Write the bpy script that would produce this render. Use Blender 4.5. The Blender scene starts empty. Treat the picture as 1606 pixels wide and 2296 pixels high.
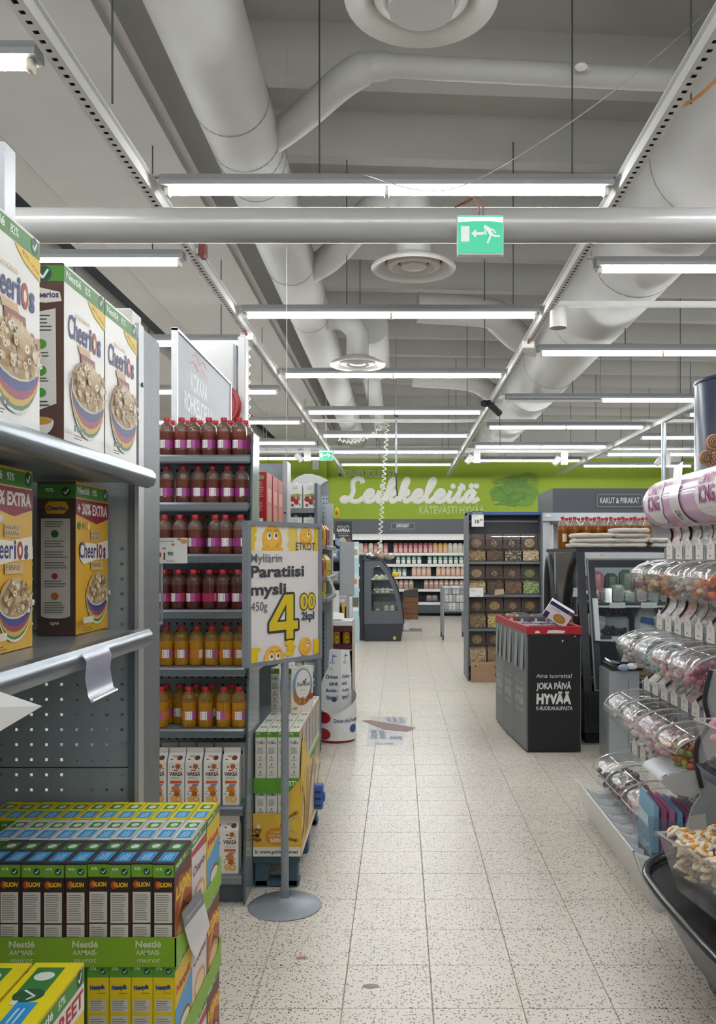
import bpy, bmesh, math, random
from math import sin, cos, pi, radians, sqrt, atan2
from mathutils import Vector, Matrix

# ------------------------------------------------------------------ camera
SC = bpy.context.scene
COL = SC.collection
F_PX, CX, CY, EYE = 1917.0, 896.0, 1245.0, 1.5
cam_d = bpy.data.cameras.new('camera')
cam = bpy.data.objects.new('camera', cam_d)
COL.objects.link(cam)
cam.location = (0, 0, EYE)
cam.rotation_euler = (pi/2, 0, 0)
cam_d.sensor_fit = 'VERTICAL'
cam_d.sensor_height = 36.0
cam_d.sensor_width = 36.0*1606/2296
cam_d.lens = 36.0*F_PX/2296
cam_d.shift_x = (803-CX)/2296
cam_d.shift_y = (CY-1148)/2296
cam_d.clip_start = .05
cam_d.clip_end = 100
SC.camera = cam

# ------------------------------------------------------------------ world, exposure
W = bpy.data.worlds.new('store_ambient')
W.use_nodes = True
W.node_tree.nodes['Background'].inputs[0].default_value = (.72, .78, .8, 1)
W.node_tree.nodes['Background'].inputs[1].default_value = .08
SC.world = W
SC.view_settings.view_transform = 'Standard'
SC.view_settings.look = 'None'
SC.view_settings.gamma = 1
SC.view_settings.use_curve_mapping = False
SC.view_settings.exposure = 0.12
TUBE = 50.0          # radiance of the fluorescent tubes, the light of the hall

R = random.Random(7)

# ------------------------------------------------------------------ materials
def lin(h):
    h = h.lstrip('#')
    out = []
    for i in (0, 2, 4):
        c = int(h[i:i+2], 16)/255
        out.append(c/12.92 if c <= .04045 else ((c+.055)/1.055)**2.4)
    return (out[0], out[1], out[2], 1)
_M = {}
def mat(hexc, rough=.55, metal=0, noise=.12, nscale=18, spec=.5, bump=0, coat=0, trans=0, name=None, emit=0):
    key = (hexc, rough, metal, noise, nscale, spec, bump, coat, trans, emit)
    if key in _M: return _M[key]
    m = bpy.data.materials.new(name or ('surface_'+hexc.strip('#')))
    m.use_nodes = True
    nt = m.node_tree; b = nt.nodes['Principled BSDF']
    c = lin(hexc)
    b.inputs['Base Color'].default_value = c
    b.inputs['Roughness'].default_value = rough
    b.inputs['Metallic'].default_value = metal
    b.inputs['Specular IOR Level'].default_value = spec
    if coat: b.inputs['Coat Weight'].default_value = coat; b.inputs['Coat Roughness'].default_value = .06
    if trans: b.inputs['Transmission Weight'].default_value = trans; b.inputs['IOR'].default_value = 1.25
    if emit:
        b.inputs['Emission Color'].default_value = c; b.inputs['Emission Strength'].default_value = emit
    if noise or bump:
        tc = nt.nodes.new('ShaderNodeTexCoord')
        n = nt.nodes.new('ShaderNodeTexNoise'); n.inputs['Scale'].default_value = nscale; n.inputs['Detail'].default_value = 3
        nt.links.new(tc.outputs['Object'], n.inputs['Vector'])
        if noise:
            mr = nt.nodes.new('ShaderNodeMapRange')
            mr.inputs['To Min'].default_value = 1-noise; mr.inputs['To Max'].default_value = 1+noise
            nt.links.new(n.outputs['Fac'], mr.inputs['Value'])
            mx = nt.nodes.new('ShaderNodeMix'); mx.data_type = 'RGBA'; mx.blend_type = 'MULTIPLY'
            mx.inputs['Factor'].default_value = 1; mx.inputs['A'].default_value = c
            nt.links.new(mr.outputs['Result'], mx.inputs['B'])
            nt.links.new(mx.outputs['Result'], b.inputs['Base Color'])
        if bump:
            bp = nt.nodes.new('ShaderNodeBump'); bp.inputs['Strength'].default_value = bump; bp.inputs['Distance'].default_value = .01
            nt.links.new(n.outputs['Fac'], bp.inputs['Height']); nt.links.new(bp.outputs['Normal'], b.inputs['Normal'])
    _M[key] = m
    return m
def ink(h): return mat(h, .5, 0, .05, 30, .35)
def clear(tint='#ffffff', gloss=.14, haze=.06, rough=.05, name='clear_plastic'):
    key = ('clear', tint, gloss, haze, rough)
    if key in _M: return _M[key]
    m = bpy.data.materials.new(name); m.use_nodes = True
    nt = m.node_tree; nt.nodes.clear()
    out = nt.nodes.new('ShaderNodeOutputMaterial')
    t = nt.nodes.new('ShaderNodeBsdfTransparent'); t.inputs[0].default_value = lin(tint)
    g = nt.nodes.new('ShaderNodeBsdfGlossy'); g.inputs['Roughness'].default_value = rough
    d = nt.nodes.new('ShaderNodeBsdfDiffuse'); d.inputs[0].default_value = lin(tint)
    lw = nt.nodes.new('ShaderNodeLayerWeight'); lw.inputs['Blend'].default_value = .35
    mr = nt.nodes.new('ShaderNodeMapRange'); mr.inputs['To Min'].default_value = gloss*.5; mr.inputs['To Max'].default_value = min(.9, gloss*3.2)
    nt.links.new(lw.outputs['Facing'], mr.inputs['Value'])
    a = nt.nodes.new('ShaderNodeMixShader'); a.inputs[0].default_value = haze
    b = nt.nodes.new('ShaderNodeMixShader')
    nt.links.new(t.outputs[0], a.inputs[1]); nt.links.new(d.outputs[0], a.inputs[2])
    nt.links.new(mr.outputs['Result'], b.inputs[0]); nt.links.new(a.outputs[0], b.inputs[1]); nt.links.new(g.outputs[0], b.inputs[2])
    nt.links.new(b.outputs[0], out.inputs[0])
    _M[key] = m
    return m
def speckle(base, chips, scale, thr, rough=.4, name='speckled', world=False, gate=.35, spec=.5):
    """base colour with scattered chips; chips = [(hex, weight)]"""
    m = bpy.data.materials.new(name); m.use_nodes = True
    nt = m.node_tree; b = nt.nodes['Principled BSDF']; L = nt.links.new; N = nt.nodes.new
    if world:
        g = N('ShaderNodeNewGeometry'); vec = g.outputs['Position']
    else:
        g = N('ShaderNodeTexCoord'); vec = g.outputs['Object']
    ns = N('ShaderNodeTexNoise'); ns.inputs['Scale'].default_value = 2.2; ns.inputs['Detail'].default_value = 4; L(vec, ns.inputs['Vector'])
    mr = N('ShaderNodeMapRange'); mr.inputs['To Min'].default_value = .9; mr.inputs['To Max'].default_value = 1.08; L(ns.outputs['Fac'], mr.inputs['Value'])
    mu = N('ShaderNodeMix'); mu.data_type = 'RGBA'; mu.blend_type = 'MULTIPLY'; mu.inputs['Factor'].default_value = 1
    mu.inputs['A'].default_value = lin(base); L(mr.outputs['Result'], mu.inputs['B'])
    cur = mu.outputs['Result']
    for i, (hx, sc, th, gt) in enumerate(chips):
        dn = N('ShaderNodeTexNoise'); dn.inputs['Scale'].default_value = sc*1.7; L(vec, dn.inputs['Vector'])
        ad = N('ShaderNodeVectorMath'); ad.operation = 'MULTIPLY_ADD'
        L(dn.outputs['Color'], ad.inputs[0]); ad.inputs[1].default_value = (.55/sc,)*3; L(vec, ad.inputs[2])
        v = N('ShaderNodeTexVoronoi'); v.inputs['Scale'].default_value = sc; L(ad.outputs[0], v.inputs['Vector'])
        lt = N('ShaderNodeMath'); lt.operation = 'LESS_THAN'; lt.inputs[1].default_value = th; L(v.outputs['Distance'], lt.inputs[0])
        sp = N('ShaderNodeSeparateColor'); L(v.outputs['Color'], sp.inputs[0])
        gg = N('ShaderNodeMath'); gg.operation = 'GREATER_THAN'; gg.inputs[1].default_value = gt; L(sp.outputs[0], gg.inputs[0])
        an = N('ShaderNodeMath'); an.operation = 'MULTIPLY'; L(lt.outputs[0], an.inputs[0]); L(gg.outputs[0], an.inputs[1])
        mx = N('ShaderNodeMix'); mx.data_type = 'RGBA'; L(an.outputs[0], mx.inputs['Factor']); L(cur, mx.inputs['A']); mx.inputs['B'].default_value = lin(hx)
        cur = mx.outputs['Result']
    m['out'] = 0
    L(cur, b.inputs['Base Color']); b.inputs['Roughness'].default_value = rough; b.inputs['Specular IOR Level'].default_value = spec
    return m, cur, vec
def mosaic(cols, scale, name, rough=.4, stretch=(1, 1, 1), spec=.4):
    m = bpy.data.materials.new(name); m.use_nodes = True
    nt = m.node_tree; b = nt.nodes['Principled BSDF']; L = nt.links.new; N = nt.nodes.new
    g = N('ShaderNodeTexCoord'); mp = N('ShaderNodeMapping'); mp.inputs['Scale'].default_value = stretch; L(g.outputs['Object'], mp.inputs[0])
    v = N('ShaderNodeTexVoronoi'); v.inputs['Scale'].default_value = scale; L(mp.outputs[0], v.inputs['Vector'])
    sp = N('ShaderNodeSeparateColor'); L(v.outputs['Color'], sp.inputs[0])
    cr = N('ShaderNodeValToRGB'); cr.color_ramp.interpolation = 'CONSTANT'
    el = cr.color_ramp.elements
    while len(el) < len(cols): el.new(1)
    for i, c in enumerate(cols):
        el[i].position = i/len(cols); el[i].color = lin(c)
    L(sp.outputs[0], cr.inputs[0]); L(cr.outputs[0], b.inputs['Base Color'])
    b.inputs['Roughness'].default_value = rough; b.inputs['Specular IOR Level'].default_value = spec
    bp = N('ShaderNodeBump'); bp.inputs['Strength'].default_value = .4; bp.inputs['Distance'].default_value = .004
    L(v.outputs['Distance'], bp.inputs['Height']); L(bp.outputs['Normal'], b.inputs['Normal'])
    return m

# ------------------------------------------------------------------ mesh builder
class MB:
    def __init__(s, m=None): s.v = []; s.f = []; s.m = []; s.ms = []; s.cur = m
    def mi(s, m):
        m = m or s.cur
        if m not in s.ms: s.ms.append(m)
        return s.ms.index(m)
    def face(s, pts, m=None):
        n = len(s.v); s.v += [tuple(p) for p in pts]; s.f.append(tuple(range(n, n+len(pts)))); s.m.append(s.mi(m)); return s
    def raw(s, verts, faces, m=None):
        n = len(s.v); s.v += [tuple(p) for p in verts]; k = s.mi(m)
        for f in faces: s.f.append(tuple(i+n for i in f)); s.m.append(k)
        return s
    def box(s, x0, y0, z0, x1, y1, z1, m=None, bev=0, top=None):
        if x0 > x1: x0, x1 = x1, x0
        if y0 > y1: y0, y1 = y1, y0
        if z0 > z1: z0, z1 = z1, z0
        if not bev:
            V = [(x0,y0,z0),(x1,y0,z0),(x1,y1,z0),(x0,y1,z0),(x0,y0,z1),(x1,y0,z1),(x1,y1,z1),(x0,y1,z1)]
            s.raw(V, [(0,3,2,1),(0,1,5,4),(1,2,6,5),(2,3,7,6),(3,0,4,7)], m); s.raw(V, [(4,5,6,7)], top or m); return s
        lo = (x0, y0, z0); hi = (x1, y1, z1); V = []; ID = {}
        for c in range(8):
            sg = [(c >> a) & 1 for a in range(3)]
            for a in range(3):
                ID[c, a] = len(V)
                V.append(tuple((hi[k] if sg[k] else lo[k]) + (0 if k == a else (-bev if sg[k] else bev)) for k in range(3)))
        Fs = []
        for a in range(3):
            b, c2 = [k for k in range(3) if k != a]
            for sgn in (0, 1):
                q = [(sgn << a) | (i << b) | (j << c2) for i, j in ((0,0),(1,0),(1,1),(0,1))]
                Fs.append(tuple(ID[c, a] for c in q))
            for i in (0, 1):
                for j in (0, 1):
                    c0 = (i << b) | (j << c2); c1 = c0 | (1 << a)
                    Fs.append((ID[c0, b], ID[c1, b], ID[c1, c2], ID[c0, c2]))
        for c in range(8): Fs.append((ID[c,0], ID[c,1], ID[c,2]))
        return s.raw(V, Fs, m)
    def lathe(s, prof, seg=14, m=None, c=(0,0,0), caps=True, ms=None, sx=1, sy=1):
        V = []
        for r, z in prof:
            for i in range(seg):
                a = 2*pi*i/seg; V.append((c[0]+r*cos(a)*sx, c[1]+r*sin(a)*sy, c[2]+z))
        n = len(prof)
        for j in range(n-1):
            s_f = [(j*seg+i, j*seg+(i+1) % seg, (j+1)*seg+(i+1) % seg, (j+1)*seg+i) for i in range(seg)]
            if j == 0: base = len(s.v); s.v += V
            k = s.mi(ms[j] if ms else m)
            for f in s_f: s.f.append(tuple(x+base for x in f)); s.m.append(k)
        if caps:
            if prof[0][0] > 1e-5: s.f.append(tuple(base+i for i in reversed(range(seg)))); s.m.append(s.mi(ms[0] if ms else m))
            if prof[-1][0] > 1e-5: s.f.append(tuple(base+(n-1)*seg+i for i in range(seg))); s.m.append(s.mi(ms[-1] if ms else m))
        return s
    def tube(s, path, r, seg=8, m=None, caps=True, closed=False, rs=None):
        P = [Vector(p) for p in path]; n = len(P); base = len(s.v); up = None
        for i, p in enumerate(P):
            if closed: t = (P[(i+1) % n]-P[i-1])
            else: t = (P[min(i+1, n-1)]-P[max(i-1, 0)])
            if t.length < 1e-9: t = Vector((0,0,1))
            t.normalize()
            if up is None:
                up = Vector((0,0,1)) if abs(t.z) < .9 else Vector((1,0,0))
            a = t.cross(up)
            if a.length < 1e-6: a = t.orthogonal()
            a.normalize(); b = a.cross(t); up = b
            rr = rs[i] if rs else r
            for k in range(seg):
                q = p + a*rr*cos(2*pi*k/seg) + b*rr*sin(2*pi*k/seg); s.v.append(tuple(q))
        k = s.mi(m); last = n if closed else n-1
        for i in range(last):
            j = (i+1) % n
            for q in range(seg):
                s.f.append((base+i*seg+q, base+i*seg+(q+1) % seg, base+j*seg+(q+1) % seg, base+j*seg+q)); s.m.append(k)
        if caps and not closed:
            s.f.append(tuple(base+q for q in range(seg))); s.m.append(k)
            s.f.append(tuple(base+(n-1)*seg+q for q in range(seg))); s.m.append(k)
        return s
    def cyl(s, p0, p1, r, seg=12, m=None, r1=None, caps=True):
        return s.tube([p0, p1], r, seg, m, caps, rs=[r, r if r1 is None else r1])
    def prism(s, poly, axis, a0, a1, m=None, side=None):
        """poly in the two other axes (order x,y,z minus axis)"""
        def P(u, v, w):
            return [(w, u, v), (u, w, v), (u, v, w)][axis]
        n = len(poly)
        V = [P(u, v, a0) for u, v in poly]+[P(u, v, a1) for u, v in poly]
        s.raw(V, [tuple(range(n)), tuple(range(2*n-1, n-1, -1))], m)
        s.raw(V, [(i, (i+1) % n, n+(i+1) % n, n+i) for i in range(n)], side or m)
        return s
    def ball(s, c, r, m=None, seg=8, rings=5, sc=(1,1,1), rot=None):
        V = []; Fs = []
        for j in range(1, rings):
            t = pi*j/rings
            for i in range(seg):
                a = 2*pi*i/seg; V.append(Vector((r*sin(t)*cos(a)*sc[0], r*sin(t)*sin(a)*sc[1], r*cos(t)*sc[2])))
        V.append(Vector((0,0,r*sc[2]))); V.append(Vector((0,0,-r*sc[2])))
        for j in range(rings-2):
            for i in range(seg): Fs.append((j*seg+i, (j+1)*seg+i, (j+1)*seg+(i+1) % seg, j*seg+(i+1) % seg))
        T = len(V)-2; B = T+1; e = (rings-2)*seg
        for i in range(seg): Fs.append((T, i, (i+1) % seg)); Fs.append((B, e+(i+1) % seg, e+i))
        if rot is not None: V = [rot @ v for v in V]
        return s.raw([(v.x+c[0], v.y+c[1], v.z+c[2]) for v in V], Fs, m)
    def sheet(s, rows, m=None):
        """grid of points"""
        n = len(rows); k = len(rows[0])
        return s.raw([p for r in rows for p in r], [(i*k+j, i*k+j+1, (i+1)*k+j+1, (i+1)*k+j) for i in range(n-1) for j in range(k-1)], m)
    def pegs(s, o, u, v, nu, nv, du, dv, hole, m=None):
        """panel with real square holes; o corner, u/v unit dirs"""
        o = Vector(o); u = Vector(u); v = Vector(v); h = hole/2
        for i in range(nu):
            for j in range(nv):
                c = o+u*(i+.5)*du+v*(j+.5)*dv
                O = [c+u*a*du/2+v*b*dv/2 for a, b in ((-1,-1),(1,-1),(1,1),(-1,1))]
                I = [c+u*a*h+v*b*h for a, b in ((-1,-1),(1,-1),(1,1),(-1,1))]
                s.raw(O+I, [(k, (k+1) % 4, 4+(k+1) % 4, 4+k) for k in range(4)], m)
        return s
ORG = {}
def obj(name, mb, parent=None, at=None, smooth=None, kind=None, fix=True):
    """one mesh object; mb holds world coordinates (or local ones when the parent sits at the origin)"""
    me = bpy.data.meshes.new(name)
    if parent is not None: org = ORG.get(parent.name, (0,0,0))
    else: org = at or (0,0,0)
    V = [(x-org[0], y-org[1], z-org[2]) for x, y, z in mb.v]
    me.from_pydata(V, [], mb.f)
    for m in mb.ms: me.materials.append(m)
    me.polygons.foreach_set('material_index', mb.m)
    if fix:
        bm = bmesh.new(); bm.from_mesh(me)
        if smooth: bmesh.ops.remove_doubles(bm, verts=bm.verts, dist=1e-5)
        bmesh.ops.recalc_face_normals(bm, faces=bm.faces); bm.to_mesh(me); bm.free()
    if smooth:
        me.shade_smooth(); me.set_sharp_from_angle(angle=radians(smooth))
    me.update()
    o = bpy.data.objects.new(name, me); COL.objects.link(o)
    if parent is not None: o.parent = parent; ORG[o.name] = org
    else: o.location = org; ORG[o.name] = org
    if kind: o['kind'] = kind
    return o
def tag(o, label, cat, group=None):
    o['label'] = label; o['category'] = cat
    if group: o['group'] = group
    return o
def thing(name, loc, label, cat, group=None):
    o = bpy.data.objects.new(name, None); COL.objects.link(o); o.location = loc; o.empty_display_size = .05
    ORG[o.name] = tuple(loc)
    return tag(o, label, cat, group)
def struct(name, mb, parent=None, smooth=None):
    o = obj(name, mb, parent, smooth=smooth)
    if parent is None: o['kind'] = 'structure'
    return o
def dup(root, loc, rz=None, label=None, group=None, rot=None, scale=None):
    def cp(o, par):
        c = o.copy(); COL.objects.link(c)
        if par is not None: c.parent = par
        for ch in o.children: cp(ch, c)
        return c
    r = cp(root, None); r.location = loc
    if rz is not None: r.rotation_euler = (0, 0, rz)
    if rot is not None: r.rotation_euler = rot
    if scale is not None: r.scale = (scale,)*3
    if label: r['label'] = label
    if group: r['group'] = group
    return r
class Many:
    """first use moves the prototype itself, later uses copy it"""
    def __init__(s, proto): s.p = proto; s.used = False
    def put(s, loc, rz=0, label=None, group=None, rot=None, scale=None):
        if s.used: return dup(s.p, loc, rz, label, group, rot, scale)
        s.used = True; o = s.p; o.location = loc; o.rotation_euler = rot if rot is not None else (0, 0, rz)
        if scale is not None: o.scale = (scale,)*3
        if label: o['label'] = label
        if group: o['group'] = group
        return o
ORD = ['first','second','third','fourth','fifth','sixth','seventh','eighth','ninth','tenth','eleventh','twelfth','thirteenth','fourteenth','fifteenth','sixteenth','seventeenth','eighteenth','nineteenth','twentieth','twenty-first','twenty-second','twenty-third','twenty-fourth','twenty-fifth']

# ------------------------------------------------------------------ flat print
_T = {}
def glyphs(txt, bold=0):
    k = (txt, bold)
    if k in _T: return _T[k]
    c = bpy.data.curves.new('t', 'FONT'); c.body = txt; c.resolution_u = 3; c.size = 1; c.offset = bold
    o = bpy.data.objects.new('t', c); me = bpy.data.meshes.new_from_object(o)
    V = [(v.co.x, v.co.y) for v in me.vertices]; Fs = [tuple(p.vertices) for p in me.polygons]
    bpy.data.objects.remove(o); bpy.data.curves.remove(c); bpy.data.meshes.remove(me)
    _T[k] = (V, Fs); return _T[k]
CAP = max(v[1] for v in glyphs('H')[0])
def front(x0, y, z0): return ((x0, y, z0), (1,0,0), (0,0,1), (0,-1,0))
def right(x, y0, z0): return ((x, y0, z0), (0,1,0), (0,0,1), (1,0,0))
def left(x, y1, z0): return ((x, y1, z0), (0,-1,0), (0,0,1), (-1,0,0))
def top(x0, y0, z): return ((x0, y0, z), (1,0,0), (0,1,0), (0,0,1))
def spline(P, n=6):
    out = []
    for i in range(len(P)-1):
        p0 = P[max(i-1,0)]; p1 = P[i]; p2 = P[i+1]; p3 = P[min(i+2,len(P)-1)]
        for k in range(n):
            t = k/n
            out.append(tuple(.5*((2*b)+(-a+c)*t+(2*a-5*b+4*c-d)*t*t+(-a+3*b-3*c+d)*t*t*t) for a, b, c, d in zip(p0,p1,p2,p3)))
    out.append(tuple(P[-1])); return out
def prints(mb, frame, shapes, lift=.0004, step=.00012):
    k = 0
    if callable(frame): P = frame
    else:
        o, u, v, n = [Vector(x) for x in frame]
        def P(a, b, d): return tuple(o+u*a+v*b+n*d)
    for sh in shapes:
        d = lift+step*k; k += 1; t = sh[0]
        if t == 'r':
            _, a, b, a1, b1, c = sh; mb.face([P(a,b,d),P(a1,b,d),P(a1,b1,d),P(a,b1,d)], ink(c))
        elif t == 'e':
            c = sh[5]; a0, a1 = (sh[6], sh[7]) if len(sh) > 6 else (0, 2*pi); N = 18 if len(sh) <= 6 else 12
            pts = [P(sh[1]+sh[3]*cos(a0+(a1-a0)*i/N), sh[2]+sh[4]*sin(a0+(a1-a0)*i/N), d) for i in range(N if len(sh) <= 6 else N+1)]
            mb.face(pts, ink(c))
        elif t == 'rows':
            for (v0, l0, r0), (v1, l1, r1) in zip(sh[1][:-1], sh[1][1:]): mb.face([P(l0,v0,d),P(r0,v0,d),P(r1,v1,d),P(l1,v1,d)], ink(sh[2]))
        elif t == 'p': mb.face([P(a,b,d) for a, b in sh[1]], ink(sh[2]))
        elif t == 'l':
            pts = sh[1]; w = sh[2]/2; c = ink(sh[3])
            for i in range(len(pts)-1):
                a = Vector(pts[i]); b = Vector(pts[i+1]); q = b-a
                if q.length < 1e-9: continue
                q.normalize(); r = Vector((-q.y, q.x))*w; a = a-q*w*.25; b = b+q*w*.25
                mb.face([P(*(a+r),d),P(*(b+r),d),P(*(b-r),d),P(*(a-r),d)], c)
            if len(sh) > 4:
                for a, b in pts: mb.face([P(a+w*cos(i*pi/5), b+w*sin(i*pi/5), d+.00003) for i in range(10)], c)
        elif t == 'tl':
            _, a, b, a1, b1, nn, c = sh; c = ink(c); hh = (b1-b)/nn
            for i in range(nn):
                y = b1-hh*(i+.65); x = a
                e = a1-(a1-a)*R.uniform(0, .3)
                mb.face([P(x,y,d),P(e,y,d),P(e,y+hh*.38,d),P(x,y+hh*.38,d)], c)
        elif t == 't':
            txt, a, b, h, c = sh[1:6]; op = sh[6] if len(sh) > 6 else {}
            V, Fs = glyphs(txt, op.get('bold', 0)); x0 = min(p[0] for p in V); x1 = max(p[0] for p in V)
            s_ = h/CAP; sx = s_*op.get('sx', 1)
            if 'w' in op: sx = op['w']/(x1-x0)
            al = op.get('al', 'c'); off = {'l': x0, 'c': (x0+x1)/2, 'r': x1}[al]; sl = op.get('sl', 0); ro = op.get('rot', 0)
            arc = op.get('arc', 0)
            pts = []
            for p in V:
                q = ((p[0]-off)*sx+sl*p[1]*s_, p[1]*s_)
                if arc: q = (q[0], q[1]+arc*q[0]*q[0])
                if ro: q = (q[0]*cos(ro)-q[1]*sin(ro), q[0]*sin(ro)+q[1]*cos(ro))
                pts.append(P(a+q[0], b+q[1], d))
            mb.raw(pts, Fs, ink(c))
    return mb
def decal(name, items, parent, lift=.0004, step=.00012):
    mb = MB()
    for fr, sh in items: prints(mb, fr, sh, lift, step)
    return obj(name, mb, parent, fix=False)

GREY = mat('#9aa0a6', .38, .55, .06, 40, name='shelf_steel')
DGREY = mat('#59626a', .5, .2, .08, 30, name='dark_shelf_steel')
POST = mat('#a9abad', .42, .35, .1, 60, name='upright_steel')
WHITE = mat('#e6e6e4', .45, 0, .04, 20)
BLACK = mat('#22262a', .4, 0, .1, 25)
GLASS = clear('#eef4f4', .10, .02, .03, 'case_glass')
PLEX = clear('#ffffff', .085, .05, .12, 'clear_candy_plastic')
# ------------------------------------------------------------------ the hall: floor
def floor_mat():
    m, cur, vec = speckle('#e2d9cb', [('#9d9993', 58, .27, .45), ('#45464b', 68, .24, .42), ('#a58f80', 50, .16, .75), ('#222428', 100, .26, .48)], 1, 1, .3, 'terrazzo_tile', True)
    return m
TERR = floor_mat()
def far_floor():
    m, cur, vec = speckle('#dcd3c6', [('#9d9993', 58, .27, .45), ('#45464b', 68, .24, .42), ('#222428', 100, .26, .48)], 1, 1, .3, 'terrazzo_floor', True)
    nt = m.node_tree; N = nt.nodes.new; L = nt.links.new
    sp = N('ShaderNodeSeparateXYZ'); L(vec, sp.inputs[0]); acc = None
    for ax, off in ((0, .11), (1, .13)):
        s = N('ShaderNodeMath'); s.operation = 'SUBTRACT'; s.inputs[1].default_value = off; L(sp.outputs[ax], s.inputs[0])
        d = N('ShaderNodeMath'); d.operation = 'PINGPONG'; d.inputs[1].default_value = .15; L(s.outputs[0], d.inputs[0])
        l = N('ShaderNodeMath'); l.operation = 'LESS_THAN'; l.inputs[1].default_value = .002; L(d.outputs[0], l.inputs[0])
        if acc is None: acc = l.outputs[0]
        else:
            q = N('ShaderNodeMath'); q.operation = 'MAXIMUM'; L(acc, q.inputs[0]); L(l.outputs[0], q.inputs[1]); acc = q.outputs[0]
    mx = N('ShaderNodeMix'); mx.data_type = 'RGBA'; L(acc, mx.inputs['Factor']); L(cur, mx.inputs['A']); mx.inputs['B'].default_value = lin('#9a9184')
    L(mx.outputs['Result'], nt.nodes['Principled BSDF'].inputs['Base Color'])
    return m
TY0, TY1, TX0, TX1 = .13+.3*8, .13+.3*31, .11-.3*4, .11+.3*6
FAR = far_floor(); GROUT = mat('#9a9184', .8, 0, .15, 9, name='grout')
fl = MB()
for a, b, c, d, z, m in ((-9.3, -4, 8.3, TY0, 0, FAR), (-9.3, TY1, 8.3, 22.3, 0, FAR), (-9.3, TY0, TX0, TY1, 0, FAR), (TX1, TY0, 8.3, TY1, 0, FAR), (TX0, TY0, TX1, TY1, -.003, GROUT)):
    fl.box(a, b, -.12, c, d, z, m)
FLOOR = struct('floor', fl)
tile = obj('tile', MB(TERR).box(-.1486, -.1486, -.0035, .1486, .1486, 0, bev=.0012), FLOOR)
n = 0
for i in range(round((TX1-TX0)/.3)):
    for j in range(round((TY1-TY0)/.3)):
        o = tile if n == 0 else tile.copy()
        if n: COL.objects.link(o)
        o.location = (TX0+.15+.3*i, TY0+.15+.3*j, R.uniform(-.0004, .0002)); n += 1
# ------------------------------------------------------------------ walls
PLASTER = mat('#c3c3be', .8, 0, .05, 3, name='wall_paint')
GREEN = mat('#95ad2e', .7, 0, .05, 2, name='green_wall_paint')
struct('wall_back', MB(PLASTER).box(-9.3, 22, 0, 8.3, 22.3, 5.3))
struct('wall_left', MB(PLASTER).box(-9.3, -4, 0, -9, 22, 5.3))
struct('wall_right', MB(PLASTER).box(8, -4, 0, 8.3, 22, 5.3))
struct('wall_front', MB(PLASTER).box(-9.3, -4.3, 0, 8.3, -4, 5.3))
# ------------------------------------------------------------------ ceiling: slab, skewed ribs, long beams
CONC = mat('#b9b8b3', .85, 0, .06, 4, name='painted_concrete')
CONC2 = mat('#c9c7c3', .85, 0, .05, 4, name='painted_beam')
CEIL = struct('ceiling', MB(CONC).box(-9.3, -4.3, 5.15, 8.3, 22.3, 5.3))
rm = MB(CONC2)
sk = math.tan(radians(4))
prof = [(-.13, 5.15), (-.075, 4.8), (.075, 4.8), (.13, 5.15)]
rm.raw([(x, y+sk*x, z) for x in (-9, 8) for y, z in prof], [(0,1,5,4),(1,2,6,5),(2,3,7,6)])
rib = obj('rib', rm, CEIL)
for k in range(-6, 14):
    o = rib if k == -6 else rib.copy()
    if k > -6: COL.objects.link(o)
    o.location = (0, 6.02+1.16*k, 0)
bm_ = MB(CONC2).box(-2.66, -4, 4.3, -1.56, 22, 5.15).box(-1.9, -4, 4.36, -1.5, 22, 4.82)
obj('long_beam', bm_, CEIL)
obj('long_beam', MB(CONC2).box(-3.0, -4, 4.34, -2.7, 22, 5.15), CEIL)
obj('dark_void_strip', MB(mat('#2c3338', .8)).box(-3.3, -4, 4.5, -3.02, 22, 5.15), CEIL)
obj('long_beam', MB(CONC2).box(-4.9, -4, 4.34, -3.34, 22, 5.15), CEIL)

# ------------------------------------------------------------------ ducts
DUCT = mat('#bdbcb8', .6, 0, .05, 6, name='duct_sheet')
DUCT2 = mat('#a3a3a1', .3, .1, .04, 6, name='glossy_duct')
SEAM = mat('#8d8d89', .5, .2)
def seams(root, ys, x, z, r, name='seam'):
    for y in ys:
        obj(name, MB(SEAM).tube([(x+r*cos(a), y, z+r*sin(a)) for a in [2*pi*i/28 for i in range(28)]], .0035, 5, closed=True), root, smooth=60)
d1 = thing('air_duct', (-.97, 3, 3.9), 'long round white air duct running above left lighting track', 'duct')
obj('duct_run', MB(DUCT).cyl((-.97, -3.5, 4.12), (-.97, 19.5, 4.12), .222, 32), d1, smooth=40)
seams(d1, [3.3, 3.36, 4.9, 5.35, 5.5, 5.64, 5.8, 6.3, 7.6, 8.6, 9.2, 11.5, 13.8, 16.2], -.97, 4.12, .2225)
def bend(P): return spline(P, 8)
obj('branch', MB(DUCT).tube(bend([(-.9, 5.5, 4.12), (-.62, 5.2, 4.14), (-.3, 4.78, 4.16), (-.12, 4.72, 4.2), (.2, 4.74, 4.2)])+[(1.6, 4.86, 4.2), (2.0, 4.9, 4.2)], .095, 16, rs=[.088]*22+[.075]*4+[.062]*9), d1, smooth=50)
obj('branch', MB(DUCT).tube(bend([(-.85, 7.9, 4.12), (-.6, 7.5, 4.12), (-.25, 6.6, 4.12), (.0, 6.15, 4.1), (.1, 6.05, 4.0)])+[(.1, 6.05, 3.62)], .12, 16), d1, smooth=50)
obj('branch', MB(DUCT).tube(bend([(-.85, 9.4, 4.1), (-.6, 9.25, 4.05), (-.45, 9.2, 3.9)])+[(-.45, 9.2, 3.62)], .12, 16), d1, smooth=50)
obj('branch', MB(DUCT).tube([(.085, 3.33, 4.9), (.085, 3.33, 3.62)], .13, 16), d1, smooth=50)
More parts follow.
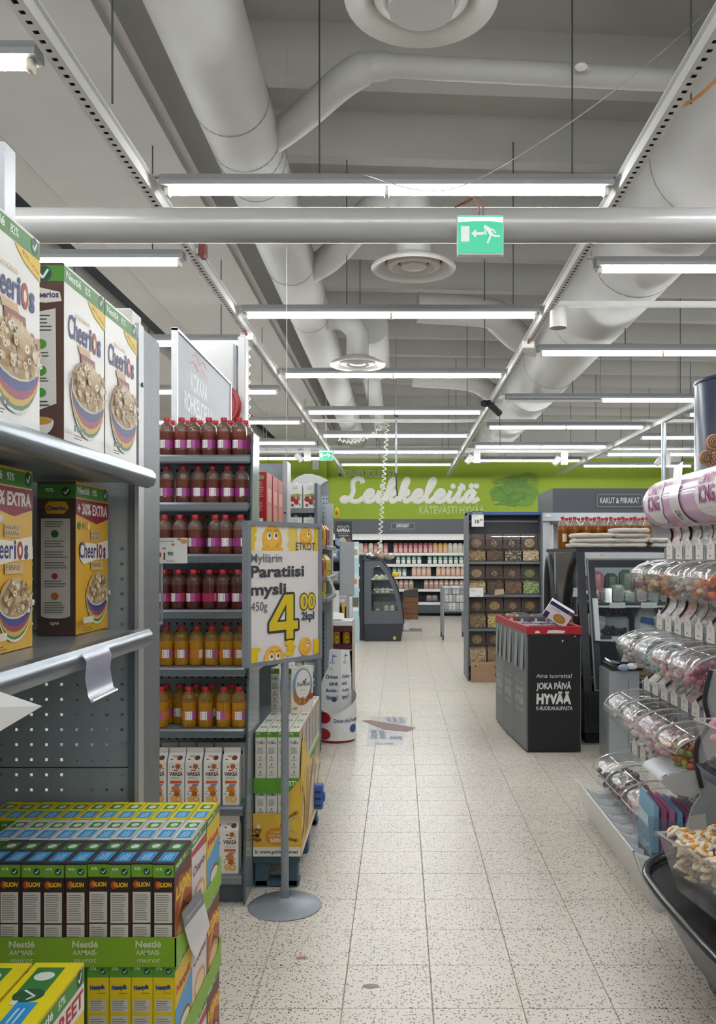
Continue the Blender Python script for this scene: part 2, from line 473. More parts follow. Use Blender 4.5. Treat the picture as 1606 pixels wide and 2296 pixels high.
d2 = thing('air_duct', (2.04, 3, 3.7), 'wide round white air duct above the candy stand side', 'duct')
obj('duct_run', MB(DUCT).cyl((2.04, -3.5, 4.1), (2.04, 20.5, 4.1), .4, 40), d2, smooth=40)
seams(d2, [5.6, 7.3, 9.2, 11.3, 13.1, 15.0, 16.8, 18.6], 2.04, 4.1, .401)
obj('branch', MB(DUCT).tube(bend([(1.95, 10.6, 4.1), (1.5, 10.4, 4.12), (1.2, 9.95, 4.2), (1.0, 9.7, 4.25), (.2, 9.6, 4.28)]), .17, 18, rs=None), d2, smooth=50)
obj('branch', MB(DUCT).tube(bend([(1.95, 14, 4.1), (1.5, 13.8, 4.12), (1.1, 13.3, 4.2), (.2, 13.2, 4.25)]), .15, 16), d2, smooth=50)
d3 = thing('air_duct', (-.33, 10, 3.95), 'short parallel white air duct beside the long left duct', 'duct')
obj('duct_run', MB(DUCT).cyl((-.33, 9.9, 4.15), (-.33, 12, 4.15), .2, 24).cyl((-.42, 12, 4.15), (-.42, 19, 4.15), .14, 24), d3, smooth=40)
pipe = MB(DUCT2).cyl((-5.2, 4.2, 3.12), (6.5, 4.2, 3.12), .083, 36)
tag(obj('cross_pipe', pipe, at=(.5, 4.2, 3.037), smooth=50), 'glossy white round pipe crossing the aisle behind the exit sign', 'pipe')
# round ceiling diffusers
def diffuser(x, y, z, label):
    t = thing('ceiling_diffuser', (x, y, z), label, 'air vent', 'round ceiling air vents')
    dm = mat('#d3d1cb', .5, 0, .04)
    obj('rim', MB(dm).lathe([(.13, .09), (.2, .06), (.29, .015), (.3, 0), (.293, -.012), (.26, -.004), (.225, .02), (.2, .045)], 40, c=(x, y, z), caps=False), t, smooth=50)
    obj('inner_ring', MB(dm).lathe([(.19, .035), (.185, .008), (.15, .0), (.13, .02), (.11, .04)], 36, c=(x, y, z), caps=False), t, smooth=50)
    obj('centre_cone', MB(dm).lathe([(.095, .03), (.09, .006), (.05, -.004), (.001, -.006)], 30, c=(x, y, z), caps=False), t, smooth=50)
    obj('throat', MB(mat('#6f6f6b', .8)).lathe([(.2, .05), (.001, .06)], 30, c=(x, y, z), caps=False), t, smooth=50)
diffuser(.085, 3.33, 3.66, 'largest round ceiling vent, cut off by the top of the photo')
diffuser(.1, 6.05, 3.53, 'round ceiling vent with rings just behind the white cross pipe')
diffuser(-.45, 9.2, 3.55, 'smallest round ceiling vent beside the long left duct')

# ------------------------------------------------------------------ lighting tracks
TRK = mat('#cfcfcc', .45, .1, .04, name='track_white')
def track(x, label):
    t = thing('lighting_track', (x, 9, 3.5), label, 'track', 'lighting tracks')
    mb = MB(TRK).box(x-.032, -3.5, 3.5, x-.024, 21.6, 3.56).box(x+.024, -3.5, 3.5, x+.032, 21.6, 3.56).box(x-.05, -3.5, 3.556, x+.05, 21.6, 3.566)
    mb.pegs((x-.024, 1.5, 3.5), (1,0,0), (0,1,0), 1, 330, .048, .06, .022)
    obj('channel', mb, t, fix=False)
    obj('cable_bed', MB(mat('#2b2f33', .8)).box(x-.022, -3.5, 3.53, x+.022, 21.6, 3.535), t)
    return t
TL = track(-1.39, 'slotted white lighting track on the left, above the bottle shelves')
TR = track(1.23, 'slotted white lighting track right of the central aisle')
track(3.99, 'slotted white lighting track far right, behind the dark blue pillar')
track(-4.15, 'slotted white lighting track far left of the hall')

# ------------------------------------------------------------------ fluorescent fixtures
HOUS = mat('#aeb2b4', .5, .15, .05, name='lamp_housing')
TUB = bpy.data.materials.new('tube_glow'); TUB.use_nodes = True
_b = TUB.node_tree.nodes['Principled BSDF']; _b.inputs['Base Color'].default_value = (.9, .9, .9, 1)
_b.inputs['Emission Color'].default_value = (.97, .99, 1, 1); _b.inputs['Emission Strength'].default_value = TUBE
OFFT = mat('#cfd3d3', .3)
CAPM = mat('#d8cfbf', .5)
def make_fixture(kind):
    """kind: both / right / none lit"""
    t = thing('fluorescent_fixture', (0,0,0), 'x', 'light')
    obj('housing', MB(HOUS).prism([(-.05, .045), (-.05, .02), (.05, .02), (.05, .045), (.03, .085), (-.03, .085)], 0, 0, 2.48), t)
    for a, b, on in ((.05, 1.225, kind == 'both'), (1.255, 2.43, kind in ('both', 'right'))):
        obj('tube', MB(TUB if on else OFFT).cyl((a, 0, -.002), (b, 0, -.002), .019, 10), t, smooth=50)
    for a in (.02, 1.225, 2.43):
        obj('lamp_holder', MB(CAPM).box(a, -.024, -.028, a+.03, .024, .02, bev=.006), t)
    obj('mounting_bar', MB(HOUS).box(-.1, -.015, .075, 2.58, .015, .09), t)
    for a in (.87, 2.26):
        obj('hanger_rod', MB(mat('#4c524f', .6)).cyl((a, 0, .085), (a, 0, 1.45), .005, 6), t)
    return t
FB = Many(make_fixture('both')); FR = Many(make_fixture('right')); 
cen = ['nearest fixture over the central aisle, above the exit sign', 'second light over the central aisle, behind the cross pipe', 'third light over the central aisle', 'fourth light over the central aisle', 'fifth light over the central aisle', 'sixth light over the central aisle, by the green wall', 'last light over the central aisle, at the green wall']
lx = 'twin-tube fluorescent '
for i, y in enumerate((4.7, 7.14, 9.54, 12.0, 14.36, 16.6, 18.9)):
    FB.put((-1.31, y, 3.5), 0, lx+cen[i], 'lights over the central aisle')
for i, y in enumerate((5.99, 8.48, 13.4, 15.8, 18.1)):
    FB.put((1.37, y, 3.5), 0, lx+'light right of the right-hand track, %s from the front' % ORD[i], 'lights of the right row')
FR.put((1.37, 11.05, 3.5), 0, 'fluorescent fixture with only its right tube lit, above the pink banner', 'lights of the right row')
for i, y in enumerate((3.49, 5.85, 8.1, 10.5, 12.9, 15.3, 17.7)):
    FB.put((-3.95, y, 3.5), 0, lx+'light left of the left-hand track, %s from the front' % ORD[i], 'lights of the left row')
for i, y in enumerate((12.2, 14.6, 17, 19.2)):
    FB.put((4.1, y, 3.5), 0, lx+'light at far right beyond the blue pillar, %s from front' % ORD[i], 'lights of the far right row')
# rows behind the camera and beyond the frame that also light the hall
for i, y in enumerate((2.2, -.3, -2.7)): FB.put((-1.31, y, 3.5), 0, lx+'light behind the viewer over the central aisle, %s from the front' % ORD[i], 'lights behind the viewer')
for i, y in enumerate((3.5, .9, -1.6)): FB.put((1.37, y, 3.5), 0, lx+'light beside the viewer on the right, %s from the front' % ORD[i], 'lights behind the viewer')
for i, y in enumerate((1.1, -1.3)): FB.put((-3.95, y, 3.5), 0, lx+'light beside the viewer on the left, %s from the front' % ORD[i], 'lights behind the viewer')
for i, y in enumerate((4.5, 7.5)): FB.put((4.1, y, 3.5), 0, lx+'light outside the frame on the right, %s from the front' % ORD[i], 'lights behind the viewer')
for i, y in enumerate((6, 11, 16)): FB.put((-7.0, y, 3.5), 0, lx+'light outside the frame on the far left, %s from the front' % ORD[i], 'lights behind the viewer')
# ------------------------------------------------------------------ cereal boxes
def cheerios_bowl(cx, cv, r, seed=1):
    q = random.Random(seed); sh = []
    sh.append(('e', cx, cv, r*1.03, r*1.06, '#f1efe9', pi*1.0, pi*2.0))
    for c, s in (('#4c8a58', 1.0), ('#dcb04a', .92), ('#a04a62', .8), ('#484f8c', .64)):
        sh.append(('e', cx, cv, r, r*s, c, pi, 2*pi))
    sh.append(('e', cx, cv, r*.98, r*.46, '#f0ebe2'))
    sh.append(('e', cx, cv, r*.93, r*.42, '#cdb084'))
    sh.append(('e', cx, cv, r*.93, r*.62, '#d6bd96', 0, pi))
    for i in range(70):
        a = q.uniform(0, 2*pi); d = sqrt(q.random())*.9
        x = cx+r*d*cos(a)*.95; y = cv+r*(.62 if sin(a) > 0 else .4)*d*sin(a)
        w = r*q.uniform(.06, .1)
        sh.append(('e', x, y, w, w*.8, q.choice(['#e2cba2', '#cfae7e', '#ece0c6', '#b8925f', '#f3eada'])))
        if i % 2: sh.append(('e', x, y, w*.35, w*.28, '#8f6a42'))
    return sh
CHK = lambda u, v, r: [('e', u, v, r, r, '#24503a'), ('l', [(u-r*.5, v), (u-r*.1, v-r*.5), (u+r*.55, v+r*.5)], r*.28, '#e8f0e4')]
def cereal(name, w, d, h, body, fr, lf, tp, label, group=None, bk=None):
    """front -Y, left -X, top prints; sits on z = 0 at its centre"""
    cm = mat(body, .38, 0, .04, 20, .5, name='carton_'+body.strip('#'))
    x, y = w/2, d/2
    mb = MB(cm).box(-x, -y, 0, x, y, h, bev=.0012)
    o = obj(name, mb); tag(o, label, 'cereal box', group)
    it = [(front(-x, -y, 0), fr(w, h)), (left(-x, y, 0), lf(d, h)), (top(-x, -y, h), tp(w, d))]
    decal('printed_design', it, o)
    # top flap seam
    return o
def tag_tops(col, green='#4f8f3a', blue='#3f9fd8'):
    def f(w, d):
        return [('r', 0, 0, w, d, col), ('r', w*.58, d*.18, w*.86, d*.86, green), ('e', w*.72, d*.5, w*.09, d*.2, '#dfe8d8'),
                ('r', w*.08, d*.14, w*.46, d*.88, blue), ('tl', w*.13, d*.3, w*.41, d*.7, 3, '#d8ecf6'), ('l', [(0, d*.06), (w, d*.06)], .0012, '#00000022'[:7])]
    return f
def bands(w, h, pct, name='Nestlé', b=.1, green='#4c8c3c'):
    return [('r', 0, h*(1-b), w, h*.985, green), ('t', name, w*.05, h*(1-b*.72), h*b*.42, '#f4f4f0', {'al': 'l', 'bold': .02, 'w': w*.34}),
            ('t', pct, w*.55, h*(1-b*.72), h*b*.4, '#f4f4f0', {'bold': .02, 'sx': .9})]+CHK(w*.9, h*(1-b*.5), h*b*.42)
def cheer_text(w, v, hh, cx=.5):
    s = [('t', 'Cheer', w*(cx-.42), v, hh, '#2b2f7a', {'al': 'l', 'w': w*.5, 'bold': .018, 'sl': .05}), ('t', 'i', w*(cx+.12), v, hh, '#2b2f7a', {'bold': .035}),
         ('e', w*(cx+.22), v+hh*.42, w*.058, hh*.52, '#a8322e'), ('e', w*(cx+.22), v+hh*.42, w*.025, hh*.26, '#f6efe0'), ('t', 's', w*(cx+.345), v, hh, '#2b2f7a', {'bold': .04, 'sx': .8})]
    return s
def f_white(w, h):
    return bands(w, h, '82%')+[('p', [(w*.55, h*.895), (w, h*.895), (w, h*.79), (w*.72, h*.83), (w*.6, h*.87)], '#eec62c'), ('t', '82% ohra', w*.82, h*.845, h*.02, '#7a4a12', {'rot': -.25, 'w': w*.3})] + \
        cheer_text(w, h*.615, h*.125)+[('t', 'MULTIGRAIN', w*.42, h*.745, h*.022, '#c99a5c', {'w': w*.35}),
        ('p', [(w*.3, h*.6), (w*.58, h*.6), (w*.62, h*.565), (w*.34, h*.555)], '#d9b488'), ('p', [(w*.36, h*.56), (w*.72, h*.56), (w*.74, h*.49), (w*.38, h*.49)], '#94523c'), ('t', '4 VILJAA', w*.55, h*.515, h*.022, '#f0e0d0', {'w': w*.26})] + \
        [('e', w*.84, h*.47, w*.05, h*.035, '#b07a45'), ('e', w*.84, h*.47, w*.018, h*.014, '#f2efe8'), ('e', w*.95, h*.465, w*.035, h*.033, '#b07a45')] + \
        cheerios_bowl(w*.55, h*.36, w*.42, 3)+[('tl', w*.06, h*.04, w*.3, h*.07, 2, '#555555')]+[('r', w*(.06+.07*i), h*.085, w*(.105+.07*i), h*.12, '#6a6a6a') for i in range(4)]
def l_brown(d, h):
    return [('r', 0, 0, d, h, '#5d4136'), ('r', 0, h*.9, d, h*.985, '#4f8f33')]+CHK(d*.5, h*.94, d*.2)+[('p', [(d*.05, h*.83), (d*.3, h*.87), (d*.9, h*.84), (d*.95, h*.79), (d*.55, h*.78), (d*.1, h*.79)], '#eee6da')] + \
        [('t', 'Cheerios', d*.5, h*.81, h*.032, '#3a3270', {'w': d*.75, 'bold': .03}), ('p', [(d*.08, h*.72), (d*.8, h*.75), (d*.82, h*.23), (d*.08, h*.17)], '#e4e2dc'), ('tl', d*.14, h*.62, d*.74, h*.72, 5, '#3b5140'),
         ('e', d*.42, h*.555, d*.16, h*.028, '#4e9a34'), ('tl', d*.2, h*.48, d*.66, h*.515, 2, '#3b5140'), ('e', d*.42, h*.41, d*.16, h*.03, '#4e9a34'), ('tl', d*.2, h*.345, d*.66, h*.375, 2, '#3b5140'), ('e', d*.42, h*.29, d*.15, h*.026, '#4e9a34'), ('tl', d*.2, h*.21, d*.66, h*.25, 2, '#3b5140'),
         ('e', d*.42, h*.13, d*.34, h*.028, '#f0ede6'), ('e', d*.42, h*.13, d*.34, h*.075, '#f0ede6', pi, 2*pi), ('e', d*.42, h*.135, d*.3, h*.022, '#c8983c')]
def f_yellow(w, h):
    return bands(w, h, '93%', b=.1)+[('p', [(0, h*.89), (w, h*.89), (w, h*.78), (w*.62, h*.735), (0, h*.79)], '#8f1d33'), ('t', '+ 30% EXTRA', w*.5, h*.795, h*.068, '#f3e9e2', {'w': w*.92, 'bold': .04}),
        ('e', w*.09, h*.715, w*.045, h*.024, '#2f7a52'), ('e', w*.23, h*.715, w*.04, h*.022, '#d08a3a'), ('e', w*.36, h*.715, w*.04, h*.022, '#e6dcc8'),
        ('r', w*.42, h*.62, w*.72, h*.69, '#d6bd8c'), ('t', 'HAVRE', w*.57, h*.66, h*.022, '#6a4a20', {'w': w*.26}), ('t', 'KAURA', w*.57, h*.63, h*.022, '#6a4a20', {'w': w*.26}),
        ('p', [(w*.1, h*.5), (w*.14, h*.61), (w*.55, h*.6), (w*.97, h*.63), (w*.99, h*.5), (w*.6, h*.49), (w*.2, h*.46)], '#f4ecd8')]+cheer_text(w, h*.505, h*.1) + \
        [('r', w*.42, h*.42, w*.78, h*.475, '#d6bd8c'), ('t', 'FIBRE', w*.58, h*.44, h*.028, '#6a4a20', {'w': w*.28})]+cheerios_bowl(w*.62, h*.27, w*.34, 5) + \
        [('r', w*.04, h*.075, w*.34, h*.115, '#e8e0d0'), ('tl', w*.04, h*.02, w*.36, h*.05, 2, '#8a6a20')]
def l_dark(d, h):
    return [('r', 0, 0, d, h, '#54423c'), ('r', 0, h*.89, d, h*.985, '#4c8a40'), ('t', '93%', d*.32, h*.935, h*.022, '#eef0ea', {'bold': .02})]+CHK(d*.75, h*.935, d*.12) + \
        [('p', [(d*.2, h*.84), (d*.3, h*.87), (d*.75, h*.87), (d*.82, h*.83), (d*.7, h*.79), (d*.25, h*.79)], '#d2a62c'), ('t', 'Cheerios', d*.5, h*.815, h*.026, '#30307a', {'w': d*.5, 'bold': .03}),
         ('r', d*.1, h*.13, d*.86, h*.76, '#cfcdc6'), ('e', d*.48, h*.13, d*.38, h*.02, '#cfcdc6', pi, 2*pi), ('tl', d*.2, h*.7, d*.76, h*.745, 3, '#565a58'), ('e', d*.46, h*.66, d*.1, h*.025, '#2f6a4c'), ('tl', d*.18, h*.57, d*.78, h*.62, 3, '#707470'),
         ('tl', d*.18, h*.5, d*.78, h*.55, 3, '#707470'), ('tl', d*.18, h*.43, d*.78, h*.48, 3, '#707470'), ('e', d*.46, h*.385, d*.08, h*.02, '#a83a3a'), ('tl', d*.18, h*.31, d*.78, h*.36, 3, '#707470'), ('e', d*.46, h*.255, d*.1, h*.025, '#c46a30'),
         ('tl', d*.18, h*.14, d*.78, h*.22, 5, '#707470'), ('t', 'cpw', d*.46, h*.07, h*.025, '#d8d4cc', {'bold': .02})]
blank = lambda w, d: []
def LB(pct):  # narrow dark side with lion-branded panels
    def f(d, h):
        return [('r', 0, 0, d, h, '#3a2c2c'), ('r', 0, h*.86, d, h*.985, '#74ae36'), ('t', pct, d*.28, h*.93, h*.026, '#eef2e4', {'bold': .03})]+CHK(d*.72, h*.915, d*.16) + \
            [('e', d*.22, h*.785, d*.14, h*.04, '#b8531f'), ('e', d*.28, h*.79, d*.07, h*.025, '#e0902c'), ('t', 'LION', d*.6, h*.765, h*.042, '#ecc21e', {'bold': .05, 'sl': .12, 'w': d*.52}),
             ('r', d*.07, h*.4, d*.9, h*.71, '#dcd8cf'), ('r', d*.07, 0, d*.9, h*.385, '#dcd8cf'), ('tl', d*.14, h*.42, d*.84, h*.69, 12, '#8d8a86'), ('tl', d*.14, h*.12, d*.84, h*.36, 11, '#8d8a86')]
    return f
def f_lion(w, h):
    return [('r', 0, 0, w, h, '#6a2f26'), ('p', [(0, h*.1), (w*.5, h*.5), (w, h*.3), (w, h*.7), (w*.3, h*.8), (0, h*.6)], '#a8552c'), ('p', [(w*.1, h*.35), (w*.6, h*.6), (w, h*.5), (w, h*.6), (w*.5, h*.72)], '#d89a48'),
            ('t', 'LION', w*.5, h*.6, h*.12, '#e8c020', {'w': w*.85, 'bold': .05, 'sl': .1}), ('e', w*.5, h*.25, w*.4, h*.16, '#c9935c'), ('e', w*.5, h*.25, w*.3, h*.1, '#e4c090')]+bands(w, h, '41%')
def f_clust(w, h):
    return [('r', 0, 0, w, h, '#e2d6d2'), ('p', [(0, h*.86), (w, h*.86), (w, h*.75), (0, h*.8)], '#b84050'), ('t', 'Cheerios', w*.5, h*.56, h*.1, '#6a3a4c', {'w': w*.85, 'bold': .02, 'sl': .2}), ('e', w*.5, h*.26, w*.4, h*.17, '#d6a878'), ('e', w*.5, h*.28, w*.3, h*.1, '#ecd2ac')]+bands(w, h, '57%')
def f_nesq(w, h):
    return [('r', 0, 0, w, h, '#e0bc2c'), ('p', [(0, h*.5), (w, h*.62), (w, h*.25), (0, h*.1)], '#5e9fd6'), ('t', 'Nesquik', w*.5, h*.64, h*.09, '#c03a3a', {'w': w*.85, 'bold': .05, 'sl': .1}), ('e', w*.55, h*.2, w*.36, h*.14, '#8a5a34'), ('e', w*.55, h*.22, w*.3, h*.08, '#e9dfc8')]+bands(w, h, '57%')
def l_nesq(d, h):
    return [('r', 0, 0, d, h, '#ecd024'), ('r', 0, h*.85, d, h*.985, '#5c9e3c'), ('t', '57%', d*.27, h*.925, h*.025, '#eef2e4', {'bold': .03})]+CHK(d*.72, h*.91, d*.14) + \
        [('t', 'Nesquik', d*.48, h*.73, h*.042, '#29418f', {'w': d*.72, 'bold': .05, 'rot': .08}), ('tl', d*.45, h*.68, d*.85, h*.7, 1, '#a8822c'), ('r', d*.08, h*.5, d*.88, h*.63, '#d9d6cc'), ('tl', d*.14, h*.51, d*.82, h*.62, 5, '#8d8a86'),
         ('r', d*.08, 0, d*.88, h*.46, '#d9d6cc'), ('tl', d*.14, h*.05, d*.82, h*.44, 16, '#8d8a86')]

# ---------------- near cereal shelving (left edge of the picture)
gon = thing('cereal_shelf_unit', (-1.0, 1.4, 0), 'grey steel cereal shelving bay with perforated end panel, nearest on the left', 'shelf unit')
PEG = mat('#97a2aa', .5, .1, .06, 20, name='perforated_panel_paint')
pg = MB(PEG).pegs((-1.932, 2.44, .25), (1,0,0), (0,0,1), 27, 30, .043, .043, .0078).box(-1.932, 2.44, 1.54, -.771, 2.444, 2.1)
obj('perforated_end_panel', pg, gon, fix=False)
obj('panel_seam', MB(mat('#2c3338', .8)).box(-1.932, 2.4385, .893, -.771, 2.4395, .896), gon)
obj('front_upright', MB(DGREY).box(-.771, 2.43, .02, -.742, 2.45, 2.155), gon)
BRUSH = mat('#74767a', .5, .3, .25, 90, name='brushed_grey_panel')
obj('side_panel', MB(BRUSH).box(-.757, 2.45, .02, -.742, 2.644, 2.155), gon)
obj('upright_edge', MB(POST).box(-.752, 2.428, .02, -.7405, 2.475, 2.16), gon)
obj('rear_upright', MB(POST).box(-1.19, 2.5, .02, -1.155, 2.57, 2.71), gon)
obj('bolt', MB(BLACK).cyl((-.741, 2.46, 1.99), (-.737, 2.46, 1.99), .007, 10), gon)
obj('back_panel', MB(mat('#3a4248', .6)).box(-1.34, .2, .1, -1.33, 2.438, 2.12), gon)
def shelf_lip(x, y0, y1, z, parent, name='shelf'):
    s = obj(name, MB(mat('#8f979d', .32, .45, .05, 30)).box(-1.33, y0, z-.035, x-.014, y1, z-.001), parent)
    prof = [(x-.014, z+.004), (x+.005, z+.001), (x+.014, z-.01), (x+.016, z-.026), (x+.009, z-.043), (x-.007, z-.05), (x-.024, z-.047)]
    mb = MB(mat('#848b91', .28, .7, .04, 30, name='price_rail_steel'))
    mb.prism(prof, 1, y0, y1+.01)
    obj('price_rail', mb, s, smooth=35)
    return s
shelf_lip(-.699, .35, 2.39, 1.738, gon); shelf_lip(-.699, .35, 2.36, 1.295, gon)
wb = cereal('cereal_box', .254, .0885, .398, '#e9e6e0', f_white, l_brown, blank, 'white box of rings cereal on upper shelf, farthest right by the upright', 'white cereal boxes on the upper shelf')
WB = Many(wb)
WB.put((-.774, 2.245, 1.7382), pi/2)
WB.put((-.774, 1.986, 1.7382), pi/2, 'white rings cereal box on upper shelf showing its brown side panel')
WB.put((-.774, 1.607, 1.7382), pi/2, 'white rings cereal box on upper shelf cut by the left photo edge')
yb = cereal('cereal_box', .242, .098, .393, '#e4b022', f_yellow, l_dark, blank, 'yellow cereal box with red extra band, showing its dark side panel', 'yellow cereal boxes on the lower shelf')
YB = Many(yb)
YB.put((-.876, 2.304, 1.2952), pi/2); YB.put((-.876, 1.805, 1.2952), pi/2, 'yellow cereal box with red extra band cut by the left photo edge')
th = thing('ticket_holder', (-.68, 1.91, 1.195), 'empty clear plastic price ticket holder on the lower cereal shelf rail', 'ticket holder')
obj('clip', MB(clear('#d9d9f2', .12, .45, .2, 'violet_ticket_plastic')).sheet([[(-.682+dx, y, 1.295+dz) for y in (1.835, 1.995)] for dx, dz in ((0, -.006), (.01, -.024), (.007, -.06), (.014, -.1), (.021, -.108))]), th, fix=False, smooth=60)
obj('lower_lip', MB(clear('#ffffff', .3, .6, .2)).cyl((-.66, 1.835, 1.187), (-.66, 1.995, 1.187), .0035, 8), th)
pc = thing('price_card', (-.6, 1.2, 1.18), 'white paper price card jutting in from the left photo edge', 'price card')
obj('card', MB(WHITE).raw([(-.507, 1.213, 1.286), (-.62, 1.18, 1.335), (-.72, 1.1, 1.3), (-.62, 1.16, 1.215)], [(0,1,2,3)]), pc, fix=False)
obj('holder_arm', MB(GREY).cyl((-.69, 1.11, 1.27), (-.7, 1.11, 1.262), .004, 6), pc)
# end shelves on the far side of the end panel
ec = thing('end_shelf', (-.95, 2.7, 1.3), 'narrow end shelves with white cartons behind the grey end upright', 'shelf unit')
for z in (1.73, 1.3, .95):
    s = obj('shelf', MB(GREY).box(-1.2, 2.46, z-.025, -.79, 2.78, z), ec)
    obj('price_rail', MB(clear('#dfe8ea', .2, .3)).box(-.79, 2.64, z-.03, -.784, 2.78, z+.012), s)
obj('back_bracket', MB(DGREY).box(-1.2, 2.455, .6, -1.17, 2.48, 2.05), ec)
for i, (z, h) in enumerate(((1.732, .22), (1.302, .26), (.952, .26))):
    o = obj('carton', MB(mat('#e4e0d6', .5)).box(-.88, 2.64, z, -.795, 2.72, z+h, bev=.003), at=(-.84, 2.68, z))
    tag(o, ['white carton on the top end shelf behind the upright', 'white carton on the middle end shelf behind the upright', 'white carton on the lowest end shelf behind the upright'][i], 'carton', 'cartons on the end shelves')
tc = thing('drink_carton', (-.88, 2.6, 2.12), 'white gable-top carton lying above the white cereal boxes', 'carton')
obj('body', MB(mat('#e6e2da', .45)).box(-.91, 2.54, 2.14, -.797, 2.64, 2.235, bev=.004), tc)
obj('fold_line', MB(mat('#b9925a', .6)).box(-.912, 2.5385, 2.19, -.795, 2.5395, 2.195), tc)
obj('riser', MB(GREY).box(-.92, 2.53, 2.11, -.79, 2.66, 2.139).box(-.92, 2.53, 1.952, -.9, 2.66, 2.11), ec)
pt = thing('price_sign', (-.77, 2.85, 1.45), 'white card reading 1.90 in front of the juice bottles', 'price sign')
x0, z0, Yp = (356-CX)*2.85/F_PX, 1.5-(1263-CY)*2.85/F_PX, 2.85
w_, h_ = 64*2.85/F_PX, 57*2.85/F_PX
obj('card', MB(WHITE).box(x0, Yp, z0, x0+w_, Yp+.002, z0+h_), pt)
obj('arm', MB(GREY).box(x0+.005, 2.77, 1.27, x0+.012, Yp+.001, 1.28).box(x0+.005, Yp+.002, 1.27, x0+.012, Yp+.008, z0+.03), pt)
decal('printed_price', [(front(x0, Yp, z0), [('t', 'Plussa-kortilla', .002, h_*.84, .006, '#5a5a5a', {'al': 'l', 'w': w_*.5}), ('e', w_*.88, h_*.86, .011, .008, '#c98e50'), ('e', w_*.72, h_*.94, .008, .004, '#c98e50'), ('e', w_*.5, h_*.74, .006, .004, '#c98e50'),
    ('r', 0, h_*.24, w_*.09, h_*.42, '#b03028'), ('t', '1', w_*.2, h_*.14, .023, '#4a4a4c', {'bold': .03}), ('t', '90', w_*.41, h_*.3, .013, '#4a4a4c', {'bold': .02}), ('tl', w_*.28, h_*.05, w_*.6, h_*.14, 2, '#9a9a9a'), ('r', w_*.13, h_*.57, w_*.25, h_*.61, '#b03028')])], pt)

# ---------------- floor display of breakfast cereal (lower left)
lab0 = 'breakfast cereal pallet display'
LIONB = Many(cereal('cereal_box', .156, .048, .223, '#38302f', f_lion, LB('41%'), tag_tops('#4a444c'), 'x', 'dark cereal boxes in front row of the pallet display'))
CLU = Many(cereal('cereal_box', .156, .048, .223, '#dedad2', f_clust, lambda d, h: [('r', 0, h*.86, d, h*.985, '#5f9a2c')], tag_tops('#e4e1da'), 'x', 'white cereal boxes in middle row of the pallet display'))
NES = Many(cereal('cereal_box', .156, .048, .223, '#dcc022', f_nesq, l_nesq, tag_tops('#f0dc1e'), 'x', 'yellow cereal boxes in back row of the pallet display'))
DX, ZT = -.506, .579
for row, (M_, y, n_, nm) in enumerate(((LIONB, 2.0065, 9, 'dark cereal box in the front row'), (CLU, 2.1665, 10, 'white-topped cereal box in the middle row'), (NES, 2.3255, 12, 'yellow-topped cereal box in the back row'))):
    for i in range(n_):
        M_.put((DX-.025-.0496*i+R.uniform(-.0008, .0008), y+R.uniform(-.003, .003), ZT+.0035), pi/2, '%s of the pallet display, %s from its right end' % (nm, ORD[i]))
for i in range(4):
    NES.put((DX-.025-.0496*i, 2.0065, .3585), pi/2, 'yellow cereal box below the green tray, %s from its right end' % ORD[i], 'yellow cereal boxes in the lower layer')
CLU.put((DX-.025, 2.1665, .3585), pi/2, 'white cereal box in the lower layer beside the hanging price card', 'lower layer side boxes')
LIONB.put((DX-.025, 2.3255, .3585), pi/2, 'dark cereal box in the lower layer, farthest from the viewer', 'lower layer side boxes')
GRN = mat('#84b02a', .5, 0, .05, 12, name='green_card_tray')
for z, lb in ((ZT, 'upper green cardboard tray with white lettering under dark cereal boxes'), (.355, 'lower green cardboard tray of the breakfast cereal display')):
    t = thing('display_tray', (-.8, 2.17, z), lb, 'tray')
    xl = -1.12
    obj('tray_floor', MB(GRN).box(xl, 1.923, z-.003, DX+.003, 2.407, z+.003), t)
    ob = obj('front_panel', MB(GRN).box(xl, 1.92, z-.004, DX+.004, 1.923, z+.062), t)
    sd = MB(GRN).prism([(1.92, z-.004), (2.409, z-.004), (2.409, z+.074), (2.36, z+.045), (1.985, z+.045), (1.92, z+.062)], 0, DX+.001, DX+.004)
    obj('side_panel', sd, t)
    sh = []
    for k in range(3):
        cx_ = (DX-.058-.142*k)-xl
        sh += [('t', 'Nestlé', cx_, .045, .0135, '#dfe6cc', {'bold': .03, 'w': .058}), ('t', 'AAMIAIS-', cx_, .028, .01, '#dfe6cc', {'bold': .02, 'w': .056}), ('t', 'murot', cx_, .011, .0105, '#dfe6cc', {'w': .05, 'sl': .15})]
    decal('lettering', [(front(xl, 1.92, z-.004), sh)], ob)
NES.put((DX-.025, 2.0065, .1285), pi/2, 'yellow cereal box in the bottom layer at the display corner', 'bottom layer side boxes')
CLU.put((DX-.025, 2.1665, .1285), pi/2, 'white cereal box in the bottom layer of the pallet display side', 'bottom layer side boxes')
LIONB.put((DX-.025, 2.3255, .1285), pi/2, 'dark cereal box in the bottom layer of the pallet display side', 'bottom layer side boxes')
pal = thing('display_plinth', (-.8, 2.17, 0), 'plinth under the breakfast cereal display, below the frame', 'plinth')
obj('plinth_body', MB(mat('#6f9a22', .6)).box(-1.1, 1.94, .1, DX-.055, 2.4, .351).box(-1.1, 1.94, .1, DX, 2.4, .128), pal)
obj('deck', MB(mat('#3d5563', .6)).box(-1.12, 1.92, .075, DX, 2.41, .0995), pal)
for x in (-1.06, -.82, -.56):
    for y in (1.97, 2.35): obj('foot', MB(mat('#3d5563', .6)).box(x-.04, y-.04, 0, x+.04, y+.04, .075, bev=.006), pal)
hc = thing('price_card', (DX+.01, 2.1, .5), 'grey tilted price card with clear sleeve hanging on the cereal display side', 'price card')
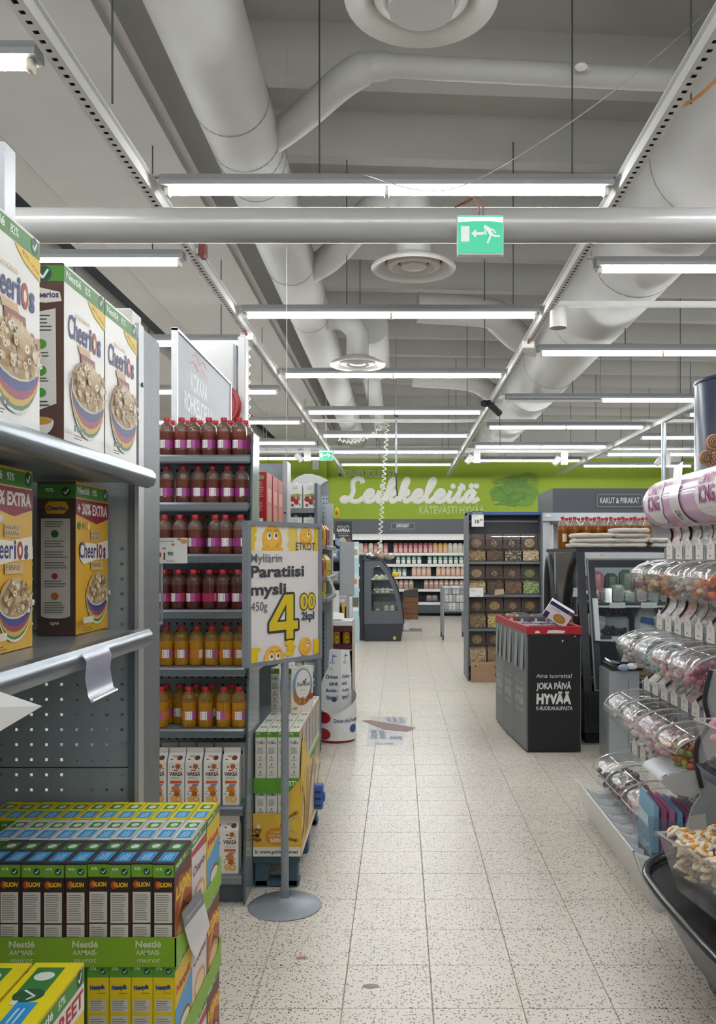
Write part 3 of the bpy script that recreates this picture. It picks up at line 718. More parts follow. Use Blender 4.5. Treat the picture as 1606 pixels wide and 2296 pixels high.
def on_side(px, py):
    Y = (DX+.012)*F_PX/(px-CX); return (DX+.012, Y, EYE-(py-CY)*Y/F_PX)
g = [on_side(*p) for p in ((408, 2048), (450, 1990), (459, 2024), (414, 2082))]
obj('header', MB(mat('#7d7f86', .5)).face(g), hc, fix=False)
g2 = [on_side(*p) for p in ((414, 2082), (459, 2024), (471, 2075), (441, 2152), (428, 2130))]
obj('sleeve', MB(clear('#f2f2f4', .15, .7, .2, 'card_sleeve')).face(g2), hc, fix=False)
a, b = Vector(g[3]), Vector(g[2]); u = (b-a).normalized(); v = Vector((1,0,0)).cross(u)
decal('lettering', [(((a+u*.012+v*.012)[:], u[:], v[:], (1,0,0)), [('t', 'Supermarket', 0, 0, .012, '#d4d4d8', {'al': 'l', 'w': (b-a).length*.75})])], hc)
# near stack at the bottom left corner
NB = cereal('cereal_box', .225, .085, .33, '#e2c81a', lambda w, h: [('r', 0, 0, w, h, '#dfc21c'), ('t', 'Nesquik', w*.5, h*.6, h*.11, '#c03a3a', {'w': w*.9, 'bold': .05}), ('p', [(0, h*.9), (w, h*.9), (w, h*.75), (0, h*.78)], '#e8e4dc'), ('t', 'DISCREET', w*.5, h*.79, h*.08, '#b02e3e', {'w': w*.95, 'bold': .04})]+bands(w, h, '57%'),
            l_nesq, lambda w, d: [('r', 0, 0, w, d, '#efd91a'), ('r', w*.46, d*.3, w*.92, d*.86, '#3f7f3c'), ('e', w*.5, d*.58, w*.1, d*.3, '#2c5c3c'), ('l', [(w*.44, d*.55), (w*.49, d*.45), (w*.57, d*.72)], .004, '#e8f0e4'), ('e', w*.78, d*.58, w*.07, d*.2, '#e0e8d8'),
            ('r', w*.08, d*.28, w*.4, d*.68, '#2f93d0'), ('tl', w*.12, d*.38, w*.38, d*.6, 2, '#bfe0f2'), ('r', w*.36, d*.68, w*.42, d*.8, '#e8e8e8')], 'large yellow cereal box nearest the viewer, right one of two', 'large yellow boxes in the bottom left corner')
NBM = Many(NB)
NBM.put((-.601, 1.4, .449), pi/2); NBM.put((-.692, 1.398, .449), pi/2, 'large yellow cereal box nearest the viewer, left one of two')
obj_ = thing('display_crate', (-.65, 1.4, 0), 'dark crate carrying the large yellow cereal boxes, below the frame', 'crate')
obj('crate_body', MB(DGREY).box(-.78, 1.26, 0, -.55, 1.53, .447, bev=.01), obj_)
obj('crate_rim', MB(GREY).box(-.785, 1.255, .4, -.545, 1.535, .42), obj_)
# ------------------------------------------------------------------ end bay with juice bottles
EBX1, EBX0 = -.667, -1.57
eb = thing('bottle_shelf_unit', (-1.1, 3.9, 0), 'grey end-of-aisle shelving bay stacked with juice bottles', 'shelf unit')
obj('perforated_back', MB(PEG).pegs((EBX0, 4.025, .08), (1,0,0), (0,0,1), 25, 55, .036, .036, .009), eb, fix=False)
obj('backing', MB(mat('#20262b', .8)).box(EBX0, 4.04, .08, EBX1, 4.05, 2.06), eb)
SHZ = [(1.95, 3.83), (1.733, 3.785), (1.505, 3.75), (1.262, 3.73), (1.012, 3.71), (.75, 3.69), (.42, 3.67), (.132, 3.65)]
RAIL = mat('#858c92', .28, .7, .04, 30, name='price_rail_steel')
for z, y in SHZ:
    s = obj('shelf', MB(mat('#7f878d', .4, .3, .05)).box(EBX0, y+.012, z-.026, EBX1-.004, 4.02, z-.001), eb)
    obj('price_rail', MB(RAIL).prism([(y+.014, z+.002), (y-.002, z), (y-.008, z-.008), (y-.008, z-.03), (y-.002, z-.038), (y+.014, z-.036)], 0, EBX0, EBX1-.006), s, smooth=35)
sp = [(3.86, 2.055), (4.03, 2.055), (4.03, 0.005), (3.655, 0.005), (3.655, .15), (3.7, .5)]
PLX2 = clear('#dfe6e8', .12, .34, .15, 'frosted_side_panel')
obj('side_panel', MB(PLX2).prism([(y, z) for y, z in sp], 0, EBX1, EBX1+.006), eb)
obj('corner_upright', MB(POST).box(EBX1-.02, 4.0, 0, EBX1-.001, 4.05, 2.05), eb)
obj('front_edge', MB(DGREY).tube([(EBX1+.003, 3.86, 2.055), (EBX1+.003, 3.7, .5), (EBX1+.003, 3.655, .15), (EBX1+.003, 3.655, .01)], .006, 6), eb)
obj('base_plinth', MB(DGREY).box(EBX0, 3.7, 0, EBX1-.01, 4.01, .1), eb)
def bottle(liquid, light, lab1, lab2, name='juice_bottle', h=.168):
    s = h/.168
    t = thing(name, (0,0,0), 'x', 'bottle')
    LQ = mat(liquid, .08, 0, .2, 40, .6, coat=.7, trans=.5, name='juice_'+liquid.strip('#'))
    top_ = mat(light, .08, 0, .1, 30, .7, coat=.8, trans=.8)
    prof = [(.012, 0), (.029, .002), (.0315, .01), (.031, .018), (.0325, .024), (.031, .03), (.0305, .07), (.032, .076), (.0318, .095), (.0335, .104), (.0315, .112), (.032, .12), (.028, .132), (.018, .144), (.0125, .15), (.0125, .153)]
    obj('body', MB(LQ).lathe([(r*s, z*s) for r, z in prof], 14, ms=[LQ]*9+[top_]*6), t, smooth=50)
    obj('cap', MB(mat('#b81f2c', .4, 0, .05)).lathe([(.0145*s, .15*s), (.015*s, .153*s), (.015*s, .165*s), (.013*s, .168*s), (.001, .168*s)], 14), t, smooth=40)
    mb = MB(); n_ = 20; r = .0312*s; z0_, z1_ = .033*s, .068*s
    for i in range(n_):
        a0, a1 = 2*pi*i/n_, 2*pi*(i+1)/n_
        c = lab2 if i in (13, 14, 15) else ('#d8d6d0' if i in (7, 8) else lab1)
        if i in (16, 17): c = '#a85a94'
        mb.face([(r*cos(a0), r*sin(a0), z0_), (r*cos(a1), r*sin(a1), z0_), (r*cos(a1), r*sin(a1), z1_), (r*cos(a0), r*sin(a0), z1_)], ink(c))
    lb_ = obj('label', mb, t, smooth=40)
    r2 = r+.0004; mb = MB()
    for k, (zz, hh, c) in enumerate(((.056, .006, '#a83040'), (.046, .006, '#6a6a6a'), (.038, .004, '#8a8a8a'))):
        mb.face([(r2*cos(a), r2*sin(a), (zz if j < 2 else zz+hh)*s) for j, a in enumerate((4.25, 4.85, 4.85, 4.25))], ink(c))
    obj('label_print', mb, lb_, fix=False)
    return t
B_RED = Many(bottle('#84493d', '#bd9a8c', '#96307a', '#e6e2de')); B_RED2 = Many(bottle('#6c332a', '#a07468', '#a82c54', '#e6e2de')); B_OR = Many(bottle('#dba022', '#e4b858', '#c8742c', '#e6e2de'))
SHN = ['top shelf', 'second shelf', 'third shelf', 'fourth shelf', 'fifth shelf', 'sixth shelf']
rows = [
  (0, B_RED, [374,407.6,434,469,503,537], [385.6,419,449,483,517,550.6], 'pink-label red juice bottle'),
  (1, B_RED, [374,411,445,477,510,542], [], 'pink-label red juice bottle'),
  (2, B_RED, [369,403.6,438,483,505.5,539], [383,417,451,520], 'pink-label red juice bottle'),
  (3, B_RED2, [367,400,434,470,500,534], [380,412,445,482,515], 'crimson-label red juice bottle'),
  (4, B_OR, [373,407,441,475,508,540], [], 'orange juice bottle'),
  (5, B_OR, [362,424,461,502,540], [374,404,441,476,520], 'orange juice bottle')]
for k, M_, fr_, bk_, nm in rows:
    z, yf = SHZ[k]
    for rowi, (pxs, dy) in enumerate(((fr_, .055), (bk_, .135))):
        for i, px in enumerate(pxs):
            y = yf+dy
            if k in (1, 4): y += .04
            x = (px-CX)*y/F_PX
            if x > EBX1-.036: x = EBX1-.036
            lbl = '%s, %s from left, %s row of the %s' % (nm, ORD[i], 'front' if rowi == 0 else 'rear', SHN[k])
            M_.put((x, y, z), scale=1.04, rz=R.uniform(-.7, .7) if R.random() < .8 else R.uniform(0, 6.2), label=lbl, group='juice bottles in the end bay')
def carton_mesh():
    t = thing('juice_carton', (0,0,0), 'x', 'carton')
    cm = mat('#e9e5de', .4, 0, .03)
    w = .036
    mb = MB(cm).box(-w, -w, 0, w, w, .185)
    mb.raw([(-w,-w,.185),(w,-w,.185),(w,w,.185),(-w,w,.185),(-w,-.003,.222),(w,-.003,.222),(w,.003,.222),(-w,.003,.222)], [(0,1,5,4),(2,3,7,6),(1,2,6,5),(3,0,4,7),(4,5,6,7)])
    mb.box(-w, -.003, .222, w, .003, .242)
    obj('body', mb, t)
    sh = [('t', 'ViRKEÄ', .036, .127, .0155, '#3c3632', {'w': .058, 'bold': .035}), ('r', .026, .148, .046, .153, '#b83a3a'), ('tl', .014, .112, .058, .121, 2, '#9a948c'), ('r', .011, .094, .061, .106, '#d8622a'), ('r', .03, .084, .056, .091, '#5b78b8'),
          ('e', .036, .07, .0165, .0165, '#cf7f35'), ('e', .041, .05, .0125, .0125, '#b8602a'), ('e', .024, .028, .013, .015, '#e2b878'), ('e', .048, .026, .014, .014, '#d99a48'), ('e', .048, .026, .009, .009, '#ecc48a')]
    for a, b in ((.02, .075), (.055, .062), (.03, .045), (.018, .06), (.058, .045), (.012, .05)): sh.append(('e', a, b, .0035, .002, '#4a4436'))
    sh += [('e', .045, .168, .011, .011, '#b8602a'), ('e', .024, .166, .006, .003, '#4a4436'), ('e', .06, .158, .004, .002, '#4a4436')]
    decal('printed_design', [(front(-w, -w, 0), sh)], t)
    obj('gable_print', prints(MB(), ((-w, -w, .185), (1,0,0), (0, .666, .746), (0, -.746, .666)), [('e', .05, .022, .012, .012, '#6e3a24'), ('e', .03, .03, .014, .006, '#c8b088'), ('e', .016, .014, .006, .003, '#4a4436')]), t, fix=False)
    return t
VC = Many(carton_mesh())
for i, px in enumerate((361, 401, 440, 481, 523)):
    y = 3.67+.06; VC.put(((px-CX)*y/F_PX-.003, y, .42), 0, 'white juice carton with oranges, %s from left on the upper carton shelf' % ORD[i], 'juice cartons')
for i, px in enumerate((446, 485, 521)):
    y = 3.65+.06; VC.put(((px-CX)*y/F_PX-.003, y, .132), 0, 'white juice carton with oranges, %s from left on the bottom shelf' % ORD[i], 'juice cartons')
for i, px in enumerate((381, 421, 461, 500, 534)):
    y = 3.67+.16; VC.put(((px-CX)*y/F_PX, y, .42), 0, 'white juice carton in second row behind the front cartons, %s from left' % ORD[i], 'juice cartons')

# ------------------------------------------------------------------ sign board, fire hose column, coiled cord
sb = thing('aisle_sign_board', (-1.04, 4.6, 2.05), 'grey advertising board reading KOKKAA ROHKEUDELLA above the juice bottles', 'sign')
obj('board', MB(mat('#8a8e93', .5, .1, .06, 8)).box(-1.058, 4.0, 2.06, -1.042, 5.26, 2.55), sb)
FRM = mat('#d4d6d8', .35, .4)
obj('frame', MB(FRM).box(-1.064, 3.985, 2.055, -1.036, 4.0, 2.56).box(-1.064, 5.26, 2.055, -1.036, 5.275, 2.56).box(-1.064, 3.985, 2.55, -1.036, 5.275, 2.562).box(-1.064, 3.985, 2.05, -1.036, 5.275, 2.062), sb)
decal('lettering', [(right(-1.042, 4.0, 2.06), [('t', 'KOKKAA', .45, .27, .09, '#eceef0', {'w': .36, 'bold': .02}), ('t', 'ROHKEUDELLA', .45, .15, .09, '#eceef0', {'w': .62, 'bold': .02}), ('l', spline([(.3, .44), (.38, .46), (.44, .43), (.54, .46), (.6, .44)], 5), .012, '#c98c88'), ('l', spline([(.24, .395), (.34, .415), (.42, .39), (.52, .415), (.64, .395)], 5), .012, '#c98c88')])], sb)
for y in (4.1, 5.1): obj('post', MB(FRM).box(-1.06, y, 1.9, -1.04, y+.02, 2.06), sb)
hcx = thing('fire_hose_column', (-1.35, 6.6, 0), 'white hall column with a fire hose cabinet behind the grey sign board', 'column')
WP = mat('#dcdcda', .4, 0, .04)
obj('shaft', MB(WP).box(-1.54, 6.5, 0, -1.26, 6.95, 3.12), hcx)
obj('edge_strip', MB(mat('#8c9096', .4, .3)).box(-1.26, 6.48, 0, -1.235, 6.95, 3.1), hcx)
obj('cable_duct', MB(WP).box(-1.225, 6.47, 0, -1.165, 6.6, 3.16, bev=.008), hcx)
hr = thing('fire_hose_reel', (-1.37, 6.4, 2.62), 'red fire hose reel peeking out behind the grey sign board', 'hose reel')
RED = mat('#a51f26', .35, 0, .08)
rd = MB(RED).lathe([(.02, -.05), (.17, -.05), (.18, -.035), (.145, -.03), (.145, .03), (.18, .035), (.17, .05), (.02, .05)], 36)
rd.v = [(-1.37+x, 6.4+z, 2.62+y) for x, y, z in rd.v]
obj('reel_disc', rd, hr, smooth=40)
for rr in (.06, .11, .15): obj('ring', MB(mat('#7d161c', .4)).tube([(-1.37+rr*cos(t), 6.348, 2.62+rr*sin(t)) for t in [2*pi*i/24 for i in range(24)]], .005, 5, closed=True), hr)
obj('hose', MB(mat('#20201f', .5)).tube(spline([(-1.24, 6.38, 2.54), (-1.25, 6.36, 2.42), (-1.28, 6.36, 2.2), (-1.285, 6.37, 1.8)], 5), .014, 8), hr, smooth=60)
obj('bracket', MB(RED).box(-1.39, 6.44, 2.6, -1.35, 6.5, 2.64), hr)
wp = thing('water_valve', (-1.42, 6.45, 2.84), 'small brass valve on a grey pipe on the white column', 'valve')
obj('pipe', MB(POST).cyl((-1.37, 6.46, 2.5), (-1.37, 6.46, 2.85), .012, 8), wp, smooth=60)
obj('brass_body', MB(mat('#a8905a', .35, .8)).cyl((-1.46, 6.46, 2.855), (-1.36, 6.46, 2.855), .016, 8), wp, smooth=60)
def coil(name, P0, P1, turns, r, wire, label, sag=0):
    a, b = Vector(P0), Vector(P1); d = b-a; n_ = turns*8; pts = []
    e1 = d.normalized().orthogonal().normalized(); e2 = d.normalized().cross(e1)
    for i in range(n_+1):
        t = i/n_; w = 2*pi*turns*t
        pts.append(a+d*t+e1*r*cos(w)+e2*r*sin(w)+Vector((0,0,-sag*4*t*(1-t))))
    return tag(obj(name, MB(mat('#e2e0da', .5)).tube(pts, wire, 5), at=tuple(P1), smooth=60), label, 'cord')
coil('coiled_cord', (-1.37, 7.75, 3.42), (-1.37, 7.75, 2.2), 16, .018, .006, 'white coiled cord hanging left beside the white column')
coil('coiled_cord', (-.19, 13.5, 3.6), (-.32, 13.6, 1.62), 26, .03, .009, 'white coiled cord hanging in front of the green wall lettering')
coil('coiled_cord', (-.2, 13.5, 3.62), (-.98, 13.6, 3.35), 12, .03, .009, 'white coiled cord sagging along the ceiling above the green wall', .15)
for i, (x, y, z, lb) in enumerate(((-1.37, 7.75, 3.47, 'white connection box on the left lighting track'), (1.2, 8.05, 3.47, 'clear white connection box on the right lighting track'))):
    t = thing('connection_box', (x, y, z), lb, 'junction box')
    obj('cover', MB(mat('#dcdcd8', .3)).box(x-.06, y-.1, z-.04, x+.06, y+.1, z+.03, bev=.01), t)
    obj('cable_entry', MB(mat('#8a4a30', .6)).cyl((x, y-.16, z+.02), (x, y-.1, z+.005), .012, 8), t)

# ------------------------------------------------------------------ price sign on a stand
ss = thing('price_sign_stand', (-.49, 3.655, 0), 'grey floor-standing price sign with yellow suns reading 4.00', 'sign stand')
PAINT = mat('#8b9299', .4, .25, .06, 30, name='stand_grey')
obj('base', MB(PAINT).lathe([(.001, 0), (.155, 0), (.157, .004), (.15, .009), (.06, .022), (.03, .032), (.022, .04), (.001, .04)], 40, c=(-.49, 3.655, 0)), ss, smooth=40)
obj('pole', MB(PAINT).cyl((-.49, 3.655, .03), (-.49, 3.655, 1.06), .0165, 18), ss, smooth=50)
A = Vector((-.625, 3.478, 1.041)); Bv = Vector((-.355, 3.834, 1.041)); U = (Bv-A); wS = U.length; U = U/wS; NV = Vector((U.y, -U.x, 0)); hS = .6
def slab(u0, v0, u1, v1, d0, d1, m, mb):
    mb.raw([tuple(A+U*u+NV*d+Vector((0,0,v))) for d in (d0, d1) for u, v in ((u0,v0),(u1,v0),(u1,v1),(u0,v1))], [(0,1,2,3),(4,7,6,5),(0,4,5,1),(1,5,6,2),(2,6,7,3),(3,7,4,0)], m)
fm = MB(PAINT)
for q in ((0,0,.018,hS),(wS-.018,0,wS,hS),(.018,0,wS-.018,.018),(.018,hS-.018,wS-.018,hS)): slab(*q, -.022, .012, PAINT, fm)
obj('frame', fm, ss)
pm = MB(); slab(.018, .018, wS-.018, hS-.018, -.006, .002, mat('#e7e2e0', .45, 0, .03), pm); po = obj('poster', pm, ss)
def sun(cx, cv, r, eyes=True, wink=False, half=False, sm=True, cut=0):
    s = []
    lo = ('e', cx, cv, r, r*1.05, '#e8ae3e') if not half else ('e', cx, cv, r, r*1.05, '#e8ae3e', 0, pi)
    s.append(lo)
    s.append(('e', cx-r*.1, cv+r*.1, r*.82, r*.86, '#edb848') if not half else ('e', cx-r*.1, cv, r*.85, r*.92, '#edb848', 0, pi))
    if eyes:
        ey = cv+(.25*r if not half else .22*r)
        for sx in (-.32, .34):
            if wink and sx < 0:
                s.append(('l', [(cx+sx*r-r*.14, ey), (cx+sx*r+r*.12, ey+r*.08)], r*.05, '#7a5a20')); continue
            s += [('e', cx+sx*r, ey, r*.22, r*.26, '#f2efea'), ('e', cx+sx*r+r*.04, ey+r*.06, r*.11, r*.14, '#3b4a52')]
            s.append(('l', spline([(cx+sx*r-r*.2, ey+r*.36), (cx+sx*r, ey+r*.46), (cx+sx*r+r*.2, ey+r*.4)], 4), r*.045, '#7a5a20'))
    if sm: s.append(('l', spline([(cx-r*.6, cv-r*.38), (cx-r*.3, cv-r*.62), (cx, cv-r*.68), (cx+r*.35, cv-r*.55), (cx+r*.62, cv-r*.25)], 5), r*.045, '#7a4a1c'))
    return s
def petals(cx, cv, r, a0, a1, n_, c='#e3c23a'):
    return [('e', cx+r*1.35*cos(a0+(a1-a0)*i/(n_-1)), cv+r*1.35*sin(a0+(a1-a0)*i/(n_-1)), r*.3, r*.24, c) for i in range(n_)]
w2, h2 = wS-.036, hS-.036
P_ = [('r', 0, h2-.105, w2, h2, '#ebe4d2'), ('r', 0, h2-.105, w2*.07, h2, '#e3c23a'), ('r', w2*.55, h2-.105, w2*.68, h2, '#e3c86a'), ('r', w2*.93, h2-.105, w2, h2, '#d8bf4a')]
P_ += [('e', w2*.05, h2-.02, .02, .016, '#e3c23a'), ('e', w2*.05, h2-.055, .018, .014, '#e3c23a'), ('e', w2*.6, h2-.03, .03, .02, '#e3c86a'), ('e', w2*.6, h2-.08, .03, .02, '#e3c86a')]
P_ += sun(w2*.31, h2-.058, .058)+[('r', w2*.16, h2-.105, w2*.46, h2-.09, '#e8ae3e')]+sun(w2*.81, h2-.043, .04, wink=True)
P_ += [('r', w2*.16, h2-.13, w2*.5, h2-.105, '#e7e2e0'), ('t', 'ETKOT', w2*.8, h2-.1, .032, '#6a5430', {'w': w2*.3, 'bold': .01}),
       ('t', 'Myllärin', .002, h2-.152, .035, '#6b6f76', {'al': 'l', 'w': w2*.44, 'bold': .01}), ('t', 'Paratiisi', .002, h2-.213, .045, '#42464e', {'al': 'l', 'w': w2*.77, 'bold': .03}), ('t', 'mysli', .002, h2-.287, .045, '#42464e', {'al': 'l', 'w': w2*.5, 'bold': .03}),
       ('t', '450g', .006, h2-.352, .036, '#5a5e66', {'al': 'l', 'w': w2*.22})]
four = [(.66, .95), (.5, .95), (.06, .36), (.06, .2), (.55, .2), (.55, 0), (.76, 0), (.76, .2), (.9, .2), (.9, .38), (.76, .38), (.76, .95)]
def F4(k, ox, oy, s, sy): return [(ox+x*s, oy+y*sy) for x, y in k]
fx, fy, fs, fsy = w2*.23, .083, w2*.5, .2
ol = [(x+(.045 if x > .5 else -.045), y+(.04 if y > .3 else -.035)) for x, y in four]
P_ += [('l', F4(four+[four[0]], fx, fy, fs, fsy), .02, '#3b404a', 1), ('p', F4(four, fx, fy, fs, fsy), '#d9bf2a'), ('p', F4([(.28, .38), (.55, .38), (.55, .75)], fx, fy, fs, fsy), '#3b404a'), ('p', F4([(.37, .42), (.51, .42), (.51, .62)], fx, fy, fs, fsy), '#e7e2e0'),
       ('t', '00', w2*.83, h2-.36, .068, '#6b5c1c', {'w': w2*.25, 'bold': .055}), ('t', '00', w2*.83, h2-.357, .062, '#dcc433', {'w': w2*.23, 'bold': .02}), ('t', '2kpl', w2*.83, h2-.405, .033, '#454a52', {'w': w2*.2, 'bold': .03})]
P_ += [('r', 0, 0, w2*.1, .05, '#e3c023'), ('e', w2*.06, .05, .035, .012, '#e3c023'), ('e', w2*.55, .065, .03, .012, '#e3c023'), ('e', w2*.58, .045, .03, .012, '#e3c023'), ('e', w2*.55, .022, .03, .012, '#e3c023'), ('r', w2*.92, .005, w2, .07, '#e3c023')] + \
      sun(w2*.33, 0, .058, half=True, sm=False)+sun(w2*.79, .042, .038, wink=True)
o3 = A+U*.018+Vector((0,0,.018))+NV*.002
decal('poster_print', [(tuple(o3)[:3] and (tuple(o3), tuple(U), (0,0,1), tuple(NV)), P_)], po)
# ------------------------------------------------------------------ white cereal pallet display beside the end bay
def l_fit(d, h):
    return [('r', 0, h*.87, d, h*.985, '#6a9f3a'), ('t', '57%', d*.25, h*.935, h*.026, '#eef2e4', {'bold': .03})]+CHK(d*.72, h*.925, d*.13) + \
        [('t', 'Fitness', d*.5, h*.73, h*.06, '#3c4660', {'w': d*.76, 'sl': .2}), ('l', [(d*.5, h*.79), (d*.57, h*.74), (d*.68, h*.82)], d*.05, '#3c4660'), ('l', [(d*.06, h*.02), (d*.06, h*.85)], .0006, '#8fa08c'),
         ('tl', d*.2, h*.52, d*.85, h*.66, 7, '#7f9080'), ('e', d*.5, h*.45, d*.08, h*.02, '#5f8a5a'), ('tl', d*.25, h*.37, d*.8, h*.41, 3, '#7f9080'), ('e', d*.5, h*.3, d*.08, h*.02, '#5f8a5a'), ('tl', d*.25, h*.22, d*.8, h*.26, 3, '#7f9080'), ('e', d*.5, h*.14, d*.08, h*.02, '#5f8a5a'), ('tl', d*.25, h*.06, d*.8, h*.1, 3, '#7f9080')]
def t_fit(w, d): return [('r', w*.45, d*.2, w*.75, d*.8, '#7fa468'), ('l', [(w*.5, d*.5), (w*.7, d*.5)], .004, '#dfe6d6'), ('l', [(0, d*.03), (w, d*.03)], .001, '#b9b2a4'), ('r', w*.08, d*.25, w*.36, d*.75, '#d8d4cc')]
def f_fit(w, h):
    s = [('r', 0, 0, w, h, '#e3ded6'), ('r', 0, h*.82, w, h, '#cfa98c')]
    for x, c in ((.1, '#c9a98c'), (.22, '#e8e4de'), (.36, '#93a8be'), (.5, '#d8cfc4'), (.62, '#b08a6a'), (.78, '#a8b4c2'), (.92, '#e8dccf')):
        s.append(('l', [(w*x, h*.15), (w*(x+.05), h*.9)], w*.09, c))
    return s
def f_fit2(w, h):
    return [('r', 0, 0, w, h, '#e6e2dc'), ('e', w*.5, h*.56, w*.47, h*.42, '#7f9fc0'), ('e', w*.5, h*.36, w*.42, h*.24, '#a87644'), ('e', w*.53, h*.6, w*.35, h*.34, '#ece9e4')] + \
        [('e', w*(.25+.07*i % .5), h*(.2+.03*(i % 4)), w*.06, h*.025, ('#c8985a', '#8a5a2c', '#b88448')[i % 3]) for i in range(14)] + \
        [('t', 'Fitness', w*.53, h*.56, h*.1, '#39435c', {'w': w*.6, 'sl': .2}), ('l', [(w*.52, h*.68), (w*.58, h*.63), (w*.66, h*.72)], w*.05, '#39435c'), ('tl', w*.35, h*.46, w*.7, h*.49, 1, '#8aa8c4'), ('e', w*.9, h*.3, w*.1, h*.07, '#b8483c'), ('e', w*.15, h*.08, w*.12, h*.03, '#c89a52')]
FIT = Many(cereal('cereal_box', .156, .048, .213, '#e4e0d8', f_fit, l_fit, t_fit, 'x', 'white cereal boxes on the pallet display'))
FX, FZ = -.45, .494
for r_ in range(6):
    for c_ in range(4):
        FIT.put((FX-.025-.0505*c_, 3.93+.16*r_, FZ), pi/2, 'white cereal box on the pallet display, %s row from front, %s from right' % (ORD[r_], ORD[c_]))
for c_ in range(4):
    FIT.put((FX-.025-.0505*c_, 3.93, .26), pi/2, 'white cereal box half hidden by the yellow skirt, %s from right' % ORD[c_], 'lower layer of white cereal boxes')
for r_ in range(1, 6):
    FIT.put((FX-.025, 3.93+.16*r_, .26), pi/2, 'white cereal box in lower layer along the display side, %s from front' % ORD[r_], 'lower layer of white cereal boxes')
FT2 = Many(cereal('cereal_box', .156, .048, .222, '#e4e0d8', f_fit2, l_fit, t_fit, 'white cereal box with blue bowl standing upright atop the pallet display', 'upright white cereal boxes'))
FT2.put((-.515, 4.38, FZ+.2135), radians(52)); FT2.put((-.61, 4.4, FZ+.2135), radians(75), 'white cereal box standing atop the pallet display left of the sign pole')
FT2.put((-.6, 4.52, FZ+.2135), radians(80), 'white cereal box standing behind the sign pole atop the display')
tr = thing('display_tray', (-.55, 4.3, .48), 'green card tray between the layers of white cereal boxes', 'tray')
obj('tray_floor', MB(GRN).box(-.657, 3.846, FZ-.006, FX+.002, 4.82, FZ-.001), tr)
gp = obj('front_panel', MB(mat('#5b9a2e', .5)).box(-.657, 3.843, .43, FX+.002, 3.846, FZ+.002), tr)
decal('lettering', [(front(-.657, 3.843, .43), [('t', 'NESTLÉ', .17, .035, .02, '#e4ecd8', {'w': .09, 'bold': .03})])], gp)
obj('side_panel', MB(mat('#5b9a2e', .5)).box(FX+.001, 3.843, .47, FX+.004, 4.82, FZ+.002), tr)
skm = mat('#d9ae3c', .5, 0, .1, 8)
sk_ = thing('display_skirt', (-.55, 3.84, .15), 'yellow cardboard skirt with fruit and wheat artwork around the white cereal display', 'display card')
fs_ = obj('front_skirt', MB(skm).prism([(-.657, .148), (FX+.006, .148), (FX+.006, .5), (-.5, .43), (-.53, .34), (-.657, .34)], 1, 3.838, 3.842), sk_)
ss_ = obj('side_skirt', MB(skm).prism([(3.838, .148), (4.83, .148), (4.83, .33), (4.5, .46), (4.25, .49), (4.1, .55), (3.97, .66), (3.9, .64), (3.838, .5)], 0, FX+.005, FX+.009), sk_)
decal('skirt_print', [(front(-.657, 3.838, .148), [('r', 0, 0, .213, .042, '#e9e3d6'), ('t', 'k: www.golden-cereal', .2, .014, .014, '#5a4a3a', {'al': 'r', 'w': .19, 'bold': .03}), ('p', [(.09, .18), (.15, .2), (.205, .33), (.215, .26), (.215, .06), (.16, .05)], '#e2b848'), ('l', spline([(.2, .07), (.14, .09), (.13, .15), (.2, .2)], 5), .014, '#b9821e'), ('l', spline([(.2, .1), (.165, .12), (.175, .17), (.21, .18)], 5), .01, '#f0d98a'),
    ('e', .105, .09, .052, .04, '#cf8a2a'), ('t', '+ LISÄKSI', .105, .105, .009, '#f2e6cc', {'w': .05}), ('t', 'JOKA VIIKKO', .105, .089, .009, '#f2e6cc', {'w': .07}), ('t', '500€', .105, .064, .018, '#f2e6cc', {'w': .058, 'bold': .03}), ('t', '€', .012, .07, .05, '#8a5a14', {'bold': .05}), ('e', .024, .135, .008, .01, '#e9e3d6')])], fs_)
wl = [('r', 0, 0, .99, .03, '#e9e3d6'), ('p', [(.0, .33), (.06, .48), (.13, .5), (.2, .42), (.3, .38), (.3, .06), (0, .05)], '#e6c255'), ('p', [(.3, .06), (.99, .06), (.99, .17), (.66, .3), (.42, .33), (.3, .38)], '#e0cfae')]
for k in range(9): wl.append(('l', spline([(.1+.02*k, .05), (.12+.035*k, .2), (.1+.06*k, .3+.02*(k % 3)), (.14+.06*k, .36-.02*k)], 4), .01, ('#b9862c', '#f0dca0', '#8f6a3a', '#a87a48')[k % 4]))
wl += [('l', spline([(.02, .08), (.1, .12), (.12, .22), (.04, .3)], 5), .03, '#b9821e'), ('l', spline([(.02, .2), (.07, .24), (.06, .33)], 5), .02, '#f2e2a2'), ('l', spline([(.5, .08), (.6, .2), (.7, .25)], 4), .02, '#c9c2ba'), ('l', spline([(.7, .06), (.8, .18), (.9, .2)], 4), .02, '#8f9aa8')]
decal('skirt_print', [(right(FX+.009, 3.838, .148), wl)], ss_)
PTEAL = mat('#3f5a66', .55, 0, .1, name='teal_pallet_plastic')
fp = thing('display_pallet', (-.55, 4.3, 0), 'teal plastic quarter pallet under the white cereal display', 'pallet')
obj('deck', MB(PTEAL).box(-.657, 3.85, .115, FX, 4.83, .147), fp)
obj('runner', MB(PTEAL).box(-.657, 3.86, .008, FX-.005, 3.93, .03), fp); obj('runner', MB(PTEAL).box(-.657, 4.74, .008, FX-.005, 4.81, .03), fp)
for y in (3.86, 4.3, 4.74):
    for x in (-.655, -.52): obj('foot', MB(PTEAL).box(x, y, 0, x+.06, y+.07, .115, bev=.004), fp)
bc = thing('blue_clip_holder', (-.4, 4.45, .2), 'bright blue slotted plastic holder on the side of the cereal display', 'holder')
BLU = mat('#3f62ad', .4, 0, .06)
obj('holder_body', MB(BLU).box(-.44, 4.4, .19, -.395, 4.46, .315, bev=.006), bc)
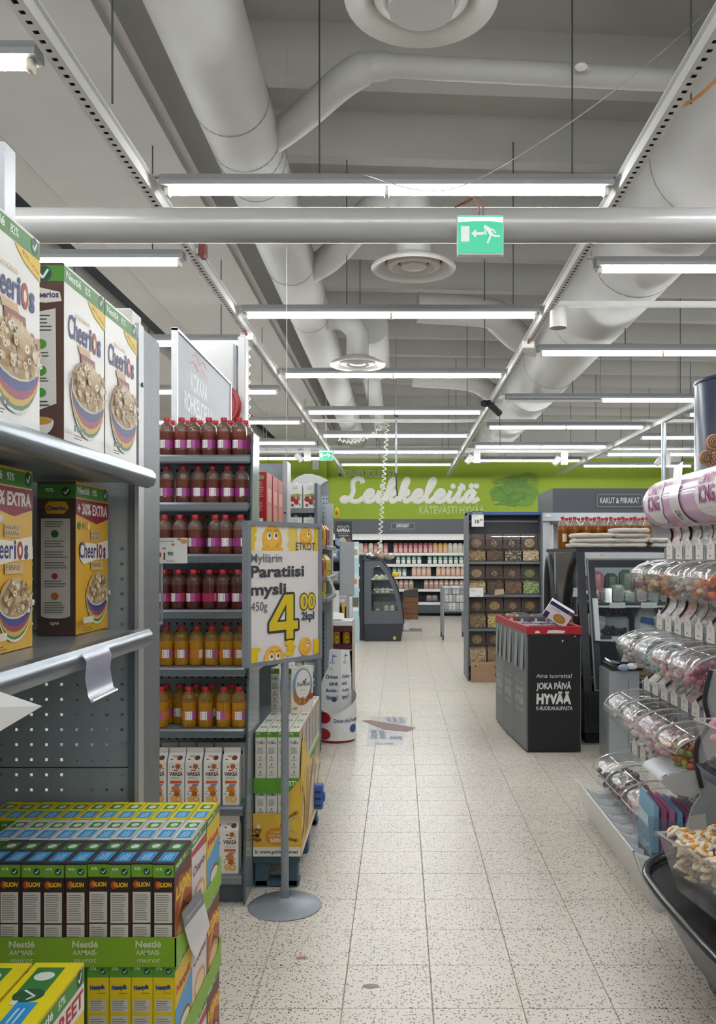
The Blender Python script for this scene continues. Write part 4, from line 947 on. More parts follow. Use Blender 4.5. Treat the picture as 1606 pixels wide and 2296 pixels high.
for z in (.205, .24, .275): obj('slot', MB(mat('#23386a', .6)).box(-.4355, 4.3985, z, -.405, 4.3995, z+.012), bc)
obj('side_lug', MB(BLU).box(-.395, 4.41, .23, -.385, 4.45, .27, bev=.003), bc)

# ------------------------------------------------------------------ shelving run with red muesli boxes
g2 = thing('aisle_shelf_unit', (-.95, 4.9, 0), 'grey shelving run with red muesli boxes behind the juice bay', 'shelf unit')
obj('back_panel', MB(mat('#8e959b', .5, .2)).box(-1.03, 4.2, .1, -1.02, 5.6, 2.1), g2)
for z in (1.675, 1.3, .95, .55, .2):
    s = obj('shelf', MB(mat('#7f878d', .4, .3, .05)).box(-1.02, 4.2, z-.03, -.725, 5.42, z-.001), g2)
    obj('price_rail', MB(RAIL).box(-.725, 4.2, z-.036, -.715, 5.42, z+.003, bev=.003), s)
obj('upright', MB(POST).box(-.745, 5.45, 0, -.715, 5.62, 2.1), g2)
obj('end_plate', MB(mat('#9a9fa4', .45, .2)).box(-1.02, 5.6, .1, -.745, 5.612, 2.1), g2)
obj('bolt', MB(BLACK).cyl((-.73, 5.4495, 1.77), (-.73, 5.447, 1.77), .007, 8), g2)
def f_myl(w, h): return [('r', 0, 0, w, h, '#b2433a'), ('e', w*.5, h*.8, w*.16, h*.07, '#3f7f42'), ('p', [(w*.2, h*.42), (w*.8, h*.42), (w*.85, h*.7), (w*.15, h*.7)], '#c98a78'), ('e', w*.5, h*.2, w*.34, h*.18, '#9a8a52'), ('e', w*.5, h*.22, w*.26, h*.12, '#b86a4a')]
def l_myl(d, h): return [('e', d*.42, h*.9, d*.36, h*.045, '#e8e2cc'), ('e', d*.42, h*.9, d*.32, h*.036, '#3c7a3c'), ('t', 'Myllärin', d*.42, h*.885, h*.03, '#f0ecd8', {'w': d*.5, 'bold': .02}), ('tl', d*.1, h*.5, d*.8, h*.82, 9, '#e0a8a0'), ('tl', d*.1, h*.22, d*.7, h*.42, 7, '#e0a8a0'), ('r', d*.05, h*.02, d*.7, h*.1, '#e8e2d8')]
MY = Many(cereal('muesli_box', .2, .066, .28, '#b21e24', f_myl, l_myl, blank, 'red muesli box nearest the viewer, showing its printed spine', 'red muesli boxes'))
for i, y in enumerate((4.79, 5.02, 5.235)): MY.put((-.762, y, 1.6765), pi/2, ['red muesli box nearest the viewer, showing its printed spine', 'middle one of the three red muesli boxes', 'rear one of the three red muesli boxes by the grey upright'][i])
wr = thing('hanging_chain', (-.73, 5.54, 2.1), 'thin wire with a small chain hanging to the grey shelf upright', 'chain')
obj('wire', MB(mat('#b9bcbc', .4, .4)).cyl((-.73, 5.54, 2.2), (-.73, 5.54, 4.78), .002, 5), wr)
for k in range(4): obj('link', MB(mat('#c9cccc', .3, .6)).tube([(-.73+(.008*cos(a) if k % 2 else 0), 5.54+(0 if k % 2 else .008*cos(a)), 2.117+.024*k+.014*sin(a)) for a in [2*pi*i/8 for i in range(8)]], .002, 4, closed=True), wr)

# ------------------------------------------------------------------ second end bay with pomegranate cartons
e2 = thing('end_shelf_unit', (-.75, 6.4, 0), 'grey end bay holding white cartons with red fruit, below a white arch', 'shelf unit')
for z in (1.845, 1.6, 1.3, 1.0, .75, .53, .2):
    s = obj('shelf', MB(mat('#8f969b', .4, .3)).box(-1.0, 6.3, z-.03, -.625, 6.55, z-.001), e2)
    obj('price_rail', MB(RAIL).box(-1.0, 6.29, z-.035, -.628, 6.3, z+.002, bev=.003), s)
obj('upright', MB(DGREY).box(-.625, 6.28, 0, -.603, 6.6, 2.03), e2)
obj('perforated_back', MB(PEG).pegs((-1.0, 6.56, .1), (1,0,0), (0,0,1), 10, 48, .04, .04, .009), e2, fix=False)
obj('backing', MB(mat('#20262b', .8)).box(-1.0, 6.575, .1, -.62, 6.585, 2.02), e2)
def pom():
    o = obj('drink_carton', MB(mat('#e6e3dd', .4)).box(-.048, -.035, 0, .048, .035, .182, bev=.003)); tag(o, 'x', 'carton')
    decal('printed_design', [(front(-.048, -.035, 0), [('tl', .025, .14, .07, .165, 3, '#9aa09c'), ('r', .002, .088, .094, .105, '#b9c9a2'), ('e', .06, .098, .026, .014, '#7f9f52'), ('e', .03, .098, .02, .01, '#90ac60'), ('e', .028, .07, .021, .021, '#a0302e'), ('e', .055, .05, .017, .022, '#9c2e30'), ('e', .07, .075, .014, .014, '#b84a40'), ('e', .026, .025, .012, .012, '#b84a40'), ('e', .078, .03, .009, .012, '#8fb070')])], o)
    obj('cap', MB(WHITE).cyl((0, .01, .182), (0, .01, .196), .014, 10), o)
    return o
PM = Many(pom())
for zi, (z, nm) in enumerate(((1.845, 'top shelf of the end bay'), (1.6, 'second shelf of the end bay'), (.53, 'low shelf behind the upright cereal box'))):
    for i, px in enumerate((664, 696)):
        PM.put(((px-CX)*6.36/F_PX, 6.36, z), 0, 'white carton with red fruit, %s one on the %s' % (('left', 'right')[i], nm), 'fruit drink cartons')
ar = []
for px, py in ((648, 1092), (655, 1080), (668, 1069), (684, 1063), (700, 1063), (718, 1068), (737, 1077), (726, 1083), (712, 1094), (712, 1100), (648, 1100)):
    ar.append(((px-CX)*6.7/F_PX, 1.5-(py-CY)*6.7/F_PX))
at_ = thing('arch_topper', (-.75, 6.7, 1.98), 'white arched header sign above the fruit drink cartons', 'sign')
obj('arch', MB(WHITE).prism(ar, 1, 6.69, 6.71), at_)
obj('grey_inlay', MB(mat('#8e9296', .5, .1)).prism([((px-CX)*6.72/F_PX, 1.5-(py-CY)*6.72/F_PX) for px, py in ((712, 1112), (712, 1096), (724, 1085), (736, 1079), (736, 1112))], 1, 6.712, 6.725), at_)
obj('stem', MB(POST).box(-.8, 6.6, 1.9, -.78, 6.7, 2.02), at_)

# ------------------------------------------------------------------ third run: coffee pouches facing the aisle
g3 = thing('pouch_shelf_unit', (-.75, 7.2, 0), 'grey shelving run with yellow and red pouches beside the aisle', 'shelf unit')
obj('perforated_panel', MB(PEG).pegs((-.76, 7.72, .1), (1,0,0), (0,0,1), 4, 48, .03, .042, .01), g3, fix=False)
obj('backing', MB(mat('#20262b', .8)).box(-.9, 7.735, .1, -.64, 7.745, 2.1), g3)
obj('upright', MB(POST).box(-.648, 7.6, 0, -.6, 7.74, 1.96), g3)
obj('perforated_upright', MB(PEG).pegs((-.67, 7.59, .1), (1,0,0), (0,0,1), 1, 44, .025, .042, .009), g3, fix=False)
obj('back_panel', MB(mat('#3b434a', .6)).box(-.91, 6.62, .1, -.9, 7.7, 2.0), g3)
for z in (1.575, 1.33, 1.165):
    s = obj('shelf', MB(mat('#8f969b', .4, .3)).box(-.9, 6.62, z-.025, -.57, 7.58, z-.001), g3)
    obj('price_rail', MB(RAIL).box(-.57, 6.62, z-.032, -.56, 7.58, z+.002, bev=.003), s)
    obj('bracket', MB(POST).prism([(7.55, z-.025), (7.58, z-.025), (7.58, z-.16)], 0, -.85, -.62), s)
def pouch(c, c2):
    o = obj('coffee_pouch', MB(mat(c, .3, .1, .1, 25, bump=.3)).raw([(-.045,-.028,0),(.045,-.028,0),(.045,.028,0),(-.045,.028,0),(-.05,-.034,.05),(.05,-.034,.05),(.05,.034,.05),(-.05,.034,.05),(-.05,-.03,.13),(.05,-.03,.13),(.05,.03,.13),(-.05,.03,.13),(-.05,-.003,.165),(.05,-.003,.165),(.05,.003,.165),(-.05,.003,.165)],
        [(0,3,2,1)]+[(a+i, a+(i+1) % 4, a+4+(i+1) % 4, a+4+i) for a in (0,4,8) for i in range(4)]+[(12,13,14,15)])); tag(o, 'x', 'pouch', 'coffee pouches')
    decal('printed_design', [(front(-.05, -.0345, 0), [('r', .012, .03, .088, .05, c2), ('tl', .02, .06, .08, .1, 3, c2)]), (left(-.0505, .034, 0), [('r', .012, .05, .056, .11, c2)])], o)
    obj('seal_strip', MB(mat(c, .35, .1)).box(-.05, -.0025, .165, .05, .0025, .178), o)
    return o
PY, PR = Many(pouch('#d8b81e', '#8f6a18')), Many(pouch('#8e2226', '#d8c0a0'))
for M_, x, y, z, lb in ((PY, -.655, 6.69, 1.576, 'yellow pouch at the front end of the upper pouch shelf'), (PR, -.65, 6.86, 1.576, 'dark red pouch second on the upper pouch shelf'), (PR, -.65, 7.02, 1.576, 'dark red pouch last on the upper pouch shelf'),
    (PR, -.665, 6.69, 1.331, 'dark red pouch at the front of the middle pouch shelf'), (PY, -.65, 6.84, 1.331, 'first yellow pouch on the middle pouch shelf'), (PY, -.65, 6.98, 1.331, 'second yellow pouch on the middle pouch shelf'), (PY, -.65, 7.12, 1.331, 'third yellow pouch on the middle pouch shelf'),
    (PY, -.66, 6.75, 1.166, 'yellow pouch alone on the lower pouch shelf')):
    M_.put((x+.042, y, z), pi/2, lb)
PY.put((-.56, 7.66, 1.83), pi/2, 'small yellow pouch hanging high on the grey upright', scale=.6)
tag(obj('hook', MB(POST).cyl((-.6, 7.66, 1.828), (-.53, 7.66, 1.828), .004, 6), at=(-.6, 7.66, 1.82)), 'steel hook carrying the small yellow pouch', 'hook')
tg = thing('shelf_tag', (-.6, 6.75, 1.2), 'white paper tag hanging askew from the middle pouch shelf', 'price tag')
obj('paper', MB(WHITE).raw([(-.561, 6.75, 1.31), (-.546, 6.75, 1.325), (-.5, 6.8, 1.2), (-.515, 6.8, 1.195)], [(0,1,2,3)]), tg, fix=False)

# ------------------------------------------------------------------ can display, grey panel, snack rack, dark sign
cd = thing('can_display', (-.58, 7.9, 0), 'white and dark red cardboard tower of yellow cans behind the donation bin', 'display stand')
DR = mat('#541c22', .5)
cx0, cx1 = -.735, -.432
zt = [.255, .475, .69]
for i, z in enumerate(zt):
    obj('tray', MB(DR).box(cx0, 7.8, z-.05, cx1, 8.15, z).box(cx0, 7.8, z, cx0+.006, 8.15, z+.115).box(cx1-.006, 7.8, z, cx1, 8.15, z+.115).box(cx0, 8.145, z, cx1, 8.15, z+.115), cd)
    obj('back_card', MB(DR).box(cx0+.006, 7.98, z, cx1-.006, 7.985, z+.115), cd)
obj('top_tray', MB(DR).box(cx0, 7.79, .805, cx1, 8.15, .857), cd); obj('top_lip', MB(WHITE).box(cx0, 7.785, .858, cx1+.004, 8.16, .9), cd); obj('plinth', MB(DR).box(cx0, 7.8, 0, cx1, 8.15, .205), cd)
obj('side_card', MB(mat('#c9bca8', .6)).box(cx1+.001, 7.79, .02, cx1+.006, 8.2, .9), cd)
def can():
    t = thing('food_can', (0,0,0), 'x', 'can', 'yellow food cans')
    st = mat('#c9c9c4', .25, .9)
    obj('body', MB(mat('#c99a12', .3, .2, .25, 60)).lathe([(.039, .004), (.039, .106)], 16), t, smooth=50)
    obj('rim', MB(st).lathe([(.038, 0), (.04, .003), (.039, .006)], 16), t, smooth=50); obj('lid', MB(st).lathe([(.039, .104), (.04, .108), (.038, .111), (.034, .108), (.001, .108)], 16), t, smooth=50)
    lbm = MB()
    for c, z0_, z1_, a0, a1 in (('#8a4a1a', .07, .09, 4.2, 5.3), ('#5f7a2c', .03, .045, 4.5, 5.2)):
        lbm.face([(.0395*cos(a), .0395*sin(a), z) for a, z in ((a0, z0_), ((a0+a1)/2, z0_), (a1, z0_), (a1, z1_), ((a0+a1)/2, z1_), (a0, z1_))], ink(c))
    obj('label_print', lbm, t, fix=False)
    return t
CN = Many(can())
for j, z in enumerate(zt):
    for i in range(3): CN.put((cx0+.055+.097*i, 7.86, z+.0005), R.uniform(-.3, .3), 'yellow food can, %s from left on the %s tier of the tower' % (ORD[i], ('lowest', 'middle', 'upper')[j]))
op = tag(obj('orange_pack', MB(mat('#d89a2a', .45, 0, .1)).box(cx0+.005, 7.83, .9005, cx0+.065, 7.88, 1.02, bev=.004), at=(cx0+.03, 7.85, .9)), 'orange carton pack on top of the can tower', 'pack')
decal('pack_print', [(front(cx0+.005, 7.83, .9), [('r', .008, .06, .05, .1, '#b86a1c'), ('tl', .01, .02, .05, .05, 3, '#f0d8a0')])], op)
lf_ = thing('leaflet_pile', (-.6, 7.9, .9), 'grey and white leaflets lying slanted on the can tower', 'leaflets')
for k in range(3): obj('leaflet', MB(mat(('#d8d8d6', '#a8acb0', '#e4e2de')[k], .5)).raw([(-.665+.02*k, 7.84, .902+.004*k), (-.55+.02*k, 7.86, .902+.004*k), (-.56+.02*k, 8.0, .915+.02*k), (-.67+.02*k, 7.98, .92+.03*k)], [(0,1,2,3)]), lf_, fix=False)
gpn = thing('grey_panel_sign', (-.53, 8.6, 0), 'plain grey rectangular panel on posts left of the deli case', 'sign')
obj('panel', MB(mat('#9ea1a4', .5, .15, .06)).box(-.6, 8.59, 1.096, -.453, 8.61, 1.635), gpn)
obj('edge_trim', MB(DGREY).box(-.603, 8.588, 1.09, -.598, 8.612, 1.64), gpn)
obj('post', MB(POST).box(-.535, 8.6, .02, -.51, 8.62, 1.1), gpn); obj('foot_plate', MB(POST).box(-.6, 8.5, 0, -.45, 8.7, .02), gpn)
wpn = thing('white_board', (-.65, 8.3, 0), 'white narrow board standing behind the can tower', 'board')
obj('board', MB(WHITE).box(-.66, 8.3, .02, -.585, 8.32, 1.16).box(-.49, 8.34, .02, -.46, 8.36, 1.1), wpn); obj('foot', MB(WHITE).box(-.67, 8.25, 0, -.45, 8.4, .02), wpn)
yp = tag(obj('yellow_pack', MB(mat('#d6a91e', .4)).box(-.565, 8.4, .0, -.54, 8.45, 1.02, bev=.004), at=(-.55, 8.42, 0)), 'tall yellow packed strip between the white boards', 'pack')
sr = thing('snack_rack', (-.75, 9.3, 0), 'dark snack rack with light bags below a black RAPEAA sign', 'rack')
obj('frame', MB(BLACK).box(-.95, 9.35, 0, -.55, 9.4, 1.62), sr)
for z in (1.44, 1.2, .95): obj('shelf', MB(BLACK).box(-.95, 9.1, z-.02, -.6, 9.35, z), sr)
def snack(c):
    o = obj('snack_bag', MB(mat(c, .25, .2, .2, 30, bump=.4)).raw([(x*.045, -.02, z) for x, z in ((-1,0),(1,0),(1,.13),(-1,.13))]+[(x*.035, -.04, z) for x, z in ((-1,.03),(1,.03),(1,.1),(-1,.1))]+[(x*.045, .01, z) for x, z in ((-1,0),(1,0),(1,.13),(-1,.13))], [(0,1,5,4),(1,2,6,5),(2,3,7,6),(3,0,4,7),(4,5,6,7),(0,8,9,1),(1,9,10,2),(2,10,11,3),(3,11,8,0),(8,11,10,9)])); tag(o, 'x', 'snack bag', 'snack bags')
    decal('printed_design', [(front(-.035, -.0405, 0), [('r', .012, .05, .058, .08, '#e4e4e0')])], o); return o
S1, S2 = Many(snack('#8f9fb4')), Many(snack('#c9c8c2'))
for j, z in enumerate((1.44, 1.2, .95)):
    for i in range(2): (S1 if j == 0 else S2).put((-.7+.09*i, 9.2, z), 0, '%s snack bag, %s one on the %s snack rack shelf' % ('blue-grey' if j == 0 else 'pale', ('left', 'right')[i], ('upper', 'middle', 'lower')[j]))
rs_ = thing('black_sign', (-.6, 9.32, 1.63), 'black sign reading RAPEAA with a snack picture, above the snack rack', 'sign')
obj('plate', MB(mat('#33363a', .5)).box(-.7, 9.3, 1.6, -.515, 9.315, 1.87), rs_)
decal('lettering', [(front(-.7, 9.3, 1.6), [('t', 'MAISTA UUTTA', .09, .2, .022, '#dcdcda', {'w': .13}), ('t', 'RAPEAA', .09, .155, .034, '#ececea', {'w': .14, 'bold': .03}), ('tl', .03, .135, .15, .145, 1, '#b9b9b6'), ('t', 'TUNNELMAA', .095, .105, .018, '#dcdcda', {'w': .12}), ('p', [(.03, .0), (.04, .08), (.09, .1), (.12, .07), (.125, 0)], '#b9b8a8'), ('e', .15, .04, .025, .05, '#7a5a44'), ('e', .02, .05, .02, .04, '#7f95b4')])], rs_)

# ------------------------------------------------------------------ donation bin with card
BC = (-.507, 6.96)
db = thing('donation_bin', (BC[0], BC[1], 0), 'white round cardboard bin asking Onhan siinä Avainlippu', 'bin')
rim = [.36, .36]
mb = MB(mat('#e9e7e4', .4)); rows_ = []
for k in range(2):
    rw = []
    for i in range(33):
        a = 2*pi*i/32; zt_ = .29+.07*(sin(a)+.25)+.05*max(0, cos(a))
        rw.append((BC[0]+.156*cos(a), BC[1]+.156*sin(a), .02 if k == 0 else zt_))
    rows_.append(rw)
mb.sheet(rows_); obj('bin_wall', mb, db, smooth=60)
obj('bin_floor', MB(mat('#8c8a88', .7)).lathe([(.001, .05), (.153, .05)], 32, c=(BC[0], BC[1], 0), caps=False), db)
obj('red_base', MB(mat('#a8322e', .5)).lathe([(.14, 0), (.145, .02)], 32, c=(BC[0], BC[1], 0)), db)
def wrap(mb, txt, a0, a1, z, h, c, r=.1566, bold=.02):
    V, Fs = glyphs(txt, bold); x0 = min(p[0] for p in V); x1 = max(p[0] for p in V)
    mb.raw([(BC[0]+r*cos(a0+(a1-a0)*(p[0]-x0)/(x1-x0)), BC[1]+r*sin(a0+(a1-a0)*(p[0]-x0)/(x1-x0)), z+p[1]*h/CAP) for p in V], Fs, ink(c)); return mb
wm = wrap(MB(), 'Onhan siinä Avainlippu?', 4.6, 6.4, .165, .03, '#3b4a80')
def round_patch(mb, aa, zz, ra, rz, m, r=.157):
    for i in range(12):
        t0, t1 = -pi/2+pi*i/12, -pi/2+pi*(i+1)/12
        a0, a1 = aa+ra*sin(t0), aa+ra*sin(t1)
        mb.face([(BC[0]+r*cos(a), BC[1]+r*sin(a), zz+sg*rz*cos(t)) for a, t, sg in ((a0, t0, -1), (a1, t1, -1), (a1, t1, 1), (a0, t0, 1))], m)
    return mb
round_patch(wm, 5.75, .11, .28, .034, ink('#3c5590'))
obj('lettering', wm, db, fix=False)
for aa, zz in ((4.02, .2), (4.02, .07)):
    obj('red_dot', round_patch(MB(), aa, zz, .42, .046, mat('#b01f2a', .35)), db, fix=False)
ca = thing('campaign_card', (BC[0], BC[1], .1), 'white folded card with Finnish flag key emblem standing in the round bin', 'card')
CW = mat('#e6e6e4', .45)
def bshape(): return [(-.16, .06), (-.16, .47), (-.13, .54), (-.1, .6), (-.095, .73), (-.08, .745), (.0, .74), (.0, .06)]
f1 = Vector((.93, -.0, 0)).normalized(); c0 = Vector((BC[0]+.035, BC[1]-.06, 0))
pl = MB(CW).raw([tuple(c0+f1*u+Vector((0,0,v))) for u, v in bshape()], [tuple(range(8))]); fa = obj('front_leaf', pl, ca, fix=False)
f2 = Vector((.6, .8, 0)); pl = MB(CW).raw([tuple(c0+f2*u+Vector((0,0,v))) for u, v in ((0, .06), (.13, .06), (.13, .5), (.12, .6), (.105, .73), (.0, .74))], [tuple(range(6))]); fb = obj('side_leaf', pl, ca, fix=False)
def keyflag(u, s): return [('l', [(u, .64), (u, .70)], .005*s, '#3b4a80'), ('l', [(u+.014*s*cos(t)*1.1, .632+.009*sin(t)) for t in [2*pi*i/14 for i in range(15)]], .004*s, '#3b4a80'), ('r', u, .672, u+.036*s, .7, '#dfe4ee'), ('r', u, .682, u+.036*s, .689, '#34508f'), ('r', u+.01*s, .672, u+.016*s, .7, '#34508f')]
tx = []
for k, l_ in enumerate(('Onhan', 'siinä', 'Avain-', 'lippu?')): tx.append(('t', l_, .135, .505-.055*k, .028, '#34457c', {'al': 'r', 'bold': .03, 'w': (.1, .07, .1, .09)[k]}))
n1 = Vector((f1.y, -f1.x, 0)); n2 = Vector((f2.y, -f2.x, 0))
decal('lettering', [((tuple(c0-f1*.16+n1*.0), tuple(f1), (0,0,1), tuple(n1)), keyflag(.09, 1)+tx+[('p', [(.06, .595), (.095, .595), (.088, .57), (.067, .57)], '#d2d2ce'), ('e', .105, .335, .022, .02, '#3c5590')])], fa)
tx2 = [('t', l_, .012, .505-.055*k, .028, '#34457c', {'al': 'l', 'bold': .02, 'w': (.09, .06, .09, .08)[k]}) for k, l_ in enumerate(('Onhan', 'siinä', 'Avain-', 'lippu?'))]
decal('lettering', [((tuple(c0), tuple(f2), (0,0,1), tuple(n2)), keyflag(.045, 1)+tx2)], fb)
# ------------------------------------------------------------------ floor sticker
fsx = thing('floor_sticker', (-.1, 7.4, .001), 'worn floor sticker with brown stripe and blue key lettering', 'floor sticker')
def FP(px, py):
    Y = F_PX*EYE/(py-CY); return ((px-CX)*Y/F_PX, Y)
obj('clear_film', MB(clear('#f4f6f8', .05, .08, .3, 'sticker_film')).raw([(*FP(a, b), .0012) for a, b in ((822, 1672), (905, 1668), (915, 1608), (830, 1606))], [(0,1,2,3)]), fsx, fix=False)
obj('brown_stripe', MB(mat('#7d5648', .5, 0, .2, 30)).raw([(*FP(a, b), .0018) for a, b in ((811, 1616), (830, 1615), (875, 1622), (934, 1632), (914, 1641), (862, 1636))], [(0,1,2,3,4,5)]), fsx, fix=False)
def flat_text(mb, txt, px, py, px2, py2, h, c, bold=.02):
    a = Vector((*FP(px, py), 0)); b = Vector((*FP(px2, py2), 0)); u = (b-a); L_ = u.length; u.normalize(); v = Vector((-u.y, u.x, 0))
    prints(mb, ((a.x, a.y, .0015), tuple(u), tuple(v), (0,0,1)), [('t', txt, 0, 0, h, c, {'al': 'l', 'w': L_, 'bold': bold})])
for tx_ in (('Onhan siinä', 846, 1657, 843, 1637, .06, '#7f90b0', .02), ('Avainlippu?', 866, 1657, 860, 1637, .06, '#7f90b0', .02), ('Suomi', 902, 1652, 876, 1652, .12, '#6f84ac', .05), ('siinä', 878, 1619, 874, 1608, .05, '#8d9cb6', .02), ('Onhan', 893, 1622, 888, 1609, .05, '#8d9cb6', .02), ('lippu', 907, 1622, 902, 1609, .05, '#8d9cb6', .02)):
    fm_ = MB(); flat_text(fm_, *tx_); obj('lettering', fm_, fsx, fix=False)
fm_ = MB(); prints(fm_, ((*FP(842, 1668), .0015), (1,0,0), (0,1,0), (0,0,1)), [('l', [(0, 0), (.09, .0)], .014, '#8d9cb6'), ('e', .12, 0, .025, .03, '#8d9cb6'), ('l', [(.02, -.03), (.02, .04)], .02, '#8d9cb6')])
obj('key_emblem', fm_, fsx, fix=False)
for i, (px, py, r_, c) in enumerate(((832, 2211, .016, '#a39b8e'), (676, 2148, .012, '#b08a7c'), (1362, 1880, .014, '#a8783a'), (676, 1903, .01, '#3c3a38'))):
    x, y = FP(px, py); q = random.Random(i)
    tag(obj('floor_scrap', MB(mat(c, .8)).lathe([(r_*1.2, 0), (r_, .002), (.001, .003)], 9, c=(x, y, .0005), sx=1.6, sy=.8), at=(x, y, 0)), ['grey-brown smudge on the floor tiles near the bottom', 'small pinkish scrap on the floor right of the cereal display', 'orange scrap on the floor beside the candy tray', 'tiny dark scrap on the floor by the blue holder'][i], 'litter')
# ------------------------------------------------------------------ green back wall with lettering
WB_ = bpy.data.objects['wall_back']
gw = obj('green_panel', MB(GREEN).box(-3.8, 21.95, 2.4, 8, 22, 3.98), WB_)
obj('green_pilaster', MB(GREEN).box(-3.8, 21.75, 2.4, -1.85, 21.95, 3.98), WB_)
obj('white_pilaster', MB(WHITE).box(6.85, 21.7, 2.3, 7.15, 21.95, 4.05), WB_)
obj('cornice', MB(CONC2).box(-9, 21.85, 3.98, 8, 22, 4.3), WB_)
def WX(px): return (px-CX)*21.95/F_PX
def WZ(py): return EYE-(py-CY)*21.95/F_PX
GLY = {
 'L': (1.5, [[(1.2,1.7),(1.05,2.05),(.7,2.15),(.42,1.85),(.48,1.35),(.58,.95),(.5,.45),(.22,.06),(-.08,.02),(-.18,.2),(.02,.36),(.35,.22),(.75,.0),(1.15,.02),(1.5,.35)]]),
 'e': (.98, [[(0,.35),(.3,.42),(.62,.66),(.58,.96),(.32,1.0),(.1,.62),(.14,.18),(.42,-.02),(.75,.08),(.98,.35)]]),
 'i': (.7, [[(0,.35),(.14,.65),(.22,.98),(.14,.35),(.26,.0),(.5,.08),(.7,.35)]]),
 'k': (1.08, [[(0,.35),(.32,1.15),(.5,1.8),(.4,2.1),(.22,1.9),(.14,1.1),(.1,.0)], [(.11,.35),(.35,.85),(.6,.98),(.66,.72),(.32,.5),(.48,.25),(.62,.0),(.85,.08),(1.08,.35)]]),
 'l': (.78, [[(0,.35),(.34,1.1),(.52,1.8),(.4,2.1),(.22,1.85),(.12,.9),(.18,.15),(.42,-.02),(.62,.12),(.78,.35)]]),
 't': (.72, [[(0,.35),(.2,.9),(.34,1.65)], [(.34,1.65),(.18,.5),(.28,.02),(.5,.06),(.72,.35)], [(.02,1.2),(.62,1.28)]]),
 'ä': (1.1, [[(.66,.82),(.4,1.0),(.12,.66),(.1,.18),(.32,.0),(.56,.35),(.7,.98)], [(.7,.98),(.62,.35),(.74,.0),(.95,.08),(1.15,.3)]])}
def script_word(word, x, z, ux, uz, w, sl=.18):
    sh = []
    for ch in word:
        adv, strokes = GLY[ch]
        for st in strokes:
            pts = [(x+(p[0]+sl*p[1])*ux, z+p[1]*uz) for p in spline(st, 6)]
            sh.append(('l', pts, w, '#e4e2dc', 1))
        if ch == 'i': sh.append(('e', x+(.32+sl*1.4)*ux, z+1.42*uz, w*.62, w*.62, '#e4e2dc'))
        if ch == 'ä': sh += [('e', x+(.35+sl*1.4)*ux, z+1.45*uz, w*.6, w*.6, '#e4e2dc'), ('e', x+(.75+sl*1.4)*ux, z+1.45*uz, w*.6, w*.6, '#e4e2dc')]
        x += adv*ux
    return sh
art = []
q = random.Random(4)
for k in range(34):
    t = k/34; y0 = 1135-q.uniform(0, 60); x0_ = 1098+q.uniform(0, 60); ln = q.uniform(25, 55)
    art.append(('l', spline([(WX(x0_), WZ(y0)), (WX(x0_+ln*.4), WZ(y0-q.uniform(-4, 10))), (WX(x0_+ln*.8), WZ(y0-q.uniform(-8, 12))), (WX(min(1207, x0_+ln)), WZ(y0-q.uniform(-5, 14)))], 4), .022, '#5f8f45'))
art.insert(0, ('p', [(WX(a), WZ(b)) for a, b in ((1097, 1102), (1110, 1092), (1150, 1082), (1172, 1085), (1205, 1095), (1210, 1104), (1195, 1130), (1180, 1137), (1122, 1126), (1103, 1118))], '#6c9633'))
for rr in (10, 16, 22): art.append(('l', [(WX(1185+rr*cos(a)), WZ(1078+rr*.8*sin(a))) for a in [2*pi*i/16 for i in range(17)]], .02, '#5f8f45'))
wsh = [('t', 'MONIPUOLISESTI', WX(824), WZ(1070), .19, '#b9c68a', {'w': WX(890)-WX(757), 'bold': .01}), ('t', 'KÄTEVÄSTI HYVÄÄ', WX(940), WZ(1152), .19, '#c2cd98', {'al': 'l', 'w': 1.68, 'bold': .01})]
decal('green_wall_lettering', [(front(0, 21.95, 0), wsh+art)], gw, .01, .0008)
slet = script_word('Leikkeleitä', WX(771), WZ(1124), (WX(1080)-WX(771))/10.9, .272, .115)
LW = mat('#e6e4de', .5)
mb = MB(LW)
for st in slet:
    if st[0] == 'l': mb.tube([(p[0], 21.93, p[1]) for p in st[1]], .063, 8)
    else: mb.ball((st[1], 21.93, st[2]), .075, seg=12, rings=6)
mb.v = [(x, 21.94+(y-21.93)*.25, z) for x, y, z in mb.v]
obj('script_lettering', mb, gw, smooth=50)

# ------------------------------------------------------------------ chilled multideck along the back wall
mdk = thing('chilled_multideck', (.1, 21.5, 0), 'long dark open chiller with shelves of deli packs under the green wall', 'chiller')
DK = mat('#474b50', .5, 0, .05); TEALD = mat('#3c474c', .5)
mx0, mx1 = -2.75, 1.95
obj('header', MB(DK).box(-2.75, 21.3, 2.05, mx1+.8, 21.94, 2.4), mdk)
hs = obj('name_plate', MB(mat('#3a3e43', .5)).box((877-CX)*21.3/F_PX, 21.285, 2.145, (930-CX)*21.3/F_PX, 21.299, 2.31), mdk)
decal('lettering', [(front((877-CX)*21.3/F_PX, 21.285, 2.145), [('t', 'LEIKKELEET', .295, .055, .075, '#dcdcd8', {'w': .32, 'bold': .02}), ('l', [(.01, .01), (.58, .01), (.58, .155), (.01, .155), (.01, .01)], .012, '#8d9194')])], hs)
cp_ = [(21.15+.14*(1-cos(t)), 1.88+.16*sin(t)) for t in [pi/2*i/6 for i in range(7)]]
obj('canopy', MB(mat('#dcdad6', .35)).prism(cp_+[(21.5, 2.04), (21.5, 1.88)], 0, mx0, mx1), mdk, smooth=40)
obj('back_wall', MB(mat('#3f464b', .5)).box(mx0, 21.9, .3, mx1, 21.94, 2.05), mdk)
for sx in (mx0, mx1-.05): obj('side_wall', MB(TEALD).box(sx, 21.2, 0, sx+.05, 21.9, 1.9), mdk)
WR = mat('#d9dad8', .4)
